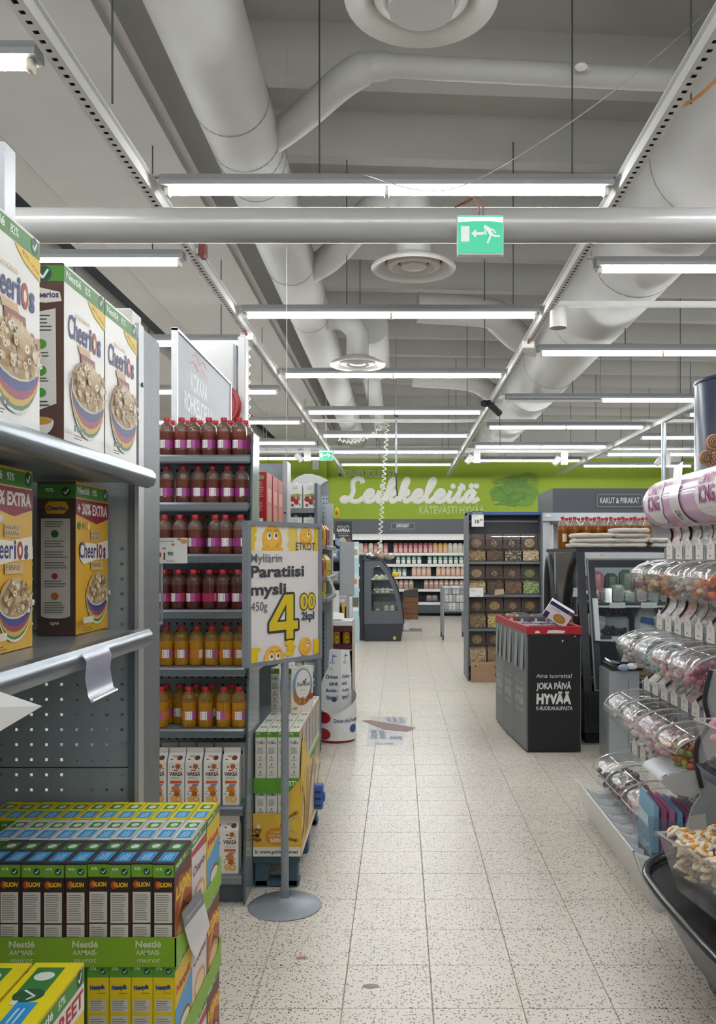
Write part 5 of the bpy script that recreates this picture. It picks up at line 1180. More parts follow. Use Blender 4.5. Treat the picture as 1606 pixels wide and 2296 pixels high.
for z, yf in ((1.556, 21.45), (1.275, 21.4), (.97, 21.35), (.655, 21.3)):
    s = obj('shelf', MB(mat('#8c9194', .45, .2)).box(mx0+.05, yf, z-.02, mx1-.05, 21.9, z), mdk)
    obj('price_rail', MB(WR).box(mx0+.05, yf-.012, z-.06, mx1-.05, yf, z+.004), s)
obj('deck', MB(DK).box(mx0, 21.15, .3, mx1, 21.9, .36), mdk); obj('front_bumper', MB(TEALD).box(mx0, 21.1, .06, mx1, 21.2, .36, bev=.02), mdk)
obj('floor_rail', MB(WR).box(.45, 21.09, .28, 1.35, 21.1, .34), mdk)
def deli(topc, lowc, w=.115, h=.25, band='#e8e4de', shape='round'):
    o = thing('deli_pack', (0,0,0), 'x', 'deli pack', 'deli packs in the back chiller')
    x = w/2
    pr = [(-x, 0), (x, 0), (x, h*.75), (x*.8, h*.93), (x*.4, h), (-x*.4, h), (-x*.8, h*.93), (-x, h*.75)]
    obj('card', MB(mat(topc, .35, 0, .1)).prism(pr, 1, -.006, .006), o)
    if shape == 'round': obj('window', MB(mat(lowc, .3, 0, .25, 40)).prism([(-x*.78, h*.06), (x*.78, h*.06), (x*.78, h*.5), (-x*.78, h*.5)], 1, -.02, -.0061), o)
    else: obj('window', MB(mat(lowc, .3, 0, .25, 40)).prism([(x*.7*cos(t), h*.42+h*.3*sin(t)) for t in [2*pi*i/12 for i in range(12)]], 1, -.02, -.0061), o)
    decal('printed_design', [(front(-x, -.0061, 0), [('r', w*.2, h*.56, w*.8, h*.64, band), ('tl', w*.25, h*.68, w*.75, h*.78, 2, band)])], o)
    return o
DKI = {k: Many(deli(*v)) for k, v in {'red': ('#8f2a2e', '#d8a49c'), 'yellow': ('#c99a24', '#d8a88c'), 'pale': ('#d4d2c8', '#c9b8a0'), 'green': ('#2f5f4c', '#d8d6cc', .115, .23, '#e4e6e0'), 'peach': ('#b89484', '#d6b49c', .115, .24, '#e8dccf', 'oval'), 'rose': ('#9a7f74', '#b08a78', .115, .22), 'grey': ('#6f6a66', '#8a7a6c', .14, .15)}.items()}
def row_of(kinds, z, y, x0_, dx, shelf):
    for i, k in enumerate(kinds):
        if k == '-': continue
        kk = {'r': 'red', 'y': 'yellow', 'w': 'pale', 'g': 'green', 'p': 'peach', 'o': 'rose', 'd': 'grey'}[k]
        cn = {'red': 'red', 'yellow': 'yellow', 'pale': 'pale', 'green': 'dark green', 'peach': 'peach', 'rose': 'rosy brown', 'grey': 'grey'}[kk]
        DKI[kk].put((x0_+dx*i, y+R.uniform(0, .03), z+.001), R.uniform(-.12, .12), '%s deli pack on the %s of the back chiller, %s from left' % (cn, shelf, ORD[i]))
row_of('wrwrwrwr-rrrrrrrryyywwww', 1.556, 21.5, -1.22, .125, 'top shelf')
row_of('---------ggggg-gggggggw', 1.275, 21.45, -1.22, .132, 'second shelf')
row_of('---------ggg-pppp-ppppppp', 0.97, 21.4, -1.22, .122, 'third shelf')
row_of('---------oooo--oooooooo', .655, 21.35, -1.22, .126, 'fourth shelf')
row_of('-----------d--dd-d-d', .361, 21.3, -1.22, .14, 'bottom deck')

# ------------------------------------------------------------------ curved deli case
dc = thing('deli_case', (-.25, 15, 0), 'dark grey curved glass deli case seen from its end', 'display case')
def QX(px, Y=14.9): return (px-CX)*Y/F_PX
def QZ(py, Y=14.9): return EYE-(py-CY)*Y/F_PX
out_ = [(817,1257),(856,1257),(872,1278),(886,1305),(896,1335),(902,1365),(905,1398),(860,1399),(817,1399)]
inn_ = [(833,1276),(850,1268),(866,1288),(879,1314),(887,1340),(892,1358),(893,1370),(860,1370),(833,1370)]
GB = mat('#565b62', .4, .1, .05, name='case_grey')
mb = MB(GB); O_ = [(QX(a), QZ(b)) for a, b in out_]; I_ = [(QX(a), QZ(b)) for a, b in inn_]
for y in (14.9, 16.3):
    mb = MB(GB)
    mb.raw([(x, y, z) for x, z in O_]+[(x, y, z) for x, z in I_], [(i, (i+1) % 9, 9+(i+1) % 9, 9+i) for i in range(9)])
    mb.raw([(x, y+.04, z) for x, z in O_]+[(x, y, z) for x, z in O_], [(i, (i+1) % 9, 9+(i+1) % 9, 9+i) for i in range(9)])
    obj('end_panel', mb, dc)
obj('end_glass', MB(GLASS).raw([(x, 14.92, z) for x, z in I_], [tuple(range(9))]), dc, fix=False)
obj('curved_glass', MB(GLASS).sheet([[(x, y, z) for y in (14.94, 16.3)] for x, z in O_[1:7]]), dc, fix=False, smooth=60)
obj('glass_edge', MB(BLACK).tube([(x+.006, 14.9, z) for x, z in O_[1:7]], .012, 6), dc)
obj('top_slab', MB(BLACK).box(QX(812), 14.88, QZ(1257), QX(858), 16.3, QZ(1254)), dc)
obj('back_wall', MB(DK).box(QX(817), 14.94, QZ(1399), QX(822), 16.3, QZ(1257)), dc)
bx0, bx1 = QX(817), QX(905)
obj('base', MB(mat('#2a2e33', .45)).prism([(bx0, .002), (QX(899), .002), (bx1, QZ(1402)), (bx1, QZ(1399)), (bx0, QZ(1399))], 1, 14.9, 16.3), dc)
obj('yellow_sticker', MB(mat('#c9b92a', .5)).box(QX(882), 14.895, QZ(1434), QX(888), 14.899, QZ(1427)), dc)
obj('cable', MB(BLACK).tube(spline([(QX(816), 14.88, QZ(1403)), (QX(814), 14.87, .25), (QX(818), 14.86, .04), (QX(826), 14.84, .012)], 4), .006, 5), dc)
for z in (QZ(1370), QZ(1330), QZ(1300)):
    obj('shelf', MB(mat('#6d6a62', .4)).box(QX(822), 15.0, z-.015, QX(884 if z < 1 else 872), 16.25, z), dc)
obj('case_lamp', MB(TUB).cyl((QX(838), 15.0, QZ(1264)), (QX(838), 16.2, QZ(1264)), .008, 6), dc)
ff = [(844, 1300, '#d9cf7a'), (856, 1300, '#e4dfb0'), (866, 1300, '#c9c9a8'), (846, 1330, '#b9ada0'), (858, 1330, '#e0dcd4'), (868, 1330, '#d0c8bc'), (866, 1370, '#d8c49a'), (880, 1370, '#e2d2a8'), (846, 1370, '#8a7a58')]
for i, (px, py, c) in enumerate(ff):
    x, z = QX(px), QZ(py)
    t = thing('food_tray', (x, 15.1, z), '%s food pack in the curved case, %s on its %s shelf' % (('yellow', 'cream', 'pale')[i] if i < 3 else ('grey', 'white', 'pinkish')[i-3] if i < 6 else ('tan', 'cream', 'brown')[i-6], ('left', 'middle', 'right')[i % 3] if i < 6 else ('middle', 'right', 'left')[i-6], ('upper', 'middle', 'lower')[i//3]), 'food pack', 'food packs in the curved case')
    obj('tray', MB(mat('#e0ddd6', .4)).box(x-.035, 15.03, z+.001, x+.035, 15.2, z+.03, bev=.004), t)
    obj('food', MB(mat(c, .5, 0, .25, 30)).box(x-.032, 15.035, z+.03, x+.032, 15.195, z+.085, bev=.015), t)
for i, (px, pz, sc, c, lb) in enumerate(((836, 1256, (1.15, 1.0, .8), '#4f3a34', 'dark rye loaf in a bag on the deli case'), (853, 1256, (.9, 1, 1.0), '#b9a48c', 'pale bread bag with orange clip on the deli case'), (872, 1259, (1.3, 1, .7), '#9a8468', 'slumped bread bag hanging over the deli case edge'))):
    x = QX(px); t = thing('bread_bag', (x, 15.1, QZ(1254)), lb, 'bread')
    obj('loaf', MB(mat(c, .5, 0, .35, 14)).ball((x, 15.1, QZ(1254)+.06*sc[2]+.001), .075, sc=(sc[0], 1.2, sc[2]), seg=12, rings=8), t, smooth=60)
    obj('bag', MB(clear('#ffffff', .25, .12, .12, 'bread_bag_film')).ball((x, 15.1, QZ(1254)+.07*sc[2]), .084, sc=(sc[0], 1.2, sc[2]), seg=9, rings=6), t, fix=False)
    if i == 1: obj('clip', MB(mat('#c8662c', .4)).box(x-.01, 15.0, QZ(1240), x+.02, 15.02, QZ(1236)), t)
tag(obj('yellow_scoop', MB(mat('#d8b01c', .4)).ball((QX(887), 14.86, QZ(1288)), .06, sc=(1.1, .6, .8), seg=10, rings=6), at=(QX(887), 14.86, QZ(1295)), smooth=60), 'yellow plastic scoop at the curved glass of the deli case', 'scoop')
dcl = thing('dark_side_cabinet', (-.66, 15.4, 0), 'dark narrow cabinet side directly left of the curved deli case', 'cabinet')
obj('body', MB(mat('#33383d', .5)).box(QX(806), 15.05, 0, QX(815), 16.3, 1.5), dcl); obj('top_rim', MB(mat('#8f979c', .4)).box(QX(804), 15.0, 1.5, QX(815), 16.3, 1.53), dcl)
bp_ = thing('blue_poster_stand', (-.74, 14.6, 0), 'tall pale blue printed poster board left of the deli case', 'poster')
obj('board', MB(mat('#a9c6d0', .45, 0, .08, 5)).box(QX(791, 14.6), 14.6, .01, QX(805, 14.6), 14.63, 1.73), bp_)
decal('poster_print', [(front(QX(791, 14.6), 14.6, 0), [('r', .0, 1.45, .1, 1.66, '#d8dcd8'), ('r', .02, 1.5, .08, 1.6, '#8aa06a'), ('r', 0, .95, .1, 1.2, '#cfd0c4'), ('e', .05, 1.05, .03, .05, '#b08a6a'), ('r', 0, .62, .1, .78, '#566a4c'), ('e', .05, .66, .035, .04, '#7a5a3c'), ('r', 0, .55, .1, .6, '#dfe6e6'), ('e', .04, .35, .01, .012, '#dfeef2')])], bp_)
obj('foot', MB(mat('#a9c6d0', .5)).box(QX(788, 14.6), 14.5, 0, QX(806, 14.6), 14.75, .01), bp_)
wc = thing('wooden_crate', (.22, 16.9, 0), 'brown wooden crate on a white stand right of the deli case', 'crate')
WD = mat('#7a5236', .6, 0, .25, 12, name='brown_wood')
for k in range(4): obj('plank', MB(WD).box(.08, 16.8, .24+.11*k, .37, 16.82, .345+.11*k), wc)
obj('crate_body', MB(WD).box(.08, 16.82, .24, .37, 17.3, .68), wc)
obj('dark_top', MB(mat('#3c3a36', .5)).prism([(.05, .68), (.38, .68), (.36, .84), (.1, .8)], 1, 16.8, 17.3), wc)
obj('stand', MB(WHITE).box(.09, 16.85, .02, .2, 17.2, .24), wc); obj('stand_foot', MB(mat('#8f9498', .4)).box(.05, 16.8, 0, .45, 17.3, .02), wc)

# ------------------------------------------------------------------ wire basket trolley
bt = thing('wire_basket_trolley', (.97, 15.3, 0), 'grey wire basket on tall legs with casters, full of pale packs', 'trolley')
LEG = mat('#979da2', .4, .4)
tx0, tx1, ty0, ty1 = .77, 1.165, 15.1, 15.75
for x in (tx0, tx1):
    for y in (ty0, ty1):
        l_ = obj('leg', MB(LEG).cyl((x, y, .08), (x, y, .92), .02, 8), bt)
        obj('caster', MB(BLACK).cyl((x-.012, y, .045), (x+.012, y, .045), .045, 12), l_)
        obj('caster_fork', MB(LEG).box(x-.018, y-.012, .05, x+.018, y+.012, .09), l_)
obj('top_frame', MB(LEG).tube([(tx0,ty0,.92),(tx1,ty0,.92),(tx1,ty1,.92),(tx0,ty1,.92)], .016, 6, closed=True), bt)
obj('basket_frame', MB(LEG).tube([(tx0,ty0,.52),(tx1,ty0,.52),(tx1,ty1,.52),(tx0,ty1,.52)], .012, 6, closed=True), bt)
wm = MB(LEG)
for k in range(8): x = tx0+(tx1-tx0)*k/7; wm.cyl((x, ty0, .52), (x, ty0, .92), .0025, 4); wm.cyl((x, ty0, .52), (x, ty1, .52), .0025, 4)
for k in range(6): z = .52+.07*k; wm.cyl((tx0, ty0, z), (tx1, ty0, z), .0025, 4); wm.cyl((tx0, ty0, z), (tx0, ty1, z), .0025, 4)
obj('wire_grid', wm, bt, kind='stuff')
PKM = mat('#dcdcd6', .45, 0, .1); n_ = 0
for k in range(3):
    for i in range(5):
        for j in range(2):
            x = tx0+.055+.07*i; y = ty0+.08+.17*j; z = .535+.14*k
            o = obj('pale_pack', MB(PKM if (i+k) % 3 else mat('#a9aeb0', .4)).box(x-.032, y-.06, z, x+.032, y+.06, z+.13, bev=.008), at=(x, y, z)); o.rotation_euler = (0, 0, R.uniform(-.1, .1))
            tag(o, 'pale pack in the wire basket, %s layer, %s from left, %s' % (('lower', 'middle', 'upper')[k], ORD[i], ('front', 'behind')[j]), 'pack', 'packs in the wire basket')

# ------------------------------------------------------------------ rack of loose nuts
nr = thing('nut_bin_rack', (1.26, 10.4, 0), 'grey rack of clear bins with loose nuts and a blue top edge', 'rack')
nx0, nx1 = .83, 1.695
SD = mat('#6d747a', .45, .25, .06)
for x in (.812, nx1): obj('side_panel', MB(SD).box(x, 10.2, .0, x+.018, 10.8, 2.01), nr)
obj('header_panel', MB(mat('#2c3136', .5)).box(nx0, 10.45, 1.76, nx1, 10.47, 1.99), nr); obj('blue_edge', MB(mat('#2f4f86', .4)).box(.812, 10.25, 1.985, nx1+.018, 10.6, 2.02), nr)
obj('back_panel', MB(mat('#30353a', .6)).box(nx0, 10.76, .02, nx1, 10.78, 1.99), nr); obj('header_rail', MB(SD).box(nx0, 10.43, 1.9, nx1, 10.45, 1.925), nr)
RY = [(1195,1230,1258),(1265,1298,1332),(1338,1372,1408),(1413,1448,1485)]
def RZ(py): return EYE-(py-CY)*10.25/F_PX
NC = [['#9a8a62','#5f4c40','#4a4238','#cbbd98'], ['#c0ae86','#54463a','#6e5238','#86a46c'], ['#857354','#c2aa72','#7d6146','#97835f'], ['#a39373','#84694a','#9a8a68','#6b5844']]
NN = [['greenish brown nuts','dark raisins','black and white mix','cream cashews'], ['pale nuts','dark seeds','brown nuts','green peanuts'], ['brown mix','yellow seeds','reddish nuts','tan nuts'], ['beige mix','brown almonds','tan mix','dark nuts']]
CARD = mat('#6a5656', .35, 0, .1, 10, name='nut_picture_card'); BINP = clear('#f2ece4', .22, .05, .06, 'nut_bin_plastic')
cw = (nx1-nx0)/4
for r_, (ya, yb, yc) in enumerate(RY):
    za, zb, zc = RZ(ya), RZ(yb), RZ(yc); yf = 10.3-.03*r_
    obj('shelf', MB(SD).box(nx0, yf-.02, zc-.036, nx1, 10.76, zc-.004), nr)
    for c_ in range(4):
        x0_ = nx0+cw*c_+.004; x1_ = nx0+cw*(c_+1)-.004; xm = (x0_+x1_)/2
        col = NC[r_][c_]
        t = thing('nut_bin', (xm, yf+.1, zc), 'clear bin of %s on the %s row of the nut rack' % (NN[r_][c_], ('top', 'second', 'third', 'lowest')[r_]), 'bin', 'nut bins')
        col = '#%02x%02x%02x' % tuple(min(255, int(int(col[i:i+2], 16)*1.25)) for i in (1,3,5))
        cm = mosaic([col, '#%02x%02x%02x' % tuple(max(0, int(int(col[i:i+2], 16)*.6)) for i in (1,3,5)), '#%02x%02x%02x' % tuple(min(255, int(int(col[i:i+2], 16)*1.25)) for i in (1,3,5)), col if (r_, c_) != (0, 2) else '#e6e0d2'], 85, 'loose_'+NN[r_][c_].replace(' ', '_'))
        h_ = (zb-zc)*.72
        rows_ = [[(x0_+.008+(x1_-x0_-.016)*i/8, yf+.012+.2*j/4, zc+h_+R.uniform(-.012, .012)+.03*j/4) for i in range(9)] for j in range(5)]
        mb = MB(cm).sheet(rows_); mb.face([(x0_+.008, yf+.012, zc+.006), (x1_-.008, yf+.012, zc+.006)]+list(reversed(rows_[0])))
        obj('nuts', mb, t, kind='stuff', fix=False, smooth=40)
        obj('tub', MB(BINP).raw([(x0_, yf, zc), (x1_, yf, zc), (x1_, yf-.015, zb), (x0_, yf-.015, zb), (x0_, yf+.24, zc), (x1_, yf+.24, zc), (x1_, yf+.24, zb), (x0_, yf+.24, zb)], [(0,1,2,3),(0,4,7,3),(1,5,6,2),(0,1,5,4)]), t, fix=False)
        lid = [(yf-.018, zb), (yf+.0, zb+.012), (yf+.05, zb+.04), (yf+.1, zb+.055), (yf+.13, za-.01)]
        obj('lid', MB(BINP).sheet([[(x, y, z) for x in (x0_, xm, x1_)] for y, z in lid]), t, fix=False, smooth=60)
        pc_ = obj('picture_card', MB(CARD).raw([(x0_+.003, yf+.14, zb+.0), (x1_-.003, yf+.14, zb), (x1_-.003, yf+.155, za), (x0_+.003, yf+.155, za)], [(0,1,2,3)]), t, fix=False)
        w_ = x1_-x0_; hh = za-zb
        bl = [('tl', w_*.2, hh*.82, w_*.8, hh*.9, 1, '#7a6a66'), ('e', w_*.5, hh*.36, w_*.3, hh*.28, col)]+[('e', w_*.5+w_*.24*cos(t_)*(.3+.7*((k*7) % 5)/5), hh*.36+hh*.2*sin(t_)*(.3+.7*((k*3) % 5)/5), w_*.05, hh*.06, ('#d9c9a8', '#b89a72', '#e4dac4')[k % 3]) for k, t_ in enumerate([2*pi*i/10 for i in range(10)])]
        decal('picture', [(front(x0_, yf+.136, zb), bl)], pc_)
for i, (px0, py0, px1, py1, lb) in enumerate(((1058, 1146, 1085, 1181, 'white price card reading 18.00 with dark heading on the nut rack'), (1053, 1318, 1084, 1338, 'white price card stuck on the second row of the nut rack'))):
    Y = 10.12; x = (px0-CX)*Y/F_PX; z = EYE-(py1-CY)*Y/F_PX; w_ = (px1-px0)*Y/F_PX; h_ = (py1-py0)*Y/F_PX
    t = thing('price_card', (x+w_/2, Y, z), lb, 'price card')
    obj('card', MB(WHITE).box(x, Y, z, x+w_, Y+.002, z+h_), t)
    obj('card_clip', MB(SD).box(x+w_*.3, Y+.002, z+h_*.5, x+w_*.4, 10.28 if i == 0 else 10.26, z+h_*.6), t)
    decal('printed_price', [(front(x, Y, z), ([('r', 0, h_*.78, w_, h_, '#4f5966'), ('t', 'Supermarket', w_*.5, h_*.84, .018, '#d8dce0', {'w': w_*.8}), ('t', '18', w_*.45, h_*.22, .042, '#4a4c50', {'bold': .03}), ('t', '00', w_*.8, h_*.36, .024, '#4a4c50', {'bold': .02}), ('tl', w_*.05, h_*.6, w_*.5, h_*.72, 2, '#9a9a9a')] if i == 0 else [('tl', w_*.1, h_*.55, w_*.5, h_*.85, 3, '#a8a8a8'), ('t', '1', w_*.8, h_*.35, .02, '#5a5a5a'), ('tl', w_*.5, h_*.1, w_*.95, h_*.2, 1, '#5a5a5a')]))], t)
tag(obj('wooden_tag', MB(mat('#b59f7c', .6, 0, .15)).prism([(1.13, 1.02), (1.25, 1.04), (1.24, 1.1), (1.14, 1.09)], 1, 10.18, 10.19), at=(1.19, 10.18, 1.0)), 'small tan card leaning on the middle rail of the nut rack', 'card')
cb = thing('cardboard_box', (1.02, 10.2, 0), 'brown cardboard box under the nut rack', 'box')
obj('carton', MB(mat('#a98a6c', .7, 0, .08)).box(.85, 10.1, 0, 1.35, 10.4, .225, bev=.003), cb)
decal('printed_mark', [(front(.85, 10.1, 0), [('e', .05, .19, .009, .009, '#2a2a2a'), ('l', spline([(.3, .15), (.28, .18), (.31, .19), (.33, .16), (.3, .12), (.28, .08), (.31, .06), (.33, .09)], 5), .012, '#4a3c30')])], cb)

# ------------------------------------------------------------------ cake chiller with dark header
kk = thing('cake_chiller', (3.3, 13, 0), 'light grey chiller under a dark header reading KAKUT & PIIRAKAT', 'chiller')
obj('header', MB(mat('#4b4f55', .5, 0, .05)).box(2.33, 13, 2.15, 5.2, 14.4, 2.517), kk)
kp = obj('name_plate', MB(mat('#43474c', .5)).box(2.99, 12.985, 2.225, 3.705, 12.999, 2.436), kk)
decal('lettering', [(front(2.99, 12.985, 2.225), [('t', 'KAKUT & PIIRAKAT', .357, .066, .085, '#dcdcd8', {'w': .6, 'bold': .004}), ('l', [(.012, .012), (.7, .012), (.7, .199), (.012, .199), (.012, .012)], .02, '#6f7674')])], kp)
LG = mat('#b4bac0', .35, .1, .04)
obj('canopy', MB(LG).prism([(12.4, 2.0), (12.45, 2.12), (13.4, 2.12), (13.4, 1.95)], 0, 2.08, 5.2), kk); obj('side_wall', MB(LG).box(2.08, 12.5, 0, 2.2, 13.4, 2.0), kk)
obj('inner_liner', MB(WHITE).box(2.2, 12.6, 0, 2.27, 13.35, 1.95), kk); obj('back_wall', MB(WHITE).box(2.27, 13.3, 0, 5.2, 13.35, 1.95), kk); obj('base', MB(LG).box(2.2, 12.4, 0, 5.2, 13.3, .4), kk)
for z in (.9, 1.25, 1.6): obj('shelf', MB(LG).box(2.27, 12.8, z, 5.2, 13.3, z+.02), kk)
obj('tag', MB(WHITE).box(2.12, 12.39, 2.06, 2.2, 12.4, 2.09), kk)
# ------------------------------------------------------------------ slanted promo bin with red rim
pb = thing('promo_bin', (1.15, 7.1, 0), 'black cardboard bargain bin with red rim reading HYVÄÄ', 'bargain bin')
foot = [(.972, 6.49), (1.378, 6.49), (1.36, 7.75), (.88, 7.75), (.9, 7.32), (.93, 6.92)]
CB_ = mat('#15181b', .5, 0, .12, 12); CG = mat('#73787a', .5, .05, .08, 10)
mb = MB(CB_).prism(foot, 2, .012, .9)
obj('front_and_core', mb, pb)
for i, (a, b) in enumerate((((.972, 6.49), (.93, 6.92)), ((.93, 6.92), (.9, 7.32)), ((.9, 7.32), (.88, 7.75)))):
    d = Vector((b[0]-a[0], b[1]-a[1], 0)); L_ = d.length; d.normalize(); nn = Vector((-d.y, d.x, 0)); A_ = Vector((a[0], a[1], 0))+nn*.002
    s_ = obj('side_card', MB(CG).raw([tuple(A_+d*u+nn*t+Vector((0,0,z))) for t in (0, .005) for u, z in ((.004, .02), (L_-.004, .02), (L_-.004, .905), (.004, .905))], [(0,1,2,3),(4,7,6,5),(0,4,5,1),(1,5,6,2),(2,6,7,3),(3,7,4,0)]), pb)
    og = A_+nn*.0052+d*(L_-.0)
    fr_ = (tuple(og), tuple(-d), (0,0,1), tuple(nn))
    decal('lettering', [(fr_, [('t', 'Aina tuoretta!', L_*.48, .5, .03, '#a4a8a9', {'w': L_*.6}), ('t', 'JOKA PÄIVÄ', L_*.48, .43, .04, '#aeb2b3', {'w': L_*.62, 'bold': .03}), ('t', 'HYVÄÄ', L_*.48, .34, .06, '#aeb2b3', {'w': L_*.62, 'bold': .05}), ('t', 'K-RUOKAKAUPASTA', L_*.48, .285, .024, '#aeb2b3', {'w': L_*.62, 'bold': .02})])], s_)
    for k in range(2):
        c = A_+nn*.012+d*(.08+.2*k)
        obj('hang_tag', MB(mat('#8f9698', .35, .1)).raw([tuple(c+d*u+nn*(.004 if z < .8 else -.006)+Vector((0,0,z))) for u, z in ((0, .62), (.09, .62), (.09, .89), (0, .89))], [(0,1,2,3)]), pb, fix=False)
decal('lettering', [(front(.972, 6.49, 0), [('t', 'Aina tuoretta!', .2, .57, .03, '#d2d2ce', {'w': .27, 'sl': .1}), ('t', 'JOKA PÄIVÄ', .2, .485, .045, '#d8d8d4', {'w': .265, 'bold': .03, 'sl': .03}), ('t', 'HYVÄÄ', .2, .375, .07, '#dededa', {'w': .265, 'bold': .06, 'sl': .03}), ('t', 'K-RUOKAKAUPASTA', .205, .325, .028, '#d2d2ce', {'w': .275, 'bold': .02}),
   ('p', [(.26, .855), (.275, .857), (.265, .835)], '#c9c9c4'), ('e', .36, .885, .006, .004, '#c9c9c4'), ('l', [(.0015, .02), (.0015, .88)], .003, '#8d8a84'), ('l', [(.4045, .02), (.4045, .88)], .003, '#8d8a84'), ('l', [(.0, .003), (.4, .003)], .006, '#8d8a84')])], pb)
RR = mat('#a81f26', .4, 0, .06)
rim = MB(RR)
n_ = len(foot)
cxm, cym = 1.14, 7.1
o_ = [(x+(x-cxm)*.03, y+(y-cym)*.012) for x, y in foot]; i_ = [(x-(x-cxm)*.12, y-(y-cym)*.04) for x, y in foot]
rim.raw([(x, y, .9) for x, y in o_]+[(x, y, .96) for x, y in o_]+[(x, y, .96) for x, y in i_]+[(x, y, .9) for x, y in i_], [(k*n_+i, k*n_+(i+1) % n_, ((k+1) % 4)*n_+(i+1) % n_, ((k+1) % 4)*n_+i) for k in range(4) for i in range(n_)])
ro = obj('red_rim', rim, pb); decal('torn_paper', [(front(o_[0][0], o_[0][1]-.001, .9), [('p', [(.15, .01), (.28, .008), (.29, .028), (.22, .033), (.16, .03)], '#d9d4cc'), ('p', [(.06, .008), (.1, .01), (.09, .028), (.065, .026)], '#d9d4cc')])], ro)
obj('inner_tray', MB(RR).raw([(x, y, .902) for x, y in i_], [tuple(range(n_))]), pb, fix=False)
BX = mat('#29345c', .35, 0, .15, 20)
for i, (x, y, w_, d_, rz) in enumerate(((1.06, 6.75, .13, .19, .1), (1.2, 6.73, .13, .19, -.05), (1.28, 6.98, .12, .18, .1), (1.0, 6.98, .13, .19, .05), (1.14, 6.97, .13, .19, 0))):
    o = obj('biscuit_carton', MB(BX).box(-w_/2, -d_/2, 0, w_/2, d_/2, .05, bev=.003), at=None); o.location = (x, y, .904); o.rotation_euler = (0, 0, rz)
    tag(o, 'flat dark blue biscuit carton in the red rimmed bin, %s' % ('front left', 'front right', 'right behind', 'left behind', 'middle behind')[i], 'carton', 'flat blue cartons')
    decal('printed_design', [(top(-w_/2, -d_/2, .05), [('e', w_*.5, d_*.5, w_*.3, d_*.2, '#b89a6a'), ('r', w_*.1, d_*.8, w_*.6, d_*.9, '#c9ccd4'), ('r', w_*.7, d_*.05, w_*.95, d_*.15, '#b03a40')])], o)
o = obj('biscuit_carton', MB(mat('#e0dfe2', .4)).box(-.1, -.055, -.07, .1, .055, .07, bev=.003)); o.location = (1.25, 6.72, 1.045); o.rotation_euler = (.15, .55, -.15)
tag(o, 'white and blue biscuit carton tilted on top of the red rimmed bin', 'carton')
decal('printed_design', [(front(-.1, -.055, -.07), [('r', 0, .11, .2, .14, '#29345c'), ('r', 0, 0, .04, .05, '#29345c'), ('tl', .03, .085, .12, .1, 2, '#8f98b0'), ('e', .125, .045, .05, .034, '#a87a3c'), ('e', .125, .045, .035, .022, '#b98c50'), ('r', .165, .115, .19, .13, '#b03a40')])], o)
for i, (x, y, c, lb) in enumerate(((.97, 7.3, '#b5442e', 'red tomato pack at the back of the red rimmed bin'), (1.04, 7.18, '#3a3f52', 'dark blue shrink-wrapped pack with white label in the bin'), (1.16, 7.2, '#414a60', 'blue-grey shrink-wrapped pack in the middle of the bin'), (1.26, 7.3, '#6d7486', 'grey wrapped pack at the right of the bin'), (1.05, 7.45, '#2f4032', 'dark green pack at the rear of the bin'))):
    t = thing('wrapped_pack', (x, y, .903), lb, 'food pack')
    obj('tray', MB(mat(c, .35, 0, .25, 30)).box(x-.06, y-.06, .9035, x+.06, y+.06, 1.0, bev=.02), t)
    obj('wrap', MB(clear('#ffffff', .25, .08, .1, 'shrink_wrap')).box(x-.063, y-.063, .9033, x+.063, y+.063, 1.005, bev=.015), t, fix=False)
    obj('label', MB(WHITE).box(x-.03, y-.0655, .92, x-.01, y-.0645, .97), t)

# ------------------------------------------------------------------ black slanted glass-door chiller
bf = thing('glass_door_chiller', (1.9, 7.5, 0), 'black chiller with slanted glass door behind the bargain bin', 'chiller')
BK = mat('#2b3034', .4, .1, .06, name='black_case')
fx0, fx1 = 1.46, 2.45
Yb, Yt, Zb, Zt = 6.78, 7.08, .42, 1.53
def DY(z): return Yb+(Yt-Yb)*(z-Zb)/(Zt-Zb)
def slant(mb, x0_, x1_, z0_, z1_, m, t0=0, t1=.02):
    mb.raw([(x, DY(z)-t, z) for t in (t0, t1) for x, z in ((x0_, z0_), (x1_, z0_), (x1_, z1_), (x0_, z1_))], [(0,1,2,3),(4,7,6,5),(0,4,5,1),(1,5,6,2),(2,6,7,3),(3,7,4,0)], m); return mb
obj('base', MB(BK).box(fx0, 6.74, .1, fx1, 8.5, Zb), bf); obj('kick_plate', MB(mat('#15181a', .6)).box(fx0+.03, 6.84, 0, fx1, 8.4, .1), bf)
bd = obj('grille_panel', MB(mat('#212528', .35)).box(fx0+.02, 6.725, .2, fx1, 6.739, .4), bf)
decal('lettering', [(front(fx0+.02, 6.725, .2), [('t', 'VIESSMANN', .21, .15, .022, '#a8acac', {'w': .2}), ('e', .205, .161, .012, .012, '#a04038')])], bf)
tp = obj('top_slab', MB(BK).box(fx0, 7.06, Zt, fx1, 8.5, 1.56), bf)
obj('back_wall', MB(mat('#98a2a6', .5)).box(fx0, 8.0, Zb, fx1, 8.05, Zt), bf); obj('right_wall', MB(BK).box(fx1-.03, 7.05, Zb, fx1, 8.4, Zt), bf)
obj('corner_post', slant(MB(BK), fx0, fx0+.065, Zb, Zt, BK), bf); obj('corner_post', slant(MB(BK), fx1-.05, fx1, Zb, Zt, BK), bf)
dm = MB(BK); slant(dm, 1.55, 1.6, .44, 1.46, BK, .022, .045); slant(dm, 2.3, 2.36, .44, 1.46, BK, .022, .045); slant(dm, 1.6, 2.3, 1.4, 1.46, BK, .022, .045); slant(dm, 1.6, 2.3, .44, .49, BK, .022, .045)
dr = obj('door_frame', dm, bf)
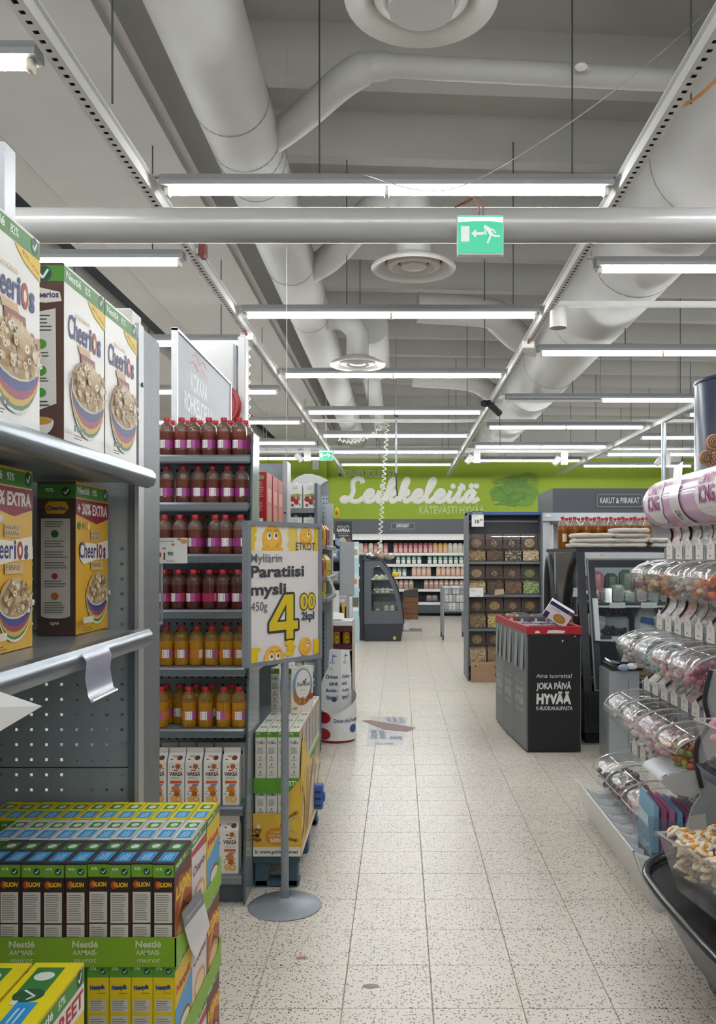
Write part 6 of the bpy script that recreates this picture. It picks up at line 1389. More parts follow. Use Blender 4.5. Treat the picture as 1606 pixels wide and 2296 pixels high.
sm = MB(mat('#7f8587', .4, .5)); slant(sm, 1.538, 1.549, .43, 1.47, None, .02, .047); slant(sm, 1.549, 2.36, 1.461, 1.472, None, .02, .047); slant(sm, 1.549, 2.36, .43, .439, None, .02, .047); obj('steel_trim', sm, dr)
gm = MB(GLASS); gm.raw([(x, DY(z)-.03, z) for x, z in ((1.6, .49), (2.3, .49), (2.3, 1.4), (1.6, 1.4))], [(0,1,2,3)]); obj('door_glass', gm, dr, fix=False)
hm = MB(mat('#c9ccce', .35)); slant(hm, 1.562, 1.6, .82, 1.15, None, .046, .085); obj('door_handle', hm, dr)
lsm = MB(mat('#bfc0be', .5)); slant(lsm, 1.53, 2.3, 1.474, 1.522, None, .001, .03); obj('label_strip', lsm, bf)
decal('label_strip_text', [(front(1.53, DY(1.5)-.032, 1.485), [('r', .05, .002, .17, .034, '#d4d0ca'), ('t', '1', .135, .01, .018, '#4a4a4a', {'bold': .03}), ('t', '70', .152, .018, .01, '#4a4a4a')])], bf)
obj('case_lamp', MB(TUB).cyl((1.6, 7.12, 1.442), (2.38, 7.12, 1.442), .013, 8), bf)
for z in (.5, .83, 1.1): 
    s = obj('shelf', MB(mat('#aeb6ba', .3, .2)).box(fx0+.07, DY(z)+.06, z-.015, fx1-.05, 8.1, z), bf)
    rl = obj('price_rail', MB(mat('#3a4044', .4)).box(fx0+.08, DY(z)+.045, z-.03, fx1-.06, DY(z)+.06, z+.012), s)
    obj('rail_strip', MB(WHITE).box(fx0+.1, DY(z)+.04, z-.028, fx1-.1, DY(z)+.0445, z-.012), rl)
    for k in range(2): obj('price_ticket', MB(WHITE).box(1.72+.26*k, DY(z)+.036, z-.032, 1.85+.26*k, DY(z)+.0395, z+.012), rl)
# glazed end with two arched black frames
eg = obj('end_glass', MB(clear('#aeb4b2', .3, .05, .03, 'tinted_end_glass')).raw([(fx0+.01, y, z) for y, z in ((7.0, Zb), (8.45, Zb), (8.45, Zt), (7.08, Zt))], [(0,1,2,3)]), bf, fix=False)
def arch(P_, r): return MB(BK).tube(spline([(fx0, y, z) for y, z in P_], 8), r, 8)
obj('arched_frame', arch([(8.45, .42), (8.45, .9), (8.42, 1.3), (8.3, 1.48), (8.12, 1.3), (7.98, 1.0), (7.88, .7), (7.84, .42)], .035), bf, smooth=60)
obj('arched_frame', arch([(7.1, 1.5), (7.3, 1.38), (7.5, 1.1), (7.6, .8), (7.64, .42)], .035), bf, smooth=60)
obj('inner_liner', MB(WHITE).box(fx0+.025, 8.06, Zb, fx0+.035, 8.4, 1.42), bf)
obj('upper_spandrel', MB(mat('#4a4845', .25)).raw([(fx0+.004, y, z) for y, z in ((7.1, 1.52), (8.4, 1.52), (8.25, 1.48), (8.1, 1.28), (7.95, 1.0), (7.85, .62), (7.66, .62), (7.55, 1.0), (7.4, 1.26), (7.2, 1.44))], [tuple(range(10))]), bf, fix=False)
# things inside
def clump(name, c, n_, r, col, lb, cat, spread_, sq=.6):
    t = thing(name, c, lb, cat); q = random.Random(hash(lb) % 99 if False else len(lb)); mb = MB(mat(col, .35, 0, .3, 30))
    for i in range(n_):
        mb.ball((c[0]+q.uniform(-1, 1)*spread_[0], c[1]+q.uniform(-1, 1)*spread_[1], c[2]+r*.8+q.random()*spread_[2]), r*q.uniform(.8, 1.2), seg=7, rings=5)
    obj('fruit', mb, t, smooth=60, kind='stuff')
    return t
for i, (x, z) in enumerate(((1.79, .832), (1.78, .94))):
    t = clump('grape_bag', (x+.03*i, 7.12+.1*i, z if i == 0 else .832+.15), 26, .02, '#3a3444', ('lower dark grape bag on the middle chiller shelf', 'upper dark grape bag on the middle chiller shelf')[i], 'grapes', (.1, .03, .05))
    if i == 1: obj('tray', MB(mat('#d4d8dc', .4)).box(x-.1, 7.2, .832, x+.16, 7.36, .98, bev=.02), t)
def bag(x, y, z, w_, h_, c, c2, lb):
    t = thing('food_bag', (x, y, z), lb, 'food bag'); m = mat(c, .3, 0, .12, 14, bump=.5)
    mb = MB(m); rr = []
    for k, (s_, tz) in enumerate(((.9, 0), (1.0, .25), (.95, .6), (.7, .85), (.35, 1))):
        rr.append([(x+w_/2*s_*cos(a), y+.05*s_*sin(a), z+h_*tz) for a in [2*pi*i/12 for i in range(13)]])
    obj('body', mb.sheet(rr), t, smooth=50)
    obj('printed_band', MB(mat(c2, .4)).raw([(x+dx, y-.056, z+h_*tz) for dx, tz in ((-w_*.35, .45), (w_*.3, .35), (w_*.35, .55), (-w_*.3, .65))], [(0,1,2,3)]), t, fix=False)
bag(2.08, 7.2, .832, .2, .24, '#dfe2e6', '#3a6fb4', 'white food bag with blue band on the middle chiller shelf')
bag(2.2, 7.1, .832, .16, .14, '#e2dcd8', '#b04a3a', 'white food bag with red print on the middle chiller shelf')
o = tag(obj('white_carton', MB(mat('#d6d8d8', .4)).box(-.06, -.05, 0, .06, .05, .17, bev=.004)), 'white carton leaning at the left of the middle chiller shelf', 'carton'); o.location = (1.62, 7.16, .832); o.rotation_euler = (0, .25, .3)
decal('printed_line', [(front(-.06, -.05, 0), [('r', 0, .1, .12, .13, '#eceded'), ('tl', .02, .03, .1, .07, 3, '#a8a8a8')])], o)
for i, (x, c, c2, lb) in enumerate(((1.68, '#4f423c', '#c8a8a0', 'dark salad tray on the lower chiller shelf, left'), (1.84, '#6a4a44', '#e0dcd4', 'reddish salad tray with white label on the lower shelf'), (1.99, '#a8875c', '#8a4a58', 'tan wrapped pack on the lower chiller shelf'), (2.15, '#8d6f52', '#d8d0c4', 'brown wrapped pack at the right of the lower shelf'))):
    t = thing('salad_tray', (x, 7.05, .502), lb, 'food pack'); obj('tray', MB(mat(c, .35, 0, .5, 50)).box(x-.07, 6.98, .502, x+.07, 7.12, .62+.02*(i % 2), bev=.025), t); obj('label', MB(mat(c2, .4)).box(x-.035, 6.972, .57, x+.035, 6.9785, .6), t)
for i, (x, c) in enumerate(((1.66, '#5a403c'), (1.76, '#8a5a58'), (1.86, '#33462e'), (1.96, '#2e4a2c'), (2.06, '#5a3a34'), (2.16, '#3c4a34'), (2.26, '#2f4228'))):
    t = thing('produce_pack', (x, 7.3, 1.102), 'produce pack on the top chiller shelf, %s from left' % ORD[i], 'food pack', 'produce packs'); obj('tray', MB(mat(c, .4, 0, .4, 40)).box(x-.045, 7.24, 1.1, x+.045, 7.36, 1.18+.03*(i % 3), bev=.025), t); obj('film', MB(clear('#ffffff', .25, .1, .1)).box(x-.047, 7.238, 1.1, x+.047, 7.362, 1.19+.03*(i % 3), bev=.02), t, fix=False)
for i, (x, c, h_) in enumerate(((1.62, '#4a3030', .22), (1.74, '#7a4a48', .26), (1.87, '#2c3a2a', .24), (2.0, '#3a4a34', .27), (2.13, '#5c3430', .22), (2.26, '#2e3c2c', .25))):
    t = thing('salad_bag', (x, 7.55, 1.101), 'dark leafy salad bag at the rear of the top chiller shelf, %s from left' % ORD[i], 'salad bag', 'rear salad bags'); obj('bag', MB(mat(c, .4, 0, .6, 45, bump=.5)).box(x-.055, 7.5, 1.101, x+.055, 7.62, 1.101+h_, bev=.03), t); obj('label', MB(mat('#b8b0a8', .5)).box(x-.03, 7.492, 1.16, x+.03, 7.4985, 1.19), t)
tag(obj('white_jar', MB(WHITE).lathe([(.03, 0), (.03, .11), (.027, .12), (.001, .12)], 14, c=(1.76, 7.2, 1.101)), at=(1.76, 7.2, 1.1), smooth=40), 'small white jar on the top chiller shelf', 'jar')
# syrup bottles and folded cloth bags on top
def syrup():
    t = thing('syrup_bottle', (0,0,0), 'x', 'bottle', 'amber syrup bottles')
    am = mat('#a5641a', .1, 0, .15, 20, .6, coat=.6, trans=.45); cl = mat('#d8d0c4', .08, 0, .05, 20, .6, coat=.8, trans=.8)
    obj('body', MB(am).lathe([(.03, 0), (.04, .004), (.042, .02), (.042, .15), (.044, .16), (.044, .175), (.041, .185), (.042, .2), (.034, .225), (.02, .248), (.013, .256), (.013, .262)], 14, ms=[am]*7+[cl]*4), t, smooth=50)
    obj('cap', MB(mat('#b3202e', .4)).lathe([(.016, .258), (.017, .262), (.017, .28), (.015, .283), (.001, .283)], 12), t, smooth=40)
    lm = MB()
    for c, a0 in (('#e4dfd4', 4.3), ('#c8b088', 4.9)):
        lm.face([(.0425*cos(a), .0425*sin(a), z) for a, z in ((a0, .06), (a0+.3, .06), (a0+.6, .06), (a0+.6, .13), (a0+.3, .13), (a0, .13))], ink(c))
    obj('label', lm, t, fix=False); return t
SY = Many(syrup())
for i, c in enumerate((355,405,455,510,560,615,665,715,765,820,870,920,975,1030,1080,1130,1180,1235,1285,1335,1385,1440)):
    px = c/5.736+1200; y = (7.62, 7.74, 7.86)[(i*2) % 3]; SY.put(((px-CX)*y/F_PX, y, 1.5605), R.uniform(-.8, .8), 'amber syrup bottle with red cap on the black chiller, %s from left' % ORD[i])
CL = mat('#d3ccc2', .85, 0, .06, 12, bump=.4, name='natural_cotton')
def folded(x, y, z, w_, d_, lb):
    t = obj('cloth_bag', MB(CL).raw(*_fold(w_, d_))); t.location = (x+R.uniform(-.012, .012), y+R.uniform(-.01, .01), z); t.rotation_euler = (0, 0, R.uniform(-.06, .06)); t.data.shade_smooth(); return tag(t, lb, 'cloth bag', 'folded cloth bags')
def _fold(w_, d_):
    V = []; Fs = []; n1, n2 = 10, 14; q = random.Random(int(w_*1e4))
    for i in range(n1+1):
        u = -w_/2+w_*i/n1
        for j in range(n2):
            a = 2*pi*j/n2; e = 1 if abs(u) < w_*.45 else .78
            V.append((u+q.uniform(-.008, .008), d_/2*max(-1, min(1, 1.15*cos(a)))+q.uniform(-.006, .006), .022+.021*e*max(-1, min(1, 1.3*sin(a)))+q.uniform(-.0025, .0025)))
    for i in range(n1):
        for j in range(n2): Fs.append((i*n2+j, i*n2+(j+1) % n2, (i+1)*n2+(j+1) % n2, (i+1)*n2+j))
    Fs += [tuple(range(n2)), tuple(n1*n2+j for j in range(n2))]; return V, Fs
for k in range(3): folded(1.635+.01*(k % 2), 7.3, 1.5605+.042*k, .37-.02*k, .24, 'folded cream cloth bag in left pile on the chiller, %s from bottom' % ORD[k])
for k in range(4): folded(1.945+.008*(k % 2), 7.3, 1.5605+.042*k, .3-.01*(k % 3), .241, 'folded cream cloth bag in right pile on the chiller, %s from bottom' % ORD[k])
for k in range(2): folded(2.2, 7.28, 1.5605+.042*k, .14+.01*k, .2, 'folded cloth bag in small pile behind the pink banner, %s from bottom' % ORD[k])

# ------------------------------------------------------------------ grey serving stand with glove box
gs = thing('serving_stand', (1.63, 6.3, 0), 'light grey steel stand between the chiller and the candy shelves', 'stand')
SG = mat('#a9afb3', .35, .35, .05)
obj('body', MB(SG).box(1.52, 6.2, 0, 1.74, 6.5, .66), gs); obj('top_tray', MB(mat('#2b2f33', .4)).prism([(1.53, .7), (1.54, .661), (1.76, .661), (1.78, .7), (1.6, .69)], 1, 6.19, 6.5), gs); obj('drawer_line', MB(DGREY).box(1.66, 6.198, .1, 1.664, 6.1995, .6), gs)
gb = tag(obj('glove_box', MB(mat('#2d3236', .4)).box(1.6, 6.26, .7, 1.74, 6.4, .86, bev=.003, top=WHITE), at=(1.67, 6.33, .7)), 'black printed glove box on the grey stand', 'box')
decal('printed_design', [(front(1.6, 6.26, .7), [('p', [(.02, .02), (.05, .1), (.07, .13), (.09, .06), (.08, .02)], '#c9c9c6'), ('r', 0, .145, .14, .16, '#d8d8d4')])], gb)
tg_ = thing('serving_tongs', (1.53, 6.25, .72), 'steel serving tongs lying on the black tray of the stand', 'tongs')
obj('arm', MB(mat('#c9ccce', .2, .9)).tube(spline([(1.5, 6.22, .745), (1.54, 6.21, .725), (1.6, 6.22, .715)], 4), .006, 6), tg_); obj('arm', MB(mat('#c9ccce', .2, .9)).tube(spline([(1.5, 6.25, .75), (1.54, 6.25, .73), (1.6, 6.24, .718)], 4), .006, 6), tg_)
bgl = thing('bag_bundle', (1.66, 6.2, .69), 'crumpled blue and white bags stuffed at the stand edge', 'bags')
for k, c in enumerate(('#8aa0b8', '#d8dcde', '#b8926a')): obj('bag', MB(mat(c, .4, 0, .2, bump=.4)).ball((1.62+.06*k, 6.17, .69+.01*k), .035, sc=(1.3, .6, .7), seg=8, rings=5), bgl, smooth=50)

# ------------------------------------------------------------------ candy pick-and-mix stand
cs = thing('candy_stand', (1.5, 4.2, 0), 'pick-and-mix candy stand with pink banner and clear scoop bins', 'candy stand')
CY0, CY1 = 3.6, 4.86
TIER = [(1.30, 1.40), (1.224, 1.01), (1.154, .666), (1.087, .31)]
COLL = mosaic(['#b0afa8', '#c8c2ba', '#94959a', '#d0ccc4', '#b69a94', '#aabcc6', '#d4c2a6', '#8d827c', '#c0bab0', '#dcd7d0'], 26, 'candy_photo_collage', .5, (1, 1, 2.4), .6)
COLP = mosaic(['#d4b0b4', '#e0c0bc', '#bc949a', '#e4ccc4', '#d4bca4'], 26, 'pink_photo_collage', .5, (1, 1, 2.4), .6)
spans = [(1.665, 1.475, 1.54, 1.54), (1.27, 1.085, 1.53, 1.464), (.88, .741, 1.46, 1.394), (.536, .385, 1.39, 1.327)]
for k, (za, zb, xa, xb) in enumerate(spans):
    def prof(t): return (xa+(xb-xa)*t+.016*sin(2*pi*t), za+(zb-za)*t)
    for b_ in range(8):
        y0_ = CY0+(CY1-CY0)*b_/8; y1_ = CY0+(CY1-CY0)*(b_+1)/8-.002
        obj('photo_panel', MB(COLP if (b_*3+k) % 5 == 1 else COLL).sheet([[(prof(t/10)[0], y, prof(t/10)[1]) for y in (y0_, y1_)] for t in range(11)]), cs, fix=False, smooth=60)
        if b_ % 3 == 2 or b_ == 7:
            obj('black_rib', MB(BLACK).tube([(prof(t/10)[0]-.006, y1_, prof(t/10)[1]) for t in range(11)], .007, 6), cs, smooth=60)
        else:
            obj('grey_rib', MB(mat('#6f7478', .4)).tube([(prof(t/10)[0]-.003, y1_, prof(t/10)[1]) for t in range(11)], .003, 5), cs, smooth=60)
        ym = (y0_+y1_)/2; X_ = prof(.72)[0]-.012; hz = min(.11, (za-zb)*.6); z0_ = zb+.004
        pts = [(-.036, 0), (.036, 0), (.036, .62), (.025, .78), (.018, .74), (.012, .9), (.0, 1), (-.012, .9), (-.018, .74), (-.025, .78), (-.036, .62)]
        tg_ = obj('price_tag', MB(mat('#e6e2da', .5)).prism([(ym+u*1.45, z0_+hz*v) for u, v in pts], 0, X_-.002, X_), cs)
        decal('tag_print', [(left(X_-.002, ym+.036, z0_), [('tl', .02, hz*.45, .056, hz*.68, 3, '#a8a29a'), ('tl', .014, hz*.1, .05, hz*.22, 1, '#77777a')])], tg_)
        obj('tag_holder', MB(mat('#8f9498', .35)).box(X_-.004, y1_-.016, z0_-.002, X_+.004, y1_+.012, z0_+hz*.55, bev=.002), cs)
obj('core_panel', MB(mat('#7f8488', .5)).box(1.58, CY0+.01, .05, 1.7, CY1, 1.95), cs)
for k in range(3):
    xa, zt_ = TIER[k]; obj('tier_floor', MB(mat('#9aa0a4', .4)).box(xa+.24, CY0, zt_-.135, 1.6, CY1, zt_-.128), cs)
LIDP = [(0,0),(.012,.022),(.045,.048),(.09,.066),(.15,.078),(.24,.078)]
TUBP = [(0,0),(.006,-.04),(.03,-.085),(.08,-.118),(.14,-.13),(.24,-.13)]
CC = [[['#6e7a5c','#8a6a4c','#b08a5c','#c9bcae'], ['#c8703c','#a87a58','#d8b070','#8a4a30'], ['#b9b4ae','#d8d4cc','#98908a','#c0b8b0'], ['#c8501c','#d87a28','#8a2038','#e2c090']],
      [['#9a8f8c','#7a7470','#b8b0a8','#a09894'], ['#7fa8b8','#9ab8c4','#6a8a98','#c0d0d4'], ['#b8908c','#c8a8a0','#a07070','#d8c0b8'], ['#a85868','#b87080','#8a4454','#c890a0']],
      [['#a09a96','#8a8480','#b8b4ae','#78726e'], ['#c8a8ac','#d8c0c0','#b89098','#e0d0d0'], ['#c49a9c','#b88084','#d8b8b4','#a87478'], ['#b05a2c','#7a8a3c','#c89a30','#a0382c']],
      [['#2e2a2c','#3c3638','#221e20','#4a4446'], ['#5a3434','#7a4440','#3c2828','#8a5a54'], ['#a85050','#b86a64','#8a3c40','#c88880']]]
CN_ = [['olive and brown', 'orange and tan', 'grey and white', 'orange and dark red'], ['grey', 'pale blue', 'dusty pink', 'raspberry pink'], ['grey-brown', 'pale pink', 'rose', 'orange and green'], ['black', 'dark red-brown', 'red']]
for k, (xt, zt_) in enumerate(TIER):
    for b_ in range(len(CC[k])):
        y1_ = CY1-.312*b_-.004; y0_ = y1_-.304; ym = (y0_+y1_)/2
        t = thing('candy_bin', (xt+.12, ym, zt_-.13), 'clear scoop bin of %s sweets on the %s candy tier' % (CN_[k][b_], ('top', 'second', 'third', 'lowest')[k]), 'candy bin', 'candy scoop bins')
        R_ = .02
        def lidrow(u, z):
            return [(xt+u+(.012 if (j in (0, 6)) else 0), y0_+(y1_-y0_)*j/6, zt_+z-(.006 if j in (0, 6) else 0)) for j in range(7)]
        obj('lid', MB(PLEX).sheet([lidrow(u, z) for u, z in LIDP]), t, fix=False, smooth=60)
        lr = MB(clear('#ffffff', .5, .5, .08, 'plastic_edge'))
        lr.tube([lidrow(u, z)[0] for u, z in reversed(LIDP)]+[lidrow(0, 0)[j] for j in range(7)]+[lidrow(u, z)[6] for u, z in LIDP], .0035, 5)
        lr.tube([lidrow(u, z)[3] for u, z in LIDP], .002, 4); lr.tube(lidrow(.09, .067), .002, 4)
        obj('lid_edge', lr, t, smooth=60)
        tb = MB(PLEX).sheet([[(xt+u, y, zt_+z) for y in (y0_+.012, y1_-.012)] for u, z in TUBP])
        for y in (y0_+.012, y1_-.012): tb.raw([(xt+u, y, zt_+z) for u, z in TUBP]+[(xt+.24, y, zt_+.07)]+[(xt+u, y, zt_+z-.004) for u, z in reversed(LIDP[1:-1])], [tuple(range(len(TUBP)+1+len(LIDP)-2))])
        obj('tub', tb, t, fix=False, smooth=50)
        q = random.Random(k*7+b_); cm = [mat(c, .5, 0, .25, 40) for c in CC[k][b_]]; mb = MB()
        for n_ in range(70):
            u = q.uniform(.035, .22); zl = -.12 if u > .08 else -.12+(.08-u)*1.2; zz = q.uniform(zl+.012, -.012+.02*q.random())
            mb.ball((xt+u, q.uniform(y0_+.03, y1_-.03), zt_+zz), q.uniform(.014, .022), cm[n_ % 4], seg=6, rings=4, sc=(1, 1.2, .8))
        obj('sweets', mb, t, kind='stuff', smooth=60)
# pink banner: half round
HC, HR = (1.525, 1.79), .135
def hp(y, t): return (HC[0]-HR*1.05*sin(t), y, HC[1]+HR*cos(t))
PK = mat('#d2abc9', .22, 0, .04, 10, .6, name='pink_banner')
bn = obj('pink_banner', MB(PK).sheet([[hp(y, pi*i/16+.1) for y in [2.9+(CY1-2.9)*j/12 for j in range(13)]] for i in range(16)]), cs, fix=False, smooth=60)
obj('banner_bead', MB(mat('#e0c8dc', .3)).cyl(hp(2.9, 3.05), hp(CY1, 3.05), .006, 8), cs)
def HM(a, b, d): # a: distance from the far end towards the viewer, b: arc length up from the lower edge
    t = pi-.12-b/HR; p = hp(CY1-a, t); return (p[0]-sin(t)*(d+.0015), p[1], p[2]+cos(t)*(d+.0015))
sh = []
q = random.Random(2)
for c0_ in (.2, 1.0, 1.6):
    rws = []
    for k in range(13):
        v = .06+.26*k/12; hw = .15*sqrt(max(.05, 1-((v-.19)/.135)**2))+q.uniform(-.015, .015); rws.append((v, c0_-hw, c0_+hw))
    sh.append(('rows', [(v, l-.006, r+.006) for v, l, r in rws], '#b98ab4')); sh.append(('rows', rws, '#e9e4e4'))
    sh += [('t', 'CANDY', c0_, .235, .045, '#a8508c', {'w': .2, 'bold': .02, 'sl': .1}), ('t', 'KING', c0_+.01, .15, .07, '#a04488', {'w': .2, 'bold': .03, 'sl': .08})]
for v in (.21, .226): sh.append(('rows', [(v, 0, 1.9), (v+.004, 0, 1.9)], '#ece6ea'))
mbp = MB()
for s1 in sh: prints(mbp, HM, [s1], .0006 if s1[0] == 'rows' and s1[2] == '#b98ab4' else .0012 if s1[0] == 'rows' else .006)
obj('banner_print', mbp, bn, fix=False)
pw = thing('price_card', (1.38, 4.3, 1.68), 'white price card reading 8.50 bent over the pink candy banner', 'price card')
def HQ(a, b): t = pi-.12-b/HR; p = hp(4.36-a, t); return (p[0]-sin(t)*.008, p[1], p[2]+cos(t)*.008)
obj('card', MB(mat('#dfdcdc', .3)).sheet([[HQ(a, b) for a in (0, .07, .14)] for b in [.02+.03*i for i in range(9)]]), pw, fix=False, smooth=60)
obj('upper_flap', MB(mat('#e6e3e3', .35)).raw([HQ(0, .262), HQ(.14, .262), (1.4, 4.22, 1.965), (1.4, 4.36, 1.945)], [(0,1,2,3)]), pw, fix=False)
def HM2(a, b, d): t = pi-.12-b/HR; p = hp(4.36-a, t); return (p[0]-sin(t)*(.009+d), p[1], p[2]+cos(t)*(.009+d))
pm2 = MB(); prints(pm2, HM2, [('t', '8', .065, .08, .055, '#5c5c60', {'w': .03, 'bold': .01}), ('t', '50', .105, .105, .028, '#5c5c60', {'w': .036}), ('tl', .02, .04, .12, .06, 1, '#b8b4b4')], .005); obj('printed_price', pm2, pw, fix=False)
# base tray
TRM = mat('#dde0e1', .25, 0, .04, 12, .5, name='tray_plastic')
bt_ = thing('candy_base_tray', (1.1, 4.2, 0), 'long translucent grey tray along the floor of the candy stand', 'tray')
TP = [(1.08, 0), (1.0, .228), (.997, .234), (1.004, .236), (1.03, .19), (1.1, .16), (1.2, .17), (1.28, .23), (1.3, .235)]
obj('trough', MB(TRM).sheet([[(x, y, z) for y in [3.66+1.2*j/8 for j in range(9)]] for x, z in TP]), bt_, fix=False, smooth=30)
obj('near_end', MB(TRM).prism([(1.08, 0), (1.0, .232), (1.1, .2), (1.2, .21), (1.24, .228), (1.24, .02), (1.2, .0)], 1, 3.6, 3.66), bt_)
obj('handle_slot', MB(mat('#4a4c4c', .6)).prism([(1.085, .165), (1.13, .18), (1.16, .165), (1.12, .15)], 1, 3.598, 3.5995), bt_)
obj('under_box', MB(mat('#8f9498', .5)).box(1.1, 3.67, 0, 1.55, 4.84, .14), bt_)
for j in range(1, 8):
    y = 3.66+1.2*j/8; obj('divider', MB(TRM).prism([(1.004, .234), (1.03, .192), (1.1, .162), (1.2, .172), (1.28, .23), (1.2, .19), (1.1, .185), (1.04, .205)], 1, y-.003, y+.003), bt_)
# grey scoop shelf, end plate, candy bags
sc_ = thing('grey_scoop_shelf', (1.2, 3.75, .47), 'smooth grey curved scoop shelf below the orange and green sweets', 'scoop shelf')
obj('scoop', MB(mat('#b4b8bb', .4, .05)).sheet([[(1.1+u, y, .545+z) for y in (3.62, 3.72, 3.88)] for u, z in ((.0, 0), (.012, .02), (.05, .035), (.1, .04), (.17, .04))]), sc_, fix=False, smooth=60)
obj('scoop_side', MB(mat('#c9c8c6', .45)).prism([(1.1, .545), (1.15, .58), (1.27, .585), (1.3, .52), (1.24, .475), (1.16, .49)], 1, 3.612, 3.62), sc_)
ep = obj('end_plate', MB(mat('#9fa3a6', .45)).prism([(1.25, .2), (1.225, .28), (1.2, .36), (1.225, .44), (1.262, .5), (1.262, .56), (1.24, .63), (1.245, .72), (1.29, .8), (1.275, .9), (1.3, 1.02), (1.7, 1.02), (1.7, .2)], 1, 3.575, 3.59), cs)
obj('black_edge', MB(BLACK).tube(spline([(1.3, 3.57, 1.02), (1.275, 3.57, .9), (1.29, 3.57, .8), (1.245, 3.57, .72), (1.24, 3.57, .63), (1.262, 3.57, .53)], 5), .01, 6), cs, smooth=60)
obj('pale_patch', MB(mat('#cfccc8', .5)).prism([(1.225, .28), (1.2, .36), (1.215, .41), (1.28, .42), (1.29, .3)], 1, 3.57, 3.5745), cs)
for i, c in enumerate(('#8fbcd4', '#a8608c', '#c078a0', '#7fb0d0', '#9a5a88', '#b06a98')):
    x = 1.085+.034*i
    t = thing('paper_candy_bag', (x, 3.78, .2), '%s paper candy bag, %s from left in the holder by the egg sweets' % ({'#8f': 'light blue', '#a8': 'plum', '#c0': 'pink', '#7f': 'blue', '#9a': 'purple', '#b0': 'mauve'}[c[:3]], ORD[i]), 'paper bag', 'paper candy bags')
    obj('bag', MB(mat(c, .55, 0, .12, 20)).raw([(x, 3.66, .225), (x+.026, 3.66, .225), (x+.026, 3.66, .42-.008*i), (x+.006, 3.66, .43-.008*i), (x, 3.9, .225), (x+.026, 3.9, .225), (x+.026, 3.88, .44-.01*i), (x+.006, 3.88, .45-.01*i)], [(0,1,2,3),(4,7,6,5),(0,4,5,1),(1,5,6,2),(2,6,7,3),(3,7,4,0)]), t)
    obj('white_print', MB(ink('#dfe4ea')).raw([(x+.004, 3.6592, .3), (x+.022, 3.6592, .3), (x+.022, 3.6592, .32), (x+.004, 3.6592, .32)], [(0,1,2,3)]), t, fix=False)
bh = thing('clear_bag_holder', (1.18, 3.77, .2), 'clear plastic holder around the blue and pink candy bags', 'holder')
obj('holder', MB(clear('#e8f2f6', .18, .1, .06)).raw([(1.075, 3.65, .215), (1.3, 3.65, .215), (1.3, 3.65, .34), (1.06, 3.65, .39), (1.075, 3.92, .215), (1.06, 3.92, .41)], [(0,1,2,3),(0,4,5,3)]), bh, fix=False)
obj('holder_foot', MB(DGREY).box(1.09, 3.68, .141, 1.3, 3.9, .222), bh)

# ------------------------------------------------------------------ near round candy unit
nu = thing('round_candy_unit', (1.25, 2.95, 0), 'rounded black candy unit at the lower right photo edge', 'candy stand')
PLAN = spline([(.93, 2.2), (.9, 2.5), (.885, 2.8), (.885, 3.0), (.9, 3.12), (.97, 3.24), (1.1, 3.32), (1.35, 3.38), (1.65, 3.4)], 4)
GBK = mat('#1d2023', .22, 0, .06, 20, .6, name='gloss_black')
def inset(p, d): v = Vector((1.4-p[0], 2.7-p[1])); v.normalize(); return (p[0]+v.x*d, p[1]+v.y*d)
obj('bowl', MB(GBK).sheet([[(*inset(p, d), z) for p in PLAN] for z, d in ((.34, 0), (.32, .03), (.2, .09), (.08, .17), (.03, .22), (0, .23))]), nu, fix=False, smooth=50)
obj('bowl_floor', MB(GBK).raw([(*inset(p, .02), .335) for p in PLAN]+[(1.65, 2.2, .335)], [tuple(range(len(PLAN)+1))]), nu, fix=False)
obj('rim', MB(mat('#2a2e32', .18)).tube([(p[0], p[1], .345) for p in PLAN], .017, 8), nu, smooth=60)
obj('column', MB(mat('#8f8880', .4)).prism([(1.22, 2.4), (1.22, 3.0), (1.3, 3.15), (1.6, 3.2), (1.65, 2.4)], 2, .335, 1.25), nu)
cpn = obj('photo_panel', MB(COLP).sheet([[(1.2+.03*sin(t*6.3), y, .6+.18*t) for y in (2.45, 3.02)] for t in [i/8 for i in range(9)]]), nu, fix=False, smooth=60)
obj('black_rib', MB(GBK).tube(spline([(1.16, 3.02, .82), (1.08, 3.02, .74), (1.17, 3.02, .66), (1.2, 3.02, .56), (1.18, 3.02, .5)], 5), .014, 8), nu, smooth=60)
obj('bin_carrier', MB(GBK).prism([(1.04, .77), (1.3, .77), (1.3, .68), (1.16, .69), (1.07, .72)], 1, 2.5, 3.0), nu)
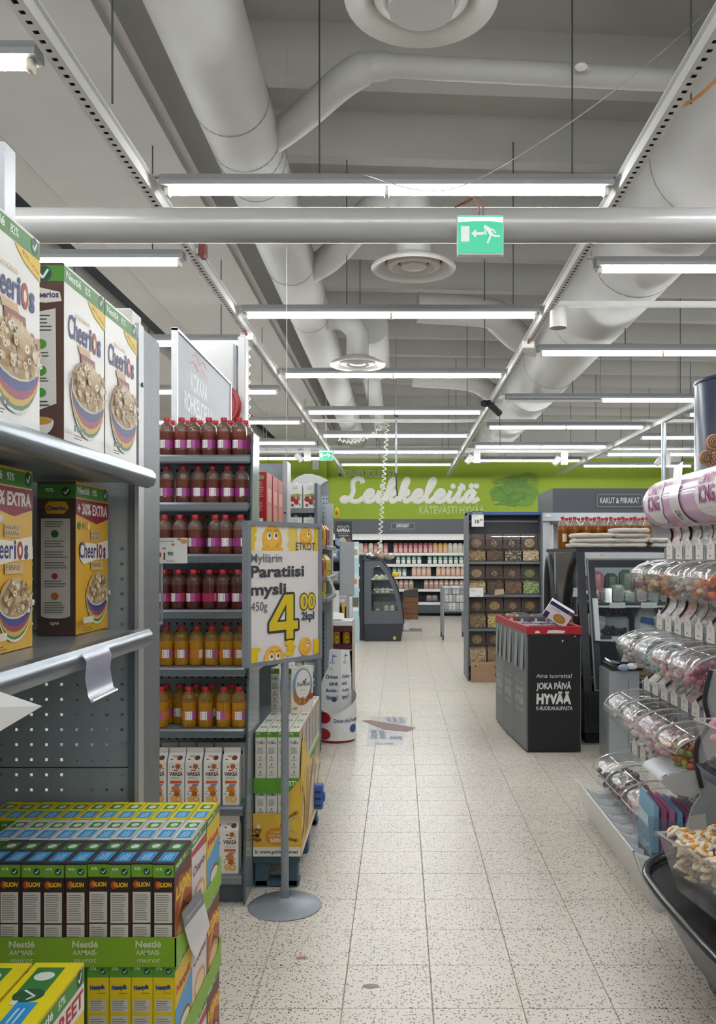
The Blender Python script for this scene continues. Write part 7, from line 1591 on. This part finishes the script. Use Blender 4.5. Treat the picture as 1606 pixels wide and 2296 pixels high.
def wedge(name, T, zt_, zb, ins, label, cm, n_, seed, kind='ball'):
    cx_, cy_ = sum(p[0] for p in T)/4, sum(p[1] for p in T)/4
    t = thing(name, (cx_, cy_, zb), label, 'candy bin'); q = random.Random(seed)
    B = [(x+(cx_-x)*ins, y+(cy_-y)*ins*.5) for x, y in T]
    obj('tub', MB(PLEX).raw([(x, y, zt_) for x, y in T]+[(x, y, zb) for x, y in B], [(i, (i+1) % 4, 4+(i+1) % 4, 4+i) for i in range(4)]+[(4,5,6,7)]), t, fix=False)
    obj('tub_rim', MB(clear('#ffffff', .5, .4, .08, 'plastic_edge2')).tube([(x, y, zt_) for x, y in T], .004, 6, closed=True), t)
    mb = MB()
    for i in range(n_):
        a, b = q.random(), q.random(); h = q.random()
        if kind == 'egg': h = 1-.85*h*h
        ii = ins*(1-h); 
        P0 = [(x+(cx_-x)*(ii+.1), y+(cy_-y)*(ii*.5+.1)) for x, y in T]
        x = (P0[0][0]*(1-a)+P0[1][0]*a)*(1-b)+(P0[3][0]*(1-a)+P0[2][0]*a)*b; y = (P0[0][1]*(1-a)+P0[1][1]*a)*(1-b)+(P0[3][1]*(1-a)+P0[2][1]*a)*b
        z = zb+.015+(zt_-zb-.01)*h
        if kind == 'egg':
            rot = Matrix.Rotation(q.uniform(-.8, .8), 3, 'X') @ Matrix.Rotation(q.uniform(-.8, .5), 3, 'Y')
            mb.ball((x, y, z+.01), .026, cm[0], seg=9, rings=5, sc=(1, .75, .32), rot=rot)
            up = rot @ Vector((0, 0, .007)); mb.ball((x+up.x, y+up.y, z+.01+up.z), .011, cm[1], seg=7, rings=5, sc=(1, 1, .55), rot=rot)
        else: mb.ball((x, y, z), q.uniform(.013, .02), cm[i % len(cm)], seg=6, rings=4, sc=(1, 1.1, .85))
    obj('sweets', mb, t, kind='stuff', smooth=60)
    return t
wedge('candy_bin', [(.885, 2.93), (.958, 2.6), (1.2, 2.6), (1.2, 2.98)], .55, .362, .35, 'clear bin of white fried egg sweets at the lower right', [mat('#e2d8c4', .45), mat('#dc962c', .35)], 240, 3, 'egg')
wedge('candy_bin', [(.965, 2.585), (.99, 2.3), (1.2, 2.3), (1.2, 2.585)], .52, .362, .3, 'clear bin of red and yellow sweets cut by the right edge', [mat('#8a2428', .35), mat('#d8b02c', .35), mat('#b8403c', .35)], 110, 4)
wedge('candy_bin', [(1.03, 2.98), (1.07, 2.55), (1.32, 2.55), (1.32, 3.0)], .93, .775, .25, 'clear bin of pink sugared sweets above the egg sweets', [mat('#cf8fa8', .7), mat('#d8a0b4', .7), mat('#c07c98', .7)], 220, 5)
dv = tag(obj('clear_divider', MB(clear('#f4f0ea', .25, .1, .06)).sheet([[(x, 2.62, .53+.05*sin(pi*(x-.96)/.26)), (x, 2.62, .5)] for x in [.96+.026*i for i in range(10)]]), at=(1.1, 2.62, .5), fix=False), 'curved clear divider edge over the egg sweets', 'divider')
# ------------------------------------------------------------------ exit signs
def exit_sign(x0_, x1_, y, z0_, z1_, label, glow):
    t = thing('exit_sign', ((x0_+x1_)/2, y, z0_), label, 'exit sign'); w_, h_ = x1_-x0_, z1_-z0_
    obj('housing', MB(WHITE).box(x0_-.004, y+.004, z0_-.006, x1_+.004, y+.05, z1_+.006, bev=.004), t)
    gm_ = mat('#1f9e78', .4, 0, 0, emit=glow)
    fc = obj('green_face', MB(gm_).box(x0_, y, z0_, x1_, y+.004, z1_), t)
    obj('bright_strip', MB(mat('#e6efec', .4, 0, 0, emit=glow*1.2)).prism([(x0_, z1_-.03*h_), (x0_, z1_-.17*h_), (x0_+w_*.4, z1_-.14*h_), (x0_+w_*.7, z1_-.14*h_), (x1_, z1_-.18*h_), (x1_, z1_-.03*h_)], 1, y-.001, y), t)
    c = '#eaf2ee'
    sh = [('r', w_*.06, h_*.3, w_*.25, h_*.72, c), ('p', [(w_*.29, h_*.52), (w_*.4, h_*.64), (w_*.4, h_*.56), (w_*.57, h_*.56), (w_*.57, h_*.48), (w_*.4, h_*.48), (w_*.4, h_*.4)], c),
          ('e', w_*.61, h_*.69, w_*.04, h_*.055, c), ('l', [(w_*.66, h_*.66), (w_*.74, h_*.5)], w_*.085, c, 1), ('l', [(w_*.65, h_*.66), (w_*.59, h_*.56), (w_*.62, h_*.5)], w_*.035, c, 1), ('l', [(w_*.67, h_*.66), (w_*.78, h_*.62), (w_*.83, h_*.54)], w_*.035, c, 1),
          ('l', [(w_*.74, h_*.5), (w_*.82, h_*.45), (w_*.92, h_*.45)], w_*.045, c, 1), ('l', [(w_*.73, h_*.49), (w_*.7, h_*.38), (w_*.66, h_*.28)], w_*.045, c, 1)]
    decal('pictogram', [(front(x0_, y-.001, z0_), sh)], fc)
    return t
ex = exit_sign(.275, .484, 4.0, 2.915, 3.088, 'large green emergency exit sign hanging under the white cross pipe', .75)
for i in range(2): obj('cable', MB(mat('#8a5a44', .6)).tube(spline([(.37+.02*i, 4.02, 3.09), (.375+.02*i, 4.03, 3.14), (.35+.02*i, 4.06, 3.2), (.3+.02*i, 4.12, 3.2), (.27, 4.16, 3.195)], 5), .004, 5), ex)
obj('bracket', MB(WHITE).box(.32, 4.03, 3.08, .44, 4.13, 3.088).box(.32, 4.12, 3.05, .44, 4.13, 3.088), ex)
def U_(px, py, Y): return ((px-CX)*Y/F_PX, EYE-(py-CY)*Y/F_PX)
a = U_(716, 1032, 16.2); b = U_(746, 1010, 16.2)
e2_ = exit_sign(a[0], b[0], 16.2, a[1], b[1], 'small distant green exit sign left of the green wall lettering', .5)
obj('hanger', MB(WHITE).cyl(((a[0]+b[0])/2, 16.23, b[1]), ((a[0]+b[0])/2, 16.23, 4.8), .008, 6), e2_)

# ------------------------------------------------------------------ rails, spotlights and other ceiling fittings
RW = mat('#cfd0ce', .45, .1)
for i, (y, z, xa, xb, lb) in enumerate(((13.5, 3.6, -2.6, 5.2, 'thin white ceiling rail above the coiled cord'), (16.7, 3.5, -3.4, 6.5, 'thin white spotlight rail in front of the green wall'), (17.6, 3.66, -3.6, 6.5, 'second thin white rail close to the green wall'), (11.9, 3.68, 1.3, 6.0, 'white pipe under the wide right duct'), (7.3, 3.62, 1.3, 5.0, 'white bar across the wide right duct'))):
    t = thing('ceiling_rail', ((xa+xb)/2, y, z), lb, 'rail')
    obj('rail', MB(RW).box(xa, y-.02, z, xb, y+.02, z+.045), t)
    for x in ((xa+.8 if i < 3 else xa+1.5), ((xa+xb)/2 if i < 3 else xb-1.2), xb-.8): obj('hanger_rod', MB(mat('#8a8e8c', .5)).cyl((x, y, z+.04), (x, y, 4.82), .005, 5), t)
def spot(px, py, Y, lb, tilt):
    x, z = U_(px, py, Y); t = thing('spotlight', (x, Y, z), lb, 'spotlight', 'spotlights before the green wall')
    obj('head', MB(mat('#c9cac8', .4)).cyl((x-.05*tilt, Y, z-.02), (x+.06*tilt, Y, z+.12), .055, 12, r1=.07), t, smooth=50)
    obj('yoke', MB(mat('#5c6062', .5)).tube(spline([(x-.03, Y, z+.1), (x-.02, Y, z+.2), (x+.03, Y, z+.22), (x+.06, Y, z+.12)], 4), .008, 5), t)
    obj('mount_box', MB(WHITE).box(x+.09, Y-.03, z-.02, x+.22, Y+.03, z+.24), t)
for a in ((672, 1032, 16.7, 'spotlight on the rail above the grey shelf upright', -1), (1052, 1036, 16.7, 'spotlight on the rail above the word ending of the wall lettering', 1), (1248, 1040, 16.7, 'spotlight on the rail above the dark cake header', 1), (1478, 1040, 16.7, 'spotlight on the rail beside the metal pole', 1)): spot(*a)
sl = thing('track_spotlight', (1.3, 7.0, 3.38), 'white cylindrical spotlight on the right lighting track', 'spotlight')
obj('can', MB(mat('#d2d0ca', .45)).lathe([(.001, .03), (.062, .03), (.066, .0), (.07, 0), (.066, .15), (.06, .165), (.001, .165)], 24, c=(1.3, 7.0, 3.36)), sl, smooth=40)
obj('arm', MB(WHITE).box(1.255, 6.98, 3.44, 1.275, 7.02, 3.56).box(1.22, 6.98, 3.55, 1.275, 7.02, 3.57), sl)
cm_ = thing('security_camera', (1.22, 11.3, 3.45), 'black security camera clipped on the right lighting track', 'camera')
obj('body', MB(BLACK).cyl((1.16, 11.2, 3.5), (1.33, 11.35, 3.38), .045, 10), cm_, smooth=50); obj('clamp', MB(BLACK).ball((1.13, 11.28, 3.5), .06, sc=(1.2, 1, .8)), cm_, smooth=50); obj('lead', MB(BLACK).cyl((1.33, 11.36, 3.4), (1.34, 11.36, 2.95), .004, 5), cm_)
tag(obj('metal_pole', MB(mat('#a3aab0', .35, .6)).cyl((3.99, 12.9, 2.518), (3.99, 12.9, 3.5), .036, 14), at=(3.99, 12.9, 2.518), smooth=50), 'galvanised metal pole between the far right track and cake header', 'pole')
hp_ = thing('hanging_pole', (-.04, 13.0, 2.0), 'thin grey pole hanging from the ceiling before the wall lettering', 'pole')
obj('tube', MB(mat('#8d9294', .4, .4)).cyl((-.05, 13.0, 2.75), (-.05, 13.0, 3.62), .014, 8), hp_); obj('dark_end', MB(mat('#3a3f42', .5)).tube([(-.05, 13, 2.75), (-.045, 13, 2.55), (-.03, 13, 2.4)], .014, 6), hp_); obj('top_knob', MB(BLACK).ball((-.05, 13.0, 3.62), .03), hp_)
obj('ceiling_wire', MB(mat('#8d9294', .4, .4)).cyl((-.05, 13.0, 3.62), (-.05, 13.0, 5.15), .004, 5), hp_)
dg = tag(obj('sagging_wire', MB(mat('#a8a9a6', .5)).tube(spline([(1.9, 4.5, 4.62), (1.3, 4.5, 4.08), (.75, 4.5, 3.68), (.24, 4.5, 3.42), (-.2, 4.62, 3.56)], 6), .003, 5), at=(1.3, 4.5, 4.0)), 'thin wire running diagonally across the ceiling at upper right', 'wire')
sd_ = thing('smoke_detector', (1.0, 4.62, 4.15), 'small white detector hanging by the rod above the nearest light', 'detector')
obj('sensor', MB(WHITE).lathe([(.001, 0), (.03, .004), (.034, .015), (.02, .03), (.001, .03)], 14, c=(.99, 4.66, 4.15)), sd_, smooth=40); obj('stem', MB(RW).cyl((.99, 4.66, 4.17), (1.04, 4.69, 4.17), .008, 6), sd_)
cl_ = thing('cable_loop', (1.25, 4.6, 3.9), 'orange cable bending out beside the right lighting track', 'cable')
obj('cable', MB(mat('#b0743c', .5)).tube(spline([(1.26, 3.5, 3.58), (1.36, 3.6, 3.62), (1.4, 3.75, 3.6), (1.33, 3.9, 3.57), (1.26, 3.95, 3.57)], 5), .008, 6), cl_)
for i, (px, y_, lb) in enumerate(((215, 4.2, 'thin hanger rod at upper left in front of the long beam'), (1506, 4.2, 'thin hanger rod at upper right beside the right track'))):
    x = (-1.31, 1.33)[i]
    tag(obj('hanger_rod', MB(mat('#4c524f', .6)).cyl((x, 3.9, 3.56), (x, 3.9, 5.15), .005, 6), at=(x, 3.9, 3.56)), lb, 'rod')
fa_ = thing('fire_alarm', (-1.3, 5.75, 3.5), 'small red-brown alarm unit on the left lighting track', 'alarm')
obj('sounder', MB(mat('#7a4038', .5)).box(-1.345, 5.7, 3.5, -1.3, 5.8, 3.6, bev=.008), fa_); obj('mount', MB(WHITE).box(-1.362, 5.72, 3.52, -1.345, 5.78, 3.58), fa_)
wb2 = thing('wall_speaker', (-2.1, 21.7, 3.5), 'small white box fixed on the green wall left part', 'speaker')
obj('case', MB(WHITE).box(-2.2, 21.62, 3.68, -2.05, 21.749, 3.95, bev=.01), wb2); obj('grille', MB(mat('#b9bab8', .6)).box(-2.185, 21.615, 3.7, -2.065, 21.62, 3.93), wb2)

# ------------------------------------------------------------------ dark blue pillar sign with pastry picture
bl = thing('blue_pillar_sign', (2.1, 5.3, 0), 'dark blue round pillar sign with cinnamon buns at the right edge', 'sign')
NV_ = mat('#3a3f55', .3, 0, .06, 6)
PX_, PYc, PR_ = 2.13, 5.35, .27
obj('drum', MB(NV_).lathe([(.001, 0), (PR_, 0), (PR_, 2.585), (PR_-.01, 2.6), (.001, 2.6)], 40, c=(PX_, PYc, 0)), bl, smooth=40)
obj('drum_rim', MB(mat('#2a2e40', .3)).lathe([(PR_+.001, 2.57), (PR_+.004, 2.575), (PR_+.004, 2.59), (PR_+.001, 2.595)], 40, c=(PX_, PYc, 0), caps=False), bl, smooth=40)
def CYM(a, b, d):
    t = -pi/2-1.0+a/PR_; return (PX_+(PR_+d)*cos(t), PYc+(PR_+d)*sin(t), b)
mbp = MB(); prints(mbp, CYM, [('t', 'JA', .13, 2.33, .075, '#e4e4e6', {'al': 'l', 'bold': .03, 'sl': .15})], .002); obj('lettering', mbp, bl, fix=False)
for i, (px, py, r_) in enumerate(((1601, 992, .05), (1584, 1026, .045), (1604, 1032, .052))):
    Y = 5.08; x, z = U_(px, py, Y)
    bo = obj('pastry', MB(mat('#b08660', .5, 0, .25, 20)).ball((x, Y, z), r_, sc=(1, .45, 1), seg=16, rings=10), bl, smooth=60)
    sp_ = [(x+r_*.85*(1-t/26)*cos(t*.75), Y-r_*.45*sqrt(max(.02, 1-(.85*(1-t/26))**2))-.001, z+r_*.85*(1-t/26)*sin(t*.75)) for t in range(26)]
    obj('swirl', MB(mat('#5e3f2c', .5)).tube(sp_, .004, 5), bo)
